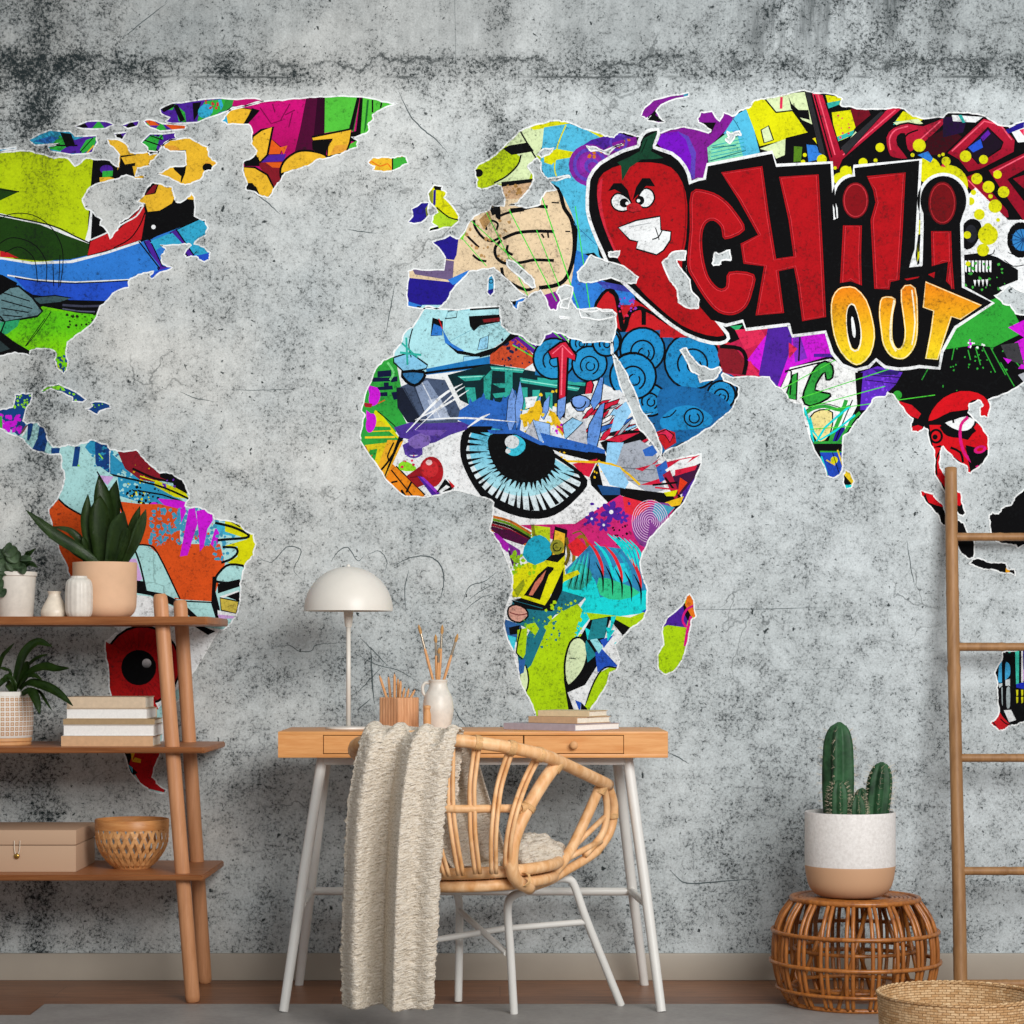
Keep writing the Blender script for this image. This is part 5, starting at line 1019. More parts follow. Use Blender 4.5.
# ---- leaf materials
def mat_leaf(name, a, b, rough_=0.4, vein=0.0):
    t = NT(name); v = t.coord()
    n = t.noise(t.mapping(v, (1, 1, 0.35)), 30, 5, 0.6); n2 = t.noise(v, 110, 3, 0.6)
    f = t.math('ADD', t.math('MULTIPLY', n, 0.7), t.math('MULTIPLY', n2, 0.3))
    t.set(t.ramp(f, [(0.32, a), (0.68, b)]), rough_, 0.4); return t.m
M_LEAFD = mat_leaf('deep_green_leaf', '#18300f', '#354f1e')
M_LEAFB = mat_leaf('banded_leaf', '#1a3011', '#415a2a')
M_LEAFG = mat_leaf('glossy_leaf', '#172c10', '#3a5622', 0.3)
M_LEAFV = mat_leaf('silvered_leaf', '#132a10', '#6b8660', 0.4)
M_STEM = mat_plain('plant_stem', '#4c4a26', 0.6, 0.3, 0.1, 60)

def leaf(bm, pts, w, n=(0, -1, 0.15), fold=0.25, thick=0.0012, prof=None, sub=5, tip=0.04):
    """a blade along pts, half width w at its widest, facing n"""
    c = catmull(pts, sub); N = len(c); n = Vector(n).normalized(); rows = []
    prof = prof or (lambda t: max(tip, math.sin(PI * (0.12 + 0.88 * t) ** 1.1) ** 0.75))
    for i, p in enumerate(c):
        t = i / (N - 1); T = (c[min(i + 1, N - 1)] - c[max(i - 1, 0)]).normalized()
        S = T.cross(n)
        if S.length < 1e-4: S = T.orthogonal()
        S.normalize(); U = S.cross(T).normalized(); h = w * prof(t)
        rows.append([bm.verts.new(p + S * (h * a) + U * (abs(a) * h * fold)) for a in (-1, -0.5, 0, 0.5, 1)])
    fs = []
    for i in range(N - 1):
        for k in range(4): fs.append(bm.faces.new((rows[i][k], rows[i][k + 1], rows[i + 1][k + 1], rows[i + 1][k])))
    r = bmesh.ops.solidify(bm, geom=fs, thickness=thick)
    return rows

# ================================================================== FLOOR SLAB ADDED TO STAND IN FOR AN OVERLAY BAND
t = NT('grey_overlay_band'); v = t.n('ShaderNodeNewGeometry').outputs['Position']
n1 = t.noise(v, 5, 5, 0.6); n2 = t.noise(v, 60, 4, 0.7)
f = t.math('ADD', t.math('MULTIPLY', n1, 0.6), t.math('MULTIPLY', n2, 0.4))
t.set(t.ramp(f, [(0.3, '#7f7b78'), (0.7, '#a19d99')]), 0.5, 0.3)
bm = bmesh.new()
BAND_Z = 0.003
x0, x1 = xpx(38, 6.03), 1.62
out = [(x0, 6.118), (x0, 5.93), (-1.75, 5.93), (-1.75, 4.9), (x1, 4.9), (x1, 6.118)]
vs = [bm.verts.new((a, b, 0.0)) for a, b in out]; f = bm.faces.new(vs)
r = bmesh.ops.extrude_face_region(bm, geom=[f])
for e in r['geom']:
    if isinstance(e, bmesh.types.BMVert): e.co.z = BAND_Z
o_ = obj('overlay_band', bm, t.m, smooth=False); tag(o_, 'thin pale grey slab added across the front of the floor in place of an overlay band', 'mat')

# ================================================================== SHELF UNIT
DF, DB = 6.12, 6.56
ZS = [zpx(616.5, DF), zpx(747.5, DF), zpx(875, DF)]
XR = -0.812
shelf = thing('shelf_unit', 'brown wooden open shelf unit with three boards and slanted round poles', 'shelf', (-1.4, 6.35, 0))
for k, z in enumerate(ZS):
    bm = bmesh.new(); th = (0.022, 0.016, 0.017)[k]; xr = XR + (0.012, 0.004, 0.0)[k]
    v_ = [(-2.02, DF), (xr - 0.004, DF), (xr + 0.002, DF + 0.02), (xr + 0.006, DB - 0.02), (xr, DB), (-2.02, DB)]
    lo = [bm.verts.new((a, b + (0.012 if b == DF else 0), z - th)) for a, b in v_]; hi = [bm.verts.new((a, b, z)) for a, b in v_]
    bm.faces.new(list(reversed(lo))); bm.faces.new(hi)
    for i in range(6): bm.faces.new((lo[i], lo[(i + 1) % 6], hi[(i + 1) % 6], hi[i]))
    bmesh.ops.bevel(bm, geom=[e for e in bm.edges], offset=0.003, segments=2, affect='EDGES')
    obj('shelf_board', bm, M_SHELF, shelf, auto=40)
def pole(a, b, r=0.0205):
    bm = bmesh.new(); d = (b - a)
    pts = [a, a + d * 0.006, a + d * 0.02, a + d * 0.5, b - d * 0.015, b - d * 0.004, b]
    tube(bm, pts, [r * 0.7, r * 0.93, r, r, r, r * 0.93, r * 0.75], 20); return bm
fa, fb = P(160, 594, 6.19), P(193, 1003, 6.17); ra, rb = P(180, 600, 6.49), P(205, 983, 6.53)
fb.z = 0.0; rb.z = 0.0
for a, b in ((fa, fb), (ra, rb)):
    obj('leg', pole(a, b), M_POLE, shelf, auto=40)
    m = lambda q: Vector((-2 * 1.42 - q.x, q.y, q.z))
    obj('leg', pole(m(a), m(b)), M_POLE, shelf, auto=40)

# ---- top board
def pot_lathe(prof, seg=48): 
    bm = bmesh.new(); lathe(bm, prof, seg); return bm
def at(px, d, z): return Vector((xpx(px, d), d, z))
k63 = 6.3 / F
# left white pot with a silvery round-leaved plant
g = at(15, 6.3, ZS[0]); pot = thing('potted_peperomia', 'round-leaved silvery plant in a plain tapered off-white pot on the top shelf', 'plant', g)
objl('pot', pot_lathe([(0, 0.0), (0.049, 0.0), (0.051, 0.003), (0.058, 0.115), (0.0615, 0.117), (0.0615, 0.128), (0.056, 0.129), (0.054, 0.115), (0, 0.113)]), M_CERAM, pot, auto=35)
bm = bmesh.new(); lathe(bm, [(0.054, 0.116), (0.03, 0.121), (0, 0.122)], 24); objl('soil', bm, M_SOIL, pot)
rnd = random.Random(3)
def roundleaf(base, tip, w, n):
    b_, t_ = Vector(base), Vector(tip); bm = bmesh.new()
    tube(bm, catmull([Vector((b_.x * 0.4, b_.y * 0.4, 0.112)), b_ * 0.8 + Vector((0, 0, 0.03)), b_], 4), 0.0015, 5)
    leaf(bm, [b_, b_.lerp(t_, 0.5) + Vector(n) * 0.004, t_], w, n, 0.15, prof=lambda t: max(0.03, math.sin(PI * min(1, 0.06 + t * 0.94)) ** 0.55)); return bm
for (bx, bz, tx, tz, w, ny) in ((-0.01, 0.17, -0.02, 0.115, 0.028, -0.9), (-0.002, 0.185, 0.018, 0.15, 0.022, -0.8), (-0.04, 0.15, -0.045, 0.09, 0.024, -0.9), (0.005, 0.15, 0.035, 0.135, 0.014, -0.7), (-0.03, 0.19, -0.05, 0.165, 0.024, -0.6), (-0.022, 0.19, 0.005, 0.195, 0.018, -0.5), (0.02, 0.165, 0.06, 0.16, 0.012, -0.5), (-0.03, 0.175, -0.02, 0.125, 0.027, -0.9), (0.0, 0.165, 0.012, 0.125, 0.022, -0.9), (-0.005, 0.2, 0.0, 0.165, 0.022, -0.8), (0.02, 0.15, 0.04, 0.12, 0.014, -0.8), (-0.04, 0.12, -0.038, 0.06, 0.020, -1.0), (-0.035, 0.085, -0.02, 0.055, 0.017, -1.0)):
    objl('leaf', roundleaf((bx, -0.045, bz), (tx, -0.06, tz), w, (0.1, ny, 0.35)), M_LEAFV, pot)
for (x0_, z0_, x1_, z1_, x2_, z2_, w) in ((0.01, 0.12, 0.03, 0.165, 0.064, 0.195, 0.009), (0.01, 0.125, 0.04, 0.15, 0.068, 0.14, 0.010), (0.0, 0.12, 0.03, 0.15, 0.05, 0.155, 0.008), (0.01, 0.12, 0.035, 0.175, 0.045, 0.185, 0.007)):
    bm = bmesh.new(); leaf(bm, [Vector((x0_, 0, z0_)), Vector((x1_, -0.01, z1_)), Vector((x2_, -0.02, z2_))], w, (0.2, -0.8, 0.5)); objl('leaf', bm, M_LEAFD, pot)
# bud vase
g = at(54.5, 6.27, ZS[0]); bm = pot_lathe(smooth_prof([(0, 0), (0.032, 0.0), (0.0375, 0.008), (0.036, 0.022), (0.024, 0.046), (0.0165, 0.062), (0.0185, 0.071), (0.0195, 0.0725), (0.0165, 0.0725), (0.0135, 0.062), (0.018, 0.045), (0, 0.03)], 4))
v1 = objl('bud_vase', bm, M_CREAM); v1.location = g; tag(v1, 'small cream teardrop bud vase on the top shelf', 'vase')
# ribbed jar
g = at(79, 6.24, ZS[0]); bm = bmesh.new(); prof = smooth_prof([(0, 0), (0.026, 0.0), (0.034, 0.006), (0.0375, 0.025), (0.0378, 0.075), (0.034, 0.1), (0.0235, 0.109), (0.0225, 0.114), (0.0195, 0.114), (0.02, 0.105), (0.03, 0.09), (0.03, 0.02), (0, 0.012)], 4)
rings = lathe(bm, prof, 64)
for i, R_ in enumerate(rings):
    if len(R_) > 1:
        for k, v in enumerate(R_): 
            q = 1 + 0.018 * math.cos(16 * 2 * PI * k / 64); v.co.x *= q; v.co.y *= q
v2 = objl('jar', bm, M_CERAM); v2.location = g; tag(v2, 'upright off-white jar with faint ribs beside the cream bud vase', 'vase')
# big clay pot with snake plant
g = at(104.8, 6.36, ZS[0]); plant = thing('potted_snake_plant', 'broad-bladed snake plant in a large sand-coloured clay pot on the top shelf', 'plant', g)
objl('pot', pot_lathe(smooth_prof([(0, 0), (0.055, 0.0), (0.076, 0.008), (0.0875, 0.028), (0.0895, 0.06)], 4) + [(0.0905, 0.155), (0.0905, 0.157), (0.087, 0.157), (0.085, 0.15), (0.084, 0.13), (0, 0.128)]), M_CLAY, plant, auto=40)
bm = bmesh.new(); lathe(bm, [(0.085, 0.132), (0.05, 0.139), (0, 0.14)], 24); objl('soil', bm, M_SOIL, plant)
def DP(txt, d): return [P(a, b, d + dd) for (a, b), dd in zip(D(txt), (0.0, -0.02, -0.03, -0.035, -0.04, -0.04))]
def blade(txt, d, wpx, nm='leaf', mat=None, n=(0.1, -1, 0.2), par=None, fold=0.3, prof=None, conv=DP):
    bm = bmesh.new(); leaf(bm, conv(txt, d), wpx / 4 * 6.36 / F / 2, n, fold, 0.002, prof); return obj(nm, bm, mat or M_LEAFB, par or plant)
bl = lambda t: max(0.03, (0.55 + 0.45 * min(1, t * 2.2)) * (1 - max(0, (t - 0.55) / 0.45) ** 2.2))
for txt, d, w, n in (('430,725 420,600 410,470 395,365', 6.40, 78, (0.3, -1, 0.1)), ('455,725 450,600 455,480 466,385', 6.41, 74, (-0.3, -1, 0.1)), ('405,725 402,620 398,520 400,445', 6.36, 84, (0.1, -1, 0.2)), ('440,725 462,640 480,570 496,508', 6.34, 82, (-0.25, -1, 0.2)), ('385,725 360,640 345,540 352,440', 6.37, 52, (0.4, -1, 0.2)),
                     ('395,725 330,675 220,605 102,503', 6.33, 52, (-0.3, -0.8, 0.6)), ('385,725 330,640 280,590 205,570', 6.38, 34, (-0.2, -0.7, 0.7)), ('380,725 330,690 270,640 215,600', 6.35, 46, (-0.2, -0.7, 0.7)), ('490,725 530,650 560,570 584,500', 6.35, 46, (0.5, -1, 0.2)), ('480,725 510,640 535,560 560,488', 6.39, 44, (0.5, -0.9, 0.2)), ('470,725 490,660 505,600 512,575', 6.34, 42, (0.3, -1, 0.3)), ('350,725 345,680 340,640 330,610', 6.36, 30, (0, -1, 0.3))):
    blade(txt, d, w, n=n, prof=bl)

# ---- middle board
W8 = tile(0, 620, 7.877)
t = NT('lattice_glaze'); v = t.coord(); X_, Y_, Z_ = t.sep(v)
ang = t.math('ARCTAN2', Y_, X_); u = t.math('FRACT', t.math('MULTIPLY', ang, 40 / (2 * PI))); vv = t.math('FRACT', t.math('MULTIPLY', Z_, 1 / 0.0136))
du = t.math('ABSOLUTE', t.math('SUBTRACT', u, 0.5)); dv = t.math('ABSOLUTE', t.math('SUBTRACT', vv, 0.5)); mx = t.math('MAXIMUM', du, dv)
ring_ = t.math('MULTIPLY', t.rng(mx, 0.36, 0.38, 1, 0), t.rng(mx, 0.18, 0.21, 0.45, 1))
ring_ = t.math('MULTIPLY', ring_, t.math('MULTIPLY', t.rng(Z_, 0.028, 0.029), t.rng(Z_, 0.138, 0.139, 1, 0)))
t.set(t.mix(ring_, '#dedad3', '#b98a5e'), 0.5, 0.4); t.bump(ring_, 0.3, 0.002); M_LATT = t.m
g = at(2, 6.28, ZS[1]); pot = thing('potted_bird_nest_fern', 'long-leaved dark green plant in a white pot patterned with small tan squares', 'plant', g)
objl('pot', pot_lathe([(0, 0.022), (0.08, 0.022), (0.0845, 0.03), (0.087, 0.08), (0.0835, 0.15), (0.082, 0.151), (0.079, 0.15), (0.08, 0.13), (0, 0.128)]), M_LATT, pot, auto=40)
objl('saucer', pot_lathe([(0, 0), (0.078, 0.0), (0.081, 0.003), (0.081, 0.009), (0.079, 0.011), (0.083, 0.013), (0.0825, 0.0215), (0, 0.0215)]), M_TAN, pot, auto=35)
bm = bmesh.new(); lathe(bm, [(0.08, 0.132), (0.05, 0.138), (0, 0.139)], 24); objl('soil', bm, M_SOIL, pot)
def WP(txt, d): return [P(a, b, d + dd) for (a, b), dd in zip(W8(txt), (0.0, -0.03, -0.05, -0.06, -0.07))]
def wl(txt, d, w, n, fold=0.35): 
    bm = bmesh.new(); leaf(bm, WP(txt, d), w / 7.877 * 6.3 / F / 2, n, fold, 0.001, lambda t: max(0.04, math.sin(PI * min(1, 0.1 + 0.9 * t)) ** 0.7)); obj('leaf', bm, M_LEAFG, pot)
for a_ in (('110,560 150,400 200,260 300,175 412,210', 6.28, 88, (-0.3, -1, 0.4)), ('150,540 215,380 290,305 380,268', 6.30, 46, (0, -0.8, 0.7)), ('150,540 240,420 350,375 450,390 550,380', 6.27, 88, (0.1, -0.8, 0.7)), ('160,560 240,500 380,540 470,590 575,678', 6.24, 92, (0.2, -0.8, 0.7)), ('170,580 245,570 285,640 312,740', 6.22, 78, (0.4, -1, 0.3)), ('-40,520 10,310 60,240 115,180', 6.30, 34, (0.2, -1, 0.2)), ('80,560 75,420 40,390 -10,375', 6.27, 46, (0.0, -0.8, 0.6)), ('100,570 60,490 30,480 -20,540', 6.22, 66, (-0.1, -1, 0.5)), ('120,575 100,500 60,450 20,470', 6.24, 60, (0, -0.9, 0.6)), ('130,560 200,470 260,440 330,470', 6.26, 60, (0, -0.8, 0.8)), ('110,560 180,440 215,350 230,330', 6.29, 60, (0.2, -1, 0.2)), ('180,560 300,560 360,640 410,715', 6.26, 26, (0.3, -0.9, 0.4))): wl(*a_)

# books
def book(name, label, L_, W_, T_, loc, rz, cover, pages, group, spine_front=True, over=0.003):
    """lying book: length L_ along x, spine (or fore edge) on the -y side"""
    root = thing(name, label, 'book', loc, group, rz)
    bm = bmesh.new(); c = 0.0018
    box(bm, (-L_ / 2, 0, 0), (L_ / 2, W_, c), 0.0006, 1); box(bm, (-L_ / 2, 0, T_ - c), (L_ / 2, W_, T_), 0.0006, 1)
    y0 = 0 if spine_front else W_ - c * 1.5
    box(bm, (-L_ / 2, y0 + (0.0 if spine_front else 0), c * 0.5), (L_ / 2, y0 + c * 1.5, T_ - c * 0.5), 0.0005, 1)
    objl('cover', bm, cover, root, smooth=False)
    bm = bmesh.new()
    box(bm, (-L_ / 2 + over, (c * 1.5 if spine_front else over), c), (L_ / 2 - over, (W_ - over if spine_front else W_ - c * 1.5), T_ - c))
    objl('pages', bm, pages, root, smooth=False)
    return root
mc = lambda n, c: mat_plain(n, c, 0.6, 0.3, 0.04, 80)
C_OAT, C_SAND, C_KHAKI, C_PALE, C_LILAC, C_STRAW = mc('oat_cover', '#cdb79c'), mc('sand_cover', '#c9a27c'), mc('khaki_cover', '#a48a66'), mc('pale_cover', '#dcd8d2'), mc('lilac_cover', '#a79da6'), mc('straw_cover', '#cdb894')
yb = 6.19; kb = yb / F; z = ZS[1]
stack = [('bottom book of the shelf stack, with a sandy tan spine', 215, 540, 37, C_SAND, M_PAGES, True),
         ('white-edged book lying second from the bottom of the shelf stack', 220, 545, 40, C_PALE, M_PAGESW, False),
         ('thin khaki-covered book in the middle of the shelf stack', 222, 545, 20, C_KHAKI, M_PAGES, True),
         ('pale paperback second from the top of the shelf stack', 230, 520, 38, C_OAT, M_PAGESW, False),
         ('topmost book of the shelf stack, beige with dark board edges', 234, 512, 40, C_OAT, M_PAGES, True)]
for k, (lb, a, b, th, cv, pg, sf) in enumerate(stack):
    T_ = th / 3.531 * kb; L_ = (b - a) / 3.531 * kb; xc = ((a + b) / 2 / 3.531 - VX) * kb
    book('book', lb, L_, 0.15 + 0.004 * k, T_ - 0.0004, (xc, yb + 0.002 * k, z), 0.01 * (k % 3 - 1), cv, pg, 'books stacked on the middle shelf', sf)
    z += T_

# ---- bottom board
t = NT('linen_cloth'); v = t.coord()
wv_ = t.math('ADD', t.noise(t.mapping(v, (1, 1, 12)), 120, 3, 0.6), t.noise(t.mapping(v, (12, 12, 1)), 120, 3, 0.6))
t.set(t.ramp(wv_, [(0.35, '#97795f'), (0.65, '#bb9c82')]), 0.9, 0.15); t.bump(wv_, 0.2, 0.001); M_LINEN = t.m
yb = 6.2; kb = yb / F; x0, x1 = xpx(-42, yb), xpx(76, yb)
root = thing('storage_box', 'beige linen storage box with a thread clasp on the bottom shelf', 'box', ((x0 + x1) / 2, 6.2, ZS[2]))
hh = 0.117; lid = 0.042
bm = bmesh.new(); box(bm, (x0, yb, ZS[2]), (x1, yb + 0.29, ZS[2] + hh - lid - 0.0012), 0.003); obj('body', bm, M_LINEN, root, auto=40)
bm = bmesh.new(); box(bm, (x0 - 0.001, yb - 0.001, ZS[2] + hh - lid), (x1 + 0.001, yb + 0.291, ZS[2] + hh), 0.004); obj('lid', bm, M_LINEN, root, auto=40)
bm = bmesh.new(); c = Vector((xpx(17.2, yb), yb - 0.002, ZS[2] + 0.045)); lathe(bm, [(0, -0.001), (0.007, 0), (0.008, 0.003), (0.006, 0.006), (0, 0.0065)], 20); bm.transform(Matrix.Translation(c) @ Matrix.Rotation(PI / 2, 4, 'X')); obj('button', bm, M_BRASS, root)
bm = bmesh.new(); tube(bm, catmull([c + Vector((-0.007, -0.003, 0.043)), c + Vector((-0.006, -0.003, 0.015)), c + Vector((0, -0.004, 0.002)), c + Vector((0.007, -0.003, 0.015)), c + Vector((0.009, -0.003, 0.043))], 5), 0.0011, 6); obj('clasp_thread', bm, M_CREAM, root)
# woven bamboo bowl basket
g = at(132, 6.32, ZS[2]); root = thing('bamboo_basket', 'small open-weave bamboo bowl basket beside the linen box', 'basket', g)
bprof = lambda t: (0.048 + 0.052 * min(1, math.sin(min(1, t * 1.25) * PI / 2)) ** 0.8 + 0.001, 0.004 + 0.109 * t)
def strip(bm, fpos, n, w, th=0.0012):
    """flat ribbon through fpos(t) -> (point, outward, across)"""
    rows = []
    for i in range(n + 1):
        p, o_, a_ = fpos(i / n); rows.append([bm.verts.new(p + a_ * w / 2 + o_ * th), bm.verts.new(p - a_ * w / 2 + o_ * th), bm.verts.new(p - a_ * w / 2), bm.verts.new(p + a_ * w / 2)])
    for i in range(n):
        for k in range(4): bm.faces.new((rows[i][k], rows[i][(k + 1) % 4], rows[i + 1][(k + 1) % 4], rows[i + 1][k]))
M_SPLIT = mat_wood('split_bamboo', '#b87c46', '#dba870', 'Z', 18, 0.45, 4)
bm = bmesh.new(); NS = 26
for dirn in (1, -1):
    for k in range(NS):
        a0 = 2 * PI * k / NS
        def fp(t, dirn=dirn, a0=a0):
            a = a0 + dirn * t * 0.46; r, z = bprof(t); r += 0.0012 * math.sin(t * 26 + (0 if dirn > 0 else PI))
            p = Vector((r * math.cos(a), r * math.sin(a), z)); o_ = Vector((math.cos(a), math.sin(a), -0.1)); tv = Vector((-math.sin(a), math.cos(a), 0))
            return p, o_.normalized(), (tv * 0.95 + Vector((0, 0, -0.3 * dirn))).normalized()
        strip(bm, fp, 14, 0.0090)
objl('woven_body', bm, M_SPLIT, root, smooth=False)
bm = bmesh.new(); lathe(bm, [(0, 0.0), (0.05, 0.0), (0.054, 0.004), (0.048, 0.006), (0, 0.006)], 32); objl('base', bm, M_SPLIT, root, auto=40)
bm = bmesh.new(); lathe(bm, [(0.0995, 0.111), (0.1035, 0.111), (0.104, 0.137), (0.1025, 0.139), (0.0985, 0.139), (0.098, 0.111), (0.0995, 0.111)], 56); objl('rim', bm, mat_wood('bent_rim', '#b06f38', '#d0945a', 'Z', 8, 0.4, 0.2), root, auto=40)

# ================================================================== DESK
DK = 6.0; kd = DK / F; ZT = zpx(731.5, DK)
dz = lambda y: zpx(y, DK); dx = lambda x: xpx(x, DK)
desk = thing('desk', 'light wooden desk with slim drawers and splayed white metal legs', 'desk', (dx(473), 6.27, BAND_Z))
X0, X1 = dx(278), dx(668); Y0, Y1 = DK, 6.37; zt0, zb1, zb0 = dz(735.2), dz(754), dz(757.8); xa, xb = dx(323), dx(624)
bm = bmesh.new()
box(bm, (X0, Y0, zt0), (X1, Y1, ZT), 0.002); box(bm, (X0, Y0, zb0), (X1, Y1, zb1), 0.002)
box(bm, (X0, Y0 + 0.0003, zb0 + 0.001), (xa, Y1, ZT - 0.001), 0.0); box(bm, (xb, Y0 + 0.0003, zb0 + 0.001), (X1, Y1, ZT - 0.001), 0.0)
box(bm, (xa, Y1 - 0.02, zb1), (xb, Y1 - 0.001, zt0), 0)
obj('desk_top', bm, M_DESK, desk, auto=30)
wd = (xb - xa) / 3
for k in range(3):
    a, b = xa + wd * k + 0.0016, xa + wd * (k + 1) - 0.0016
    bm = bmesh.new(); box(bm, (a, Y0 + 0.0005, zb1 + 0.0016), (b, Y0 + 0.018, zt0 - 0.0016), 0.001, 1)
    box(bm, (a + 0.004, Y0 + 0.018, zb1 + 0.002), (b - 0.004, Y1 - 0.03, zb1 + 0.008)); box(bm, (a + 0.004, Y0 + 0.018, zb1 + 0.002), (a + 0.012, Y1 - 0.03, zt0 - 0.006)); box(bm, (b - 0.012, Y0 + 0.018, zb1 + 0.002), (b - 0.004, Y1 - 0.03, zt0 - 0.006))
    dr = obj('drawer', bm, M_DESK, desk, smooth=False)
    bm = bmesh.new(); lathe(bm, smooth_prof([(0, 0), (0.006, 0.0), (0.0065, 0.006), (0.0105, 0.012), (0.0105, 0.017), (0.006, 0.02), (0, 0.0205)], 3), 20)
    bm.transform(Matrix.Translation(((a + b) / 2, Y0 + 0.0006, (zt0 + zb1) / 2 - 0.001)) @ Matrix.Rotation(PI / 2, 4, 'X'))
    obj('knob', bm, M_TAN, dr)
def mtube(nm, pts, r, parent, mat=M_WHITE, seg=16, n=0):
    bm = bmesh.new(); tube(bm, catmull(pts, n) if n else pts, r, seg); return obj(nm, bm, mat, parent, auto=50)
def foot(px, d, z=BAND_Z): return Vector((xpx(px, d), d, z))
bm = bmesh.new(); box(bm, (dx(322), 6.06, zb0 - 0.022), (dx(626), 6.10, zb0 - 0.0005), 0.003); box(bm, (dx(326), 6.25, zb0 - 0.022), (dx(622), 6.29, zb0 - 0.0005), 0.003)
obj('under_frame', bm, M_WHITE, desk, auto=40)
mtube('leg', [P(322.5, 757, 6.075), P(303, 880, 6.05), foot(283.5, 5.985)], [0.0145, 0.0145, 0.0125], desk)
mtube('leg', [P(627.5, 757, 6.075), P(645, 885, 6.05), foot(661.5, 5.985)], [0.0145, 0.0145, 0.0125], desk)
mtube('leg', [P(326.5, 757, 6.27), P(313, 870, 6.385), foot(299, 6.49, 0.0)], [0.0145, 0.0145, 0.0125], desk)
mtube('leg', [P(617, 757, 6.27), P(630, 870, 6.385), foot(644.5, 6.49, 0.0)], [0.0145, 0.0145, 0.0125], desk)
mtube('side_bar', [P(302, 904, 6.05), P(311, 891, 6.41)], 0.011, desk); mtube('side_bar', [P(647.5, 905, 6.05), P(631, 891, 6.41)], 0.011, desk)
mtube('stretcher', [P(311, 891, 6.41), P(631, 891.5, 6.41)], 0.0115, desk)

# ---- things on the desk
ld = 6.20; kl = ld / F; lx = xpx(348.5, ld)
lamp = thing('table_lamp', 'off-white dome table lamp on a thin pole at the left of the desk', 'lamp', (lx, ld, ZT))
zz = lambda y: zpx(y, ld) - ZT
objl('base', pot_lathe([(0, 0), (0.062, 0), (0.0635, 0.002), (0.0625, 0.006), (0.01, 0.0095), (0, 0.0095)]), M_LAMP, lamp, auto=40)
bm = bmesh.new(); tube(bm, [(0, 0, 0.008), (0, 0, zz(620))], 0.0062, 16); objl('pole', bm, M_LAMP, lamp)
objl('socket', pot_lathe([(0, zz(627)), (0.0085, zz(627)), (0.0105, zz(624)), (0.0135, zz(611)), (0.0135, zz(604)), (0, zz(604))]), M_LAMP, lamp, auto=40)
R_ = 44.6 * kl; hgt = 44.5 * kl; zb_ = zz(611)
prof = [(R_ * math.cos(a), zb_ + hgt * math.sin(a)) for a in [PI / 2 * i / 16 for i in range(17)]]
prof = [(R_ * 0.985, zb_ + 0.0005), (R_, zb_)] + prof[1:-1] + [(0, zb_ + hgt)]
inn = [(max(0, (R_ - 0.003) * math.cos(a)), zb_ + (hgt - 0.003) * math.sin(a)) for a in [PI / 2 * i / 16 for i in range(16)]] + [(0, zb_ + hgt - 0.003)]
bm = bmesh.new(); lathe(bm, list(reversed(inn)) + prof, 64); objl('lamp_shade', bm, M_LAMP, lamp, auto=50)
bm = bmesh.new(); lathe(bm, [(0.005, zb_ + hgt - 0.001), (0.005, zb_ + hgt + 0.004), (0.003, zb_ + hgt + 0.006), (0, zb_ + hgt + 0.006)], 16); objl('finial', bm, M_LAMP, lamp)
# pencil holder
pd = 6.22; kp = pd / F; g = at(399.2, pd, ZT); side = 28.3 * kp; hp = 31.5 * kp
ph = thing('pencil_holder', 'square ribbed wooden pencil holder between the lamp and the white jug', 'pencil holder', g, None, PI / 4)
bm = bmesh.new(); hs = side / 2; nr = 7; wr = side / nr
box(bm, (-hs, -hs, 0), (hs, hs, 0.006))
for k in range(4):
    R4 = Matrix.Rotation(k * PI / 2, 4, 'Z')
    for i in range(nr):
        st = len(bm.verts); vs = box(bm, (-hs + i * wr + 0.0005, -hs, 0.0), (-hs + (i + 1) * wr - 0.0005, -hs + 0.006, hp), 0.0025, 2)
        for v in vs: v.co = R4 @ v.co
    vs = box(bm, (-hs + 0.003, -hs + 0.002, 0.0), (hs - 0.003, -hs + 0.006, hp - 0.002)); 
    for v in vs: v.co = R4 @ v.co
objl('ribbed_walls', bm, mat_wood('ribbed_beech', '#c08a62', '#dba981', 'Z', 30, 0.5, 6), ph, auto=40)
Z3 = tile(250, 540, 4.096)
def stick(p0, p1, name, label, cat, group, kind):
    d = (p1 - p0); Ln = d.length; root = thing(name, label, cat, p0, group); root.rotation_mode = 'QUATERNION'; root.rotation_quaternion = Vector((0, 0, 1)).rotation_difference(d.normalized())
    if kind == 'pencil':
        bm = bmesh.new(); lathe(bm, [(0, 0), (0.0036, 0), (0.0036, Ln - 0.016), (0.0016, Ln - 0.006)], 6); objl('shaft', bm, M_PENCIL, root, smooth=False)
        bm = bmesh.new(); lathe(bm, [(0.0016, Ln - 0.006), (0.0002, Ln), (0, Ln)], 6); objl('lead', bm, M_LEAD, root)
    else:
        bm = bmesh.new(); lathe(bm, smooth_prof([(0, 0), (0.0022, 0.002), (0.0032, Ln * 0.35), (0.0042, Ln * 0.62), (0.0032, Ln * 0.75)], 3), 10); objl('handle', bm, M_PENCIL, root)
        bm = bmesh.new(); lathe(bm, [(0.0033, Ln * 0.75), (0.0036, Ln * 0.78), (0.0034, Ln * 0.90)], 10); objl('ferrule', bm, M_METAL, root)
        bm = bmesh.new(); lathe(bm, smooth_prof([(0.0033, Ln * 0.90), (0.0044, Ln * 0.93), (0.0035, Ln * 0.97), (0.0, Ln)], 3), 10); objl('bristles', bm, M_HAIR, root)
    return root
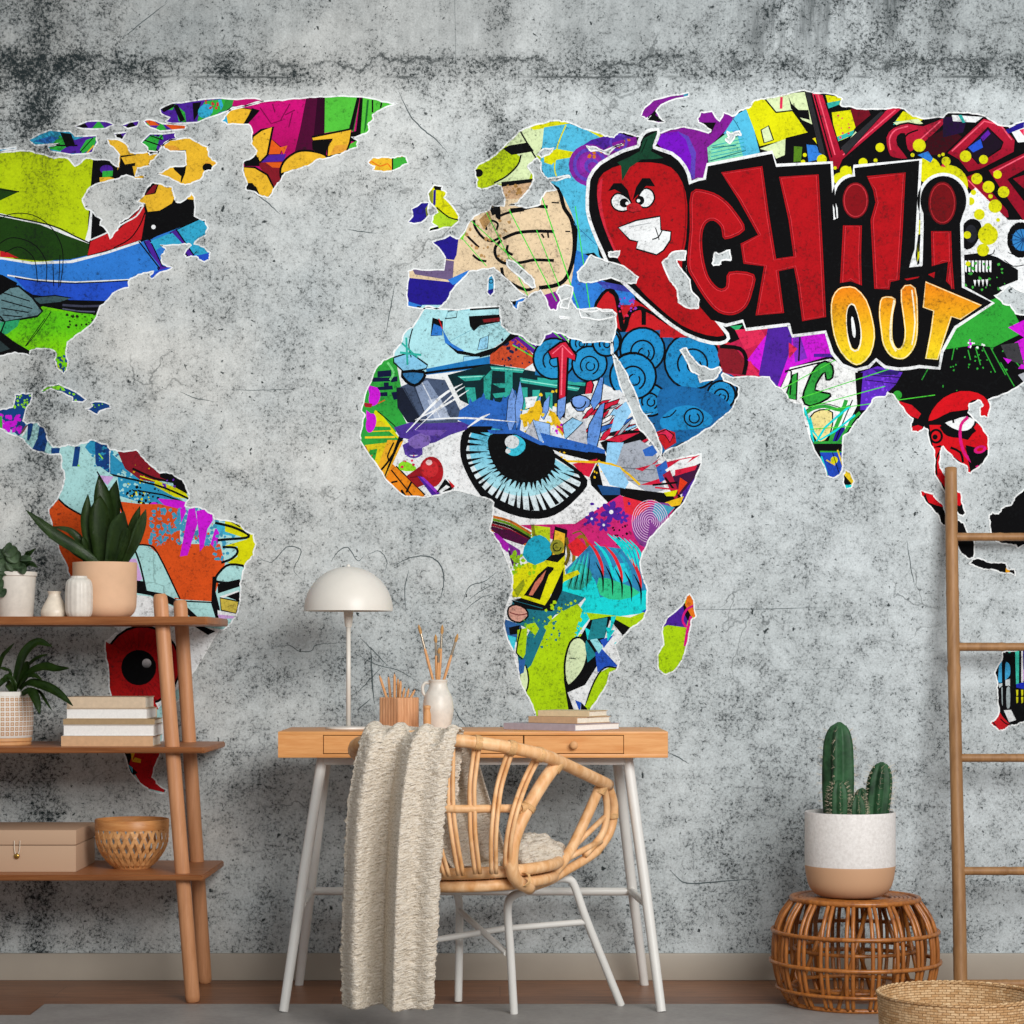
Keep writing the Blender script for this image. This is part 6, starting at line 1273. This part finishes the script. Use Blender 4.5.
tips = [('528,548 556,635', 0.0, 'pencil leaning furthest left in the ribbed wooden holder'), ('566,552 574,635', 0.012, 'pencil standing just left of the middle of the ribbed holder'), ('592,540 592,635', -0.01, 'tallest pencil, upright in the middle of the ribbed holder'), ('606,560 606,635', 0.014, None), ('618,568 614,635', -0.006, None), ('634,598 628,635', 0.01, None), ('652,600 645,635', -0.004, None), ('680,606 664,635', 0.004, 'short pencil leaning furthest right in the ribbed wooden holder')]
for txt, dd, lb in tips:
    (a, b), (c, e) = Z3(txt); tip = P(a, b, pd + dd * 1.2); mid = P(c, e, pd + dd)
    dr_ = (mid - tip); k_ = (ZT + 0.008 - tip.z) / dr_.z; base = tip + dr_ * k_
    cx = g.x; base.x = max(cx - 0.028, min(cx + 0.028, base.x))
    stick(base, tip, 'pencil', lb or 'plain wooden pencil right of the middle of the ribbed holder', 'pencil', 'pencils in the ribbed holder', 'pencil')
# jug and brushes
jd = 6.2; kj = jd / F; g = at(438.2, jd, ZT); jug = thing('ceramic_jug', 'white ceramic jug with a small ear handle holding paint brushes', 'jug', g)
jz = lambda y: zpx(y, jd) - ZT
objl('body', pot_lathe(smooth_prof([(0, 0), (0.030, 0.0), (0.034, 0.006), (0.0415, 0.04), (0.0425, 0.062), (0.038, 0.09), (0.029, jz(690)), (0.0255, jz(686)), (0.0245, jz(683)), (0.027, jz(680)), (0.024, jz(680)), (0.022, jz(684)), (0.026, jz(690)), (0.034, 0.085), (0.034, 0.02), (0, 0.012)], 4)), M_CERAM, jug)
bm = bmesh.new(); tube(bm, catmull([Vector((-0.0245, 0, jz(683))), Vector((-0.036, 0, jz(683))), Vector((-0.043, 0, jz(687))), Vector((-0.041, 0, jz(693))), Vector((-0.0345, 0, jz(696)))], 5), 0.0042, 10); objl('handle', bm, M_CERAM, jug)
for txt, dd, lb in (('690,345 748,570', 0.006, 'paint brush leaning furthest left in the white jug'), ('760,385 765,570', -0.008, 'slim paint brush standing upright in the white jug, left of the tallest'), ('788,345 775,570', 0.008, 'tallest broad-tipped paint brush in the white jug'), ('775,440 768,570', -0.012, 'shortest paint brush in the white jug'), ('852,382 795,570', 0.0, 'paint brush leaning furthest right in the white jug')):
    (a, b), (c, e) = Z3(txt); tip = P(a, b, jd + dd); mid = P(c, e, jd + dd * 0.4); dr_ = mid - tip; k_ = (ZT + 0.018 - tip.z) / dr_.z; base = tip + dr_ * min(k_, 1.9)
    base.x = max(g.x - 0.03, min(g.x + 0.03, base.x)); base.z = max(base.z, ZT + 0.02)
    stick(base, tip, 'paint_brush', lb, 'brush', 'paint brushes in the white jug', 'brush')
g = at(427.2, 6.13, ZT); bm = pot_lathe(smooth_prof([(0, 0), (0.0095, 0), (0.0105, 0.004), (0.0105, 0.04), (0.0085, 0.05), (0.008, 0.056), (0.0095, 0.06), (0.0085, 0.066), (0, 0.068)], 3), 20)
o_ = objl('wooden_bottle', bm, M_TAN); o_.location = g; tag(o_, 'tiny tan wooden bottle in front of the white jug', 'bottle')
# three books
def cornerbook(lb, cpx, d, th, Lk, Wk, z, cover, pages, top):
    k = d / F; c, s_ = math.cos(th), math.sin(th)
    cx, cy = xpx(cpx, d), d
    # book() has its spine along -y: x axis runs left-back -> rotate so that -x goes left and away
    root_loc = Vector((cx - c * Lk / 2, cy + s_ * Lk / 2, z))
    return book('book', lb, Lk, Wk, top - 0.0004, root_loc, -th, cover, pages, 'books stacked on the desk')
z = ZT
for lb, cpx, d, th, Lk, Wk, T_, cv, pg in (('bottom book of the desk stack, large with a lilac-grey spine', 575, 6.025, math.radians(38), 0.244, 0.212, 0.0185, C_LILAC, M_PAGESW), ('middle book of the desk stack with a sand-coloured spine', 577, 6.07, math.radians(39), 0.168, 0.155, 0.018, C_SAND, M_PAGES), ('topmost small book of the desk stack with a straw-coloured cover', 589, 6.10, math.radians(27), 0.155, 0.125, 0.0165, C_STRAW, M_PAGES)):
    cornerbook(lb, cpx, d, th, Lk, Wk, z, cv, pg, T_); z += T_
# ================================================================== CHAIR
def Q(x, y, d): return P(330 + x / 3.303, 710 + y / 3.303, d)
chair = thing('rattan_armchair', 'pale rattan tub armchair on bent white metal legs pulled up to the desk', 'chair', (xpx(500, 6.0), 6.0, BAND_Z))
def cane(nm, pts, r, mat=M_RATTAN, n=6, seg=12, closed=False):
    bm = bmesh.new(); tube(bm, catmull(pts, n, closed), r, seg, closed); return obj(nm, bm, mat, chair)
KC = 5.75 / F / 3.303
RAIL = [Q(560, 200, 6.30), Q(300, 200, 6.22), Q(170, 185, 6.08), Q(95, 150, 5.92), Q(80, 128, 5.80), Q(110, 105, 5.69), Q(250, 88, 5.60), Q(410, 100, 5.58), Q(480, 107, 5.585), Q(600, 125, 5.62), Q(700, 148, 5.68), Q(760, 172, 5.75), Q(845, 212, 5.88), Q(920, 248, 6.02)]
RAIL = RAIL[1:]
cane('top_rail', RAIL, 0.0165)
# right arm loop (two canes side by side), struts and back posts
cane('arm_loop', [Q(918, 246, 6.02), Q(938, 320, 6.06), Q(925, 400, 6.06), Q(885, 460, 6.03), Q(845, 492, 6.00), Q(780, 530, 5.95), Q(720, 565, 5.88), Q(650, 588, 5.80)], 0.0125)
cane('arm_loop', [Q(905, 255, 6.0), Q(915, 325, 6.03), Q(903, 400, 6.03), Q(868, 450, 6.0), Q(840, 480, 5.98)], 0.0095)
cane('arm_strut', [Q(890, 258, 5.99), Q(840, 370, 5.98), Q(790, 470, 5.94), Q(735, 540, 5.88), Q(660, 580, 5.79)], 0.0140)
cane('back_post', [Q(748, 178, 5.74), Q(700, 245, 5.71), Q(645, 340, 5.68), Q(608, 430, 5.66), Q(600, 520, 5.66), Q(618, 565, 5.69), Q(660, 588, 5.76)], 0.0172)
cane('arm_spoke', [Q(905, 355, 6.03), Q(805, 452, 5.95)], 0.0075, n=1); cane('arm_spoke', [Q(895, 432, 6.02), Q(772, 496, 5.92)], 0.0085, n=1)
# left arm, mostly behind the throw
cane('arm_loop', [RAIL[0], Q(330, 300, 6.26), Q(300, 420, 6.22), Q(240, 500, 6.12), Q(190, 545, 6.0), Q(180, 575, 5.88), Q(230, 590, 5.76)], 0.0125)
cane('arm_strut', [RAIL[0] + Vector((0, -0.01, 0)), Q(240, 360, 6.14), Q(190, 500, 5.95), Q(215, 575, 5.8)], 0.0135)
cane('back_post', [Q(130, 100, 5.67), Q(140, 240, 5.71), Q(165, 380, 5.73), Q(200, 520, 5.72), Q(240, 575, 5.70)], 0.0165)
cane('mid_rail', [Q(150, 300, 5.72), Q(260, 318, 5.66), Q(385, 326, 5.60), Q(520, 326, 5.615), Q(640, 324, 5.68)], 0.0105)
for (a, b, c, e, f_) in (((487, 108), (470, 240), (470, 330), (473, 420), (487, 540)), ((598, 128), (562, 240), (548, 330), (540, 430), (541, 540)), ((688, 150), (648, 230), (615, 320), (592, 420), (585, 520)), ((400, 100), (398, 220), (400, 330), (412, 430), (432, 545)), ((300, 90), (320, 220), (335, 330), (355, 440), (385, 548)), ((215, 90), (240, 220), (262, 330), (290, 440), (330, 548))):
    for s_ in (-1, 1):
        off = 8 * s_
        cane('back_spindle', [Q(p[0] + off, p[1], 5.60 + (0.05 if p[0] < 350 else 0.09 if p[0] > 640 else 0.03 if p[0] > 560 else 0.0) * (1 if i < 2 else 0.6) + (0.035 if i == 4 else 0)) for i, p in enumerate((a, b, c, e, f_))], 0.0056, n=5, seg=8)
# seat rings and woven seat
sc_ = Vector((xpx(480, 5.92), 5.92, 0))
def ringpts(rx, ry, z, n=28, tilt=0.0): return [Vector((sc_.x + rx * math.cos(2 * PI * k / n), sc_.y + ry * math.sin(2 * PI * k / n), z + tilt * math.cos(2 * PI * k / n))) for k in range(n)]
zsr = zpx(875, 5.68)
cane('seat_ring', ringpts(0.208, 0.235, zsr + 0.004, tilt=0.010), 0.0155, closed=True, n=2)
cane('seat_ring', ringpts(0.196, 0.225, zsr - 0.030, tilt=0.008), 0.0150, closed=True, n=2)
bm = bmesh.new(); r_ = ringpts(0.195, 0.222, zsr - 0.004, tilt=0.010); lo_ = ringpts(0.190, 0.217, zsr - 0.022, tilt=0.008)
hv = [bm.verts.new(v) for v in r_]; lv = [bm.verts.new(v) for v in lo_]; bm.faces.new(hv); bm.faces.new(list(reversed(lv)))
for i in range(len(hv)): bm.faces.new((hv[i], hv[(i + 1) % len(hv)], lv[(i + 1) % len(hv)], lv[i]))
t = NT('woven_seat_cane'); v = t.coord(); w1 = t.wave(v, 40, 1.0, 2, 2, 'X'); w2 = t.wave(v, 40, 1.0, 2, 2, 'Y'); f = t.math('MULTIPLY', w1, w2); t.set(t.ramp(f, [(0.1, '#8a5a30'), (0.6, '#d6a468')]), 0.55, 0.3); t.bump(f, 0.4, 0.003)
obj('seat', bm, t.m, chair, auto=30)
# bindings: short coils of split cane at the joints
def binding(p, dirv, r, turns, pitch=0.0036):
    dirv = Vector(dirv).normalized(); a = dirv.orthogonal().normalized(); b = dirv.cross(a); n = turns * 10
    bm = bmesh.new(); tube(bm, [p + dirv * (pitch * (i / 10 - turns / 2)) + (a * math.cos(2 * PI * i / 10) + b * math.sin(2 * PI * i / 10)) * r for i in range(n + 1)], 0.0021, 5); obj('binding', bm, M_BIND, chair)
binding(Q(745, 185, 5.74), Q(700, 245, 5.71) - Q(748, 178, 5.74), 0.0178, 7); binding(Q(895, 262, 5.99), Q(840, 370, 5.98) - Q(890, 258, 5.99), 0.0148, 6); binding(Q(640, 324, 5.675), Q(600, 326, 5.66) - Q(640, 324, 5.68), 0.0125, 7); binding(Q(655, 322, 5.685), Q(645, 340, 5.68) - Q(700, 245, 5.71), 0.0182, 4)
binding(Q(935, 350, 6.06), Vector((0, 0, 1)), 0.0138, 4); binding(Q(880, 463, 6.03), Q(845, 492, 6) - Q(885, 460, 6.03), 0.0138, 3); binding(Q(640, 560, 5.7), Q(660, 588, 5.76) - Q(618, 565, 5.69), 0.018, 4)
for x, y, d in ((487, 108, 5.588), (600, 125, 5.62), (692, 147, 5.675)): binding(Q(x, y, d), Q(x + 20, y + 4, d + 0.006) - Q(x, y, d), 0.0178, 5)
# white metal base: two bent tubes and a cross brace
def foot_(px, d): return Vector((xpx(px, d), d, BAND_Z + 0.001))
mtube('leg_frame', [foot_(514, 5.95), Q(596, 800, 5.925), Q(588, 690, 5.90), Q(588, 645, 5.89), Q(600, 618, 5.89), Q(640, 598, 5.90), Q(700, 575, 5.94), Q(750, 558, 5.98), Q(785, 558, 6.0), Q(808, 582, 6.01), Q(850, 700, 6.03), foot_(621, 6.09)], 0.0108, chair, n=5)
mtube('leg_frame', [foot_(404, 6.04), P(409, 940, 6.03), P(413, 905, 6.03), P(420, 894, 6.04), P(437, 890, 6.09), P(452, 890, 6.13), P(458.5, 899, 6.15), P(459.5, 925, 6.155), foot_(458.3, 6.165)], 0.0108, chair, n=5)
mtube('cross_brace', [Q(842, 700, 6.03), Q(575, 722, 6.045), P(409, 944, 6.03)], 0.0085, chair); mtube('cross_brace', [Q(427, 662, 6.15), Q(583, 803, 5.93)], 0.0085, chair)
bm = bmesh.new(); r_ = ringpts(0.178, 0.200, zsr - 0.0465, tilt=0.008)
tube(bm, r_, 0.0045, 8, True); obj('seat_support', bm, M_WHITE, chair)

# ================================================================== THROW
t = NT('crinkled_cotton_throw'); v = t.coord()
mm = t.mapping(v, (1, 1, 1), rot=(0, 0.22, 0))
w1 = t.wave(mm, 34, 9.0, 4, 2.6, 'Z'); n1 = t.noise(t.mapping(mm, (2, 2, 7)), 30, 5, 0.7); n2 = t.noise(v, 260, 3, 0.6)
f = t.math('ADD', t.math('MULTIPLY', w1, 0.14), t.math('ADD', t.math('MULTIPLY', n1, 0.71), t.math('MULTIPLY', n2, 0.25)))
t.set(t.ramp(f, [(0.30, '#9c8a74'), (0.50, '#ddd0bd'), (0.75, '#f2eade')]), 0.95, 0.1); t.bump(f, 0.8, 0.014); M_THROW = t.m  # dark end of the ramp paints crease shade into the cotton colour
def grid(bm, rows):
    V_ = [[bm.verts.new(p) for p in r] for r in rows]
    for i in range(len(V_) - 1):
        for k in range(len(V_[0]) - 1): bm.faces.new((V_[i][k], V_[i][k + 1], V_[i + 1][k + 1], V_[i + 1][k]))
bm = bmesh.new()
Lc = catmull([Q(38, 982, 5.66), Q(34, 800, 5.63), Q(42, 560, 5.60), Q(55, 330, 5.585), Q(82, 170, 5.575), Q(108, 84, 5.595), Q(135, 53, 5.66), Q(165, 70, 5.75), Q(180, 170, 5.78), Q(200, 300, 5.80)], 30)
Rc = catmull([Q(338, 978, 5.60), Q(352, 800, 5.575), Q(362, 560, 5.555), Q(380, 330, 5.54), Q(400, 170, 5.528), Q(415, 98, 5.53), Q(425, 66, 5.56), Q(440, 74, 5.61), Q(432, 150, 5.63), Q(420, 300, 5.64)], 30)
NC = 110; rows = []
for i in range(len(Lc)):
    t_ = i / (len(Lc) - 1); row = []
    hang = max(0.0, min(1.0, (0.60 - t_) / 0.35)); 
    for k in range(NC + 1):
        s_ = k / NC; p = Lc[i].lerp(Rc[i], s_)
        sx_ = s_ - 0.46 + 0.05 * t_; fold = (0.062 * math.exp(-(sx_ / 0.20) ** 2) if sx_ < 0 else 0.062 - 0.105 * min(1.0, sx_ / 0.13) ** 0.8 + 0.04 * max(0.0, sx_ - 0.13)) - 0.012 - 0.02 * math.exp(-((s_ - 0.14) / 0.08) ** 2) + 0.020 * math.exp(-((s_ - 0.02) / 0.06) ** 2)
        fold += 0.014 * math.sin(s_ * 17 + 1.0 + t_ * 1.5)
        fold *= (0.35 + 0.65 * hang) if t_ < 0.62 else 0.30
        if 0.52 < t_ < 0.70: p = p + Vector((0, 0, 0.010 * math.sin(s_ * 21 + 0.8)))
        bulge = -0.02 * math.sin(PI * s_)
        p = p + Vector((0, fold + bulge, 0))
        nz = noise.noise(p * 30) * 0.35 + (0.5 - 1.7 * abs(noise.noise(Vector((p.x * 40, p.y * 40, (p.z + 0.24 * p.x) * 112))))) * 0.9
        wv = math.sin((p.z + 0.26 * p.x) * 230 + 9.0 * noise.noise(p * 20))
        p = p + Vector((0.0012 * nz * (8 if k in (0, NC) else 1), -0.0062 * nz - 0.0006 * wv, 0.003 * nz))
        row.append(p)
    rows.append(row)
grid(bm, rows)
# the part that falls inside the chair and gathers on the seat
Li = catmull([Q(300, 80, 5.66), Q(310, 140, 5.74), Q(330, 280, 5.78), Q(360, 420, 5.79), Q(400, 520, 5.80), Q(470, 545, 5.82), Q(560, 548, 5.85)], 12)
Ri = catmull([Q(440, 84, 5.63), Q(478, 140, 5.70), Q(515, 260, 5.78), Q(560, 400, 5.85), Q(590, 470, 5.90), Q(640, 440, 5.98), Q(742, 500, 5.99)], 12)
rows = []
for i in range(len(Li)):
    t_ = i / (len(Li) - 1); row = []
    for k in range(41):
        s_ = k / 40; p = Li[i].lerp(Ri[i], s_)
        p = p + Vector((0, 0.016 * math.sin(s_ * 15 + t_ * 2) * min(1, t_ * 4), 0.010 * math.sin(s_ * 12) * (1 if t_ > 0.7 else 0)))
        nz = noise.noise(p * 34) * 0.5 + noise.noise(Vector((p.x * 60, p.y * 60, p.z * 130))) * 0.5
        row.append(p + Vector((0, -0.004 * nz, 0.004 * nz)))
    rows.append(row)
grid(bm, rows)
# crumpled heap on the seat
hc = Q(672, 490, 5.95); r_ = bmesh.ops.create_uvsphere(bm, u_segments=64, v_segments=36, radius=1.0)
for v in r_['verts']:
    p = Vector((v.co.x * 0.082, v.co.y * 0.10, v.co.z * 0.062))
    q = p + hc; nz = noise.noise(q * 26) + 0.6 * noise.noise(q * 55) + 0.3 * noise.noise(q * 120)
    p = p * (1 + 0.20 * nz); v.co = hc + p
    v.co.z = max(v.co.z, zsr + 0.006)
th_ = obj('throw_blanket', bm, M_THROW); tag(th_, 'crinkled beige cotton throw draped over the back of the rattan armchair', 'blanket')
sol = th_.modifiers.new('thickness', 'SOLIDIFY'); sol.thickness = 0.004; sol.offset = 0

# ================================================================== RATTAN STOOL
sd = 6.13; kx = sd / F; sx = xpx(855, sd)
HT = zpx(897, sd)
stool = thing('rattan_stool', 'round brown cane drum stool standing right of the desk', 'stool', (sx, sd, BAND_Z))
sprof = catmull([Vector((0.184, 0, 0.008)), Vector((0.210, 0, 0.06)), Vector((0.222, 0, 0.125)), Vector((0.2185, 0, 0.190)), Vector((0.202, 0, 0.24)), Vector((0.174, 0, HT - 0.012))], 6)
def sp_r(z):
    for a, b in zip(sprof, sprof[1:]):
        if a.z <= z <= b.z: return a.x + (b.x - a.x) * (z - a.z) / (b.z - a.z)
    return sprof[-1].x
def hoop(r, z, rad, nm='hoop', n=64):
    bm = bmesh.new(); tube(bm, [Vector((r * math.cos(2 * PI * k / n), r * math.sin(2 * PI * k / n), z)) for k in range(n)], rad, 10, True); objl(nm, bm, M_CANE, stool)
for z, rad in ((0.006, 0.0065), (0.045, 0.005), (0.118, 0.0058), (0.200, 0.0058)): hoop(sp_r(z) + 0.008, z, rad)
hoop(0.172, HT - 0.006, 0.0075, 'top_ring'); hoop(0.160, HT - 0.010, 0.006, 'top_ring')
for k in range(5): hoop(0.148 - k * 0.0115, HT - 0.0062, 0.0058, 'top_coil', 48)
bm = bmesh.new(); lathe(bm, [(0, HT - 0.012), (0.15, HT - 0.012), (0.15, HT - 0.007), (0, HT - 0.006)], 40); objl('top_panel', bm, M_CANE, stool)
proto = None; NR = 20
for k in range(NR):
    a = 2 * PI * (k + 0.3) / NR
    if proto is None:
        bm = bmesh.new()
        for s_ in (-1, 1): tube(bm, [Vector((v.x, s_ * 0.0085 * (v.x / 0.22), v.z)) for v in sprof] + [Vector((0.16, s_ * 0.006, HT - 0.010))], 0.0056, 8)
        proto = objl('upright_canes', bm, M_CANE, stool); ob = proto
    else: ob = proto.copy(); COL.objects.link(ob)
    ob.rotation_euler.z = a
for k in range(8):      # slanted inner struts
    a = 2 * PI * (k + 0.5) / 8; bm = bmesh.new(); tube(bm, [Vector((0.19 * math.cos(a), 0.19 * math.sin(a), 0.01)), Vector((0.13 * math.cos(a + 0.5), 0.13 * math.sin(a + 0.5), HT - 0.014))], 0.006, 8); objl('inner_strut', bm, M_CANE, stool)
hoop(0.17, 0.05, 0.005, 'inner_hoop'); hoop(0.165, 0.15, 0.005, 'inner_hoop')
# ---- cactus
cd = sd - 0.01; zc = HT + BAND_Z
cac = thing('potted_cactus', 'ribbed green cactus cluster in a white and sand two-tone pot on the cane stool', 'plant', (xpx(850, cd), cd, zc))
t = NT('two_tone_pot'); v = t.coord(); X_, Y_, Z_ = t.sep(v); n1 = t.noise(v, 120, 4, 0.7)
wh = t.ramp(n1, [(0.35, '#cfcac6'), (0.65, '#e2dedb')]); t.set(t.mix(t.rng(Z_, 0.0855, 0.0865), '#c49a78', wh), 0.6, 0.3); M_TWO = t.m
PR = 45 * cd / F; PH = zpx(811.5, cd) - zc
objl('pot', pot_lathe(smooth_prof([(0, 0), (0.07, 0.0), (0.095, 0.008), (0.113, 0.032), (PR - 0.001, 0.075), (PR, 0.1)], 4) + [(PR, PH - 0.002), (PR - 0.001, PH), (PR - 0.005, PH), (PR - 0.006, PH - 0.01), (PR - 0.008, PH - 0.03), (0, PH - 0.03)], 64), M_TWO, cac, auto=40)
bm = bmesh.new(); lathe(bm, [(PR - 0.007, PH - 0.026), (0.06, PH - 0.020), (0, PH - 0.018)], 32); objl('soil', bm, M_SOIL, cac)
t = NT('cactus_skin'); v = t.coord(); n1 = t.noise(v, 24, 4, 0.6); t.set(t.ramp(n1, [(0.3, '#0f2a17'), (0.7, '#36623e')]), 0.55, 0.3); M_CACT = t.m
M_SPINE = mat_plain('cactus_spine', '#d8c8ae', 0.6, 0.3)
def cactus(px, ybase, ytop, wpx, dd, ribs, lean=(0, 0), sharp=0.30, ph=0.0, spl=0.017):
    c = P(px, 812, cd + dd) - cac.location; c.z = PH - 0.022
    H = zpx(ytop, cd + dd) - (cac.location.z + PH - 0.022); R = wpx / 2 * cd / F
    bm = bmesh.new(); seg = ribs * 8; rings = []; sb = bmesh.new(); NL = 22
    for i in range(NL + 1):
        t_ = i / NL; z = H * t_
        tt = max(0, (z - (H - R * 1.5)) / (R * 1.5)); rr = R * math.sqrt(max(0.0, 1 - tt ** 2.2)) * (0.90 + 0.10 * math.sin(PI * min(1, t_ * 1.2)))
        cx = c.x + lean[0] * t_ * H; cy = c.y + lean[1] * t_ * H
        if i == NL: rr = R * 0.10
        ring = []
        for k in range(seg):
            a = 2 * PI * k / seg + ph; u = abs(((k / 8 + 0.5) % 1) - 0.5) * 2     # 0 on the rib crest
            q = 1 - sharp * (u ** 0.8)
            ring.append(bm.verts.new((cx + rr * q * math.cos(a), cy + rr * q * math.sin(a), c.z + z)))
        rings.append(ring)
        if i % 2 == 0 and i > 3 and i < NL:
            for r_ in range(ribs):
                a = 2 * PI * r_ / ribs + ph; p = Vector((cx + rr * math.cos(a), cy + rr * math.sin(a), c.z + z)); rd = random.Random(i * 31 + r_)
                for q in range(4):
                    d = Vector((math.cos(a) + rd.uniform(-.7, .7), math.sin(a) + rd.uniform(-.7, .7), rd.uniform(-.5, .9))).normalized()
                    tube(sb, [p, p + d * spl * rd.uniform(0.6, 1.2)], [0.00038, 0.00015], 3, caps=False)
    for i in range(NL):
        for k in range(seg): bm.faces.new((rings[i][k], rings[i][(k + 1) % seg], rings[i + 1][(k + 1) % seg], rings[i + 1][k]))
    bm.faces.new(rings[-1])
    st = objl('cactus_stem', bm, M_CACT, cac); me = objl('spines', sb, M_SPINE, st); me['kind'] = 'stuff'
cactus(839.5, 812, 722, 35, 0.02, 5, ph=-0.75, sharp=0.46); cactus(839, 812, 780, 20, -0.035, 7, ph=0.2, spl=0.012); cactus(876, 812, 762, 27, 0.0, 7, (0.10, 0), ph=0.1); cactus(857.5, 812, 795, 19, -0.045, 8, spl=0.009); cactus(862, 812, 788, 20, 0.005, 8, spl=0.009)

# ================================================================== LADDER
lad = thing('bamboo_ladder', 'tall bamboo ladder leaning on the wall at the right edge', 'ladder', (xpx(1035, 6.3), 6.3, 0))
ld0, ld1 = 6.32, 6.545
zl = zpx(468, ld1)
def lpt(px0, px1, z):
    t_ = z / zl; d = ld0 + (ld1 - ld0) * t_; return Vector((xpx(px0 + (px1 - px0) * t_, d), d, z))
def bamboo(bm, a, b, r, nodes, wob=0.0, seed=0):
    n = 90; pts, rs = [], []; rd = random.Random(seed); L_ = (b - a).length
    for i in range(n + 1):
        t_ = i / n; q = r * (1 - 0.08 * t_) * (1 + 0.02 * math.sin(t_ * 9 + seed))
        for nd in nodes:
            x = (t_ - nd) * L_; q += r * (0.10 * math.exp(-(x / 0.006) ** 2) - 0.05 * math.exp(-((x - 0.016) / 0.007) ** 2))
        p = a.lerp(b, t_) + Vector((wob * math.sin(t_ * 5 + seed), 0, 0)); pts.append(p); rs.append(q)
    tube(bm, pts, rs, 18)
def lad_z(y):      # height of the rail where it crosses image row y
    for i in range(2000):
        z = zl * i / 2000; d = ld0 + (ld1 - ld0) * z / zl
        if VY - (z - HC) * F / d <= y: return z
    return 0
bm = bmesh.new(); bamboo(bm, lpt(960, 951, 0.0), lpt(960, 951, zl), 0.0192, [lad_z(y) / zl for y in (950, 817, 668, 595, 521)], 0.002, 1); obj('rail', bm, M_BAMBOO, lad)
bm = bmesh.new(); bamboo(bm, lpt(1112, 1112, 0.0), lpt(1112, 1112, zl), 0.0192, [0.1, 0.33, 0.55, 0.8], 0.002, 2); obj('rail', bm, M_BAMBOO, lad)
for y in (537, 647, 758, 871, 984):
    z = lad_z(y); a = lpt(960, 951, z); b = lpt(1112, 1112, z); bm = bmesh.new(); bamboo(bm, a, b, 0.0122, [0.3, 0.66], 0, y); obj('rung', bm, M_BAMBOO, lad)

# ================================================================== STRAW BASKET IN FRONT
bd = 5.1; kb = bd / F; bx = xpx(958, bd); BR = 80 * kb; BZ = zpx(992.5, bd)
t = NT('woven_straw'); v = t.coord(); X_, Y_, Z_ = t.sep(v); ang = t.math('MULTIPLY', t.math('ARCTAN2', Y_, X_), 46 / (2 * PI) * 2)
cb = t.n('ShaderNodeCombineXYZ'); t.l(t.math('ADD', ang, t.math('MULTIPLY', t.noise(v, 30), 0.5)), cb.inputs[0]); t.l(t.math('MULTIPLY', Z_, 105), cb.inputs[1])
br = t.n('ShaderNodeTexBrick'); t.l(cb.outputs[0], br.inputs['Vector']); br.inputs['Scale'].default_value = 1.0; br.inputs['Brick Width'].default_value = 1.5; br.inputs['Row Height'].default_value = 0.62; br.inputs['Mortar Size'].default_value = 0.09; br.inputs['Mortar Smooth'].default_value = 1.0
br.inputs['Color1'].default_value = (0.55, 0.55, 0.55, 1); br.inputs['Color2'].default_value = (1, 1, 1, 1); br.inputs['Mortar'].default_value = (0.12, 0.12, 0.12, 1)
f = t.math('MULTIPLY', t.sep(br.outputs['Color'])[0], t.rng(t.noise(v, 90, 4, 0.7), 0.3, 0.7, 0.6, 1.1)); t.set(t.ramp(f, [(0.1, '#856340'), (0.5, '#bb9264'), (0.9, '#dcbc92')]), 0.7, 0.25); t.bump(f, 0.6, 0.006); M_STRAW = t.m
bk = thing('straw_basket', 'wide woven straw basket at the front right corner', 'basket', (bx, bd, BAND_Z))
zb_ = BZ - BAND_Z
objl('woven_body', pot_lathe([(0, 0.0), (BR - 0.02, 0.0), (BR - 0.012, 0.008), (BR - 0.004, zb_ * 0.6), (BR, zb_ - 0.006), (BR - 0.004, zb_ - 0.006), (BR - 0.009, zb_ * 0.6), (BR - 0.017, 0.012), (0, 0.008)], 96), M_STRAW, bk, auto=40)
bm = bmesh.new(); n = 260
for ph_ in (0, PI): tube(bm, [Vector(((BR - 0.002 + 0.0022 * math.cos(k * 2 * PI * 34 / n + ph_)) * math.cos(2 * PI * k / n), (BR - 0.002 + 0.0022 * math.cos(k * 2 * PI * 34 / n + ph_)) * math.sin(2 * PI * k / n), zb_ - 0.003 + 0.0022 * math.sin(k * 2 * PI * 34 / n + ph_))) for k in range(n)], 0.0036, 6, True)
objl('braided_rim', bm, M_STRAW, bk)
# ================================================================== LIGHT
w = bpy.data.worlds.new('world'); scene.world = w; w.use_nodes = True
bg = w.node_tree.nodes['Background']; bg.inputs[0].default_value = (0.93, 0.97, 1.0, 1); bg.inputs[1].default_value = 0.40
def area(name, loc, target, size, power, col=(1, 1, 1), sy=None):
    l = bpy.data.lights.new(name, 'AREA'); l.shape = 'RECTANGLE'; l.size = size; l.size_y = sy or size; l.energy = power; l.color = col
    l.spread = math.radians(130); ob = bpy.data.objects.new(name, l); COL.objects.link(ob); ob.location = loc
    d = Vector(target) - Vector(loc); ob.rotation_euler = d.to_track_quat('-Z', 'Y').to_euler(); return ob
area('window_daylight', (1.9, 1.2, 2.8), (-0.25, DW, 2.35), 3.0, 182, (1.0, 0.985, 0.96), 2.0)
scene.view_settings.view_transform = 'Standard'; scene.view_settings.look = 'None'
scene.view_settings.exposure = 0.0; scene.view_settings.gamma = 1.0
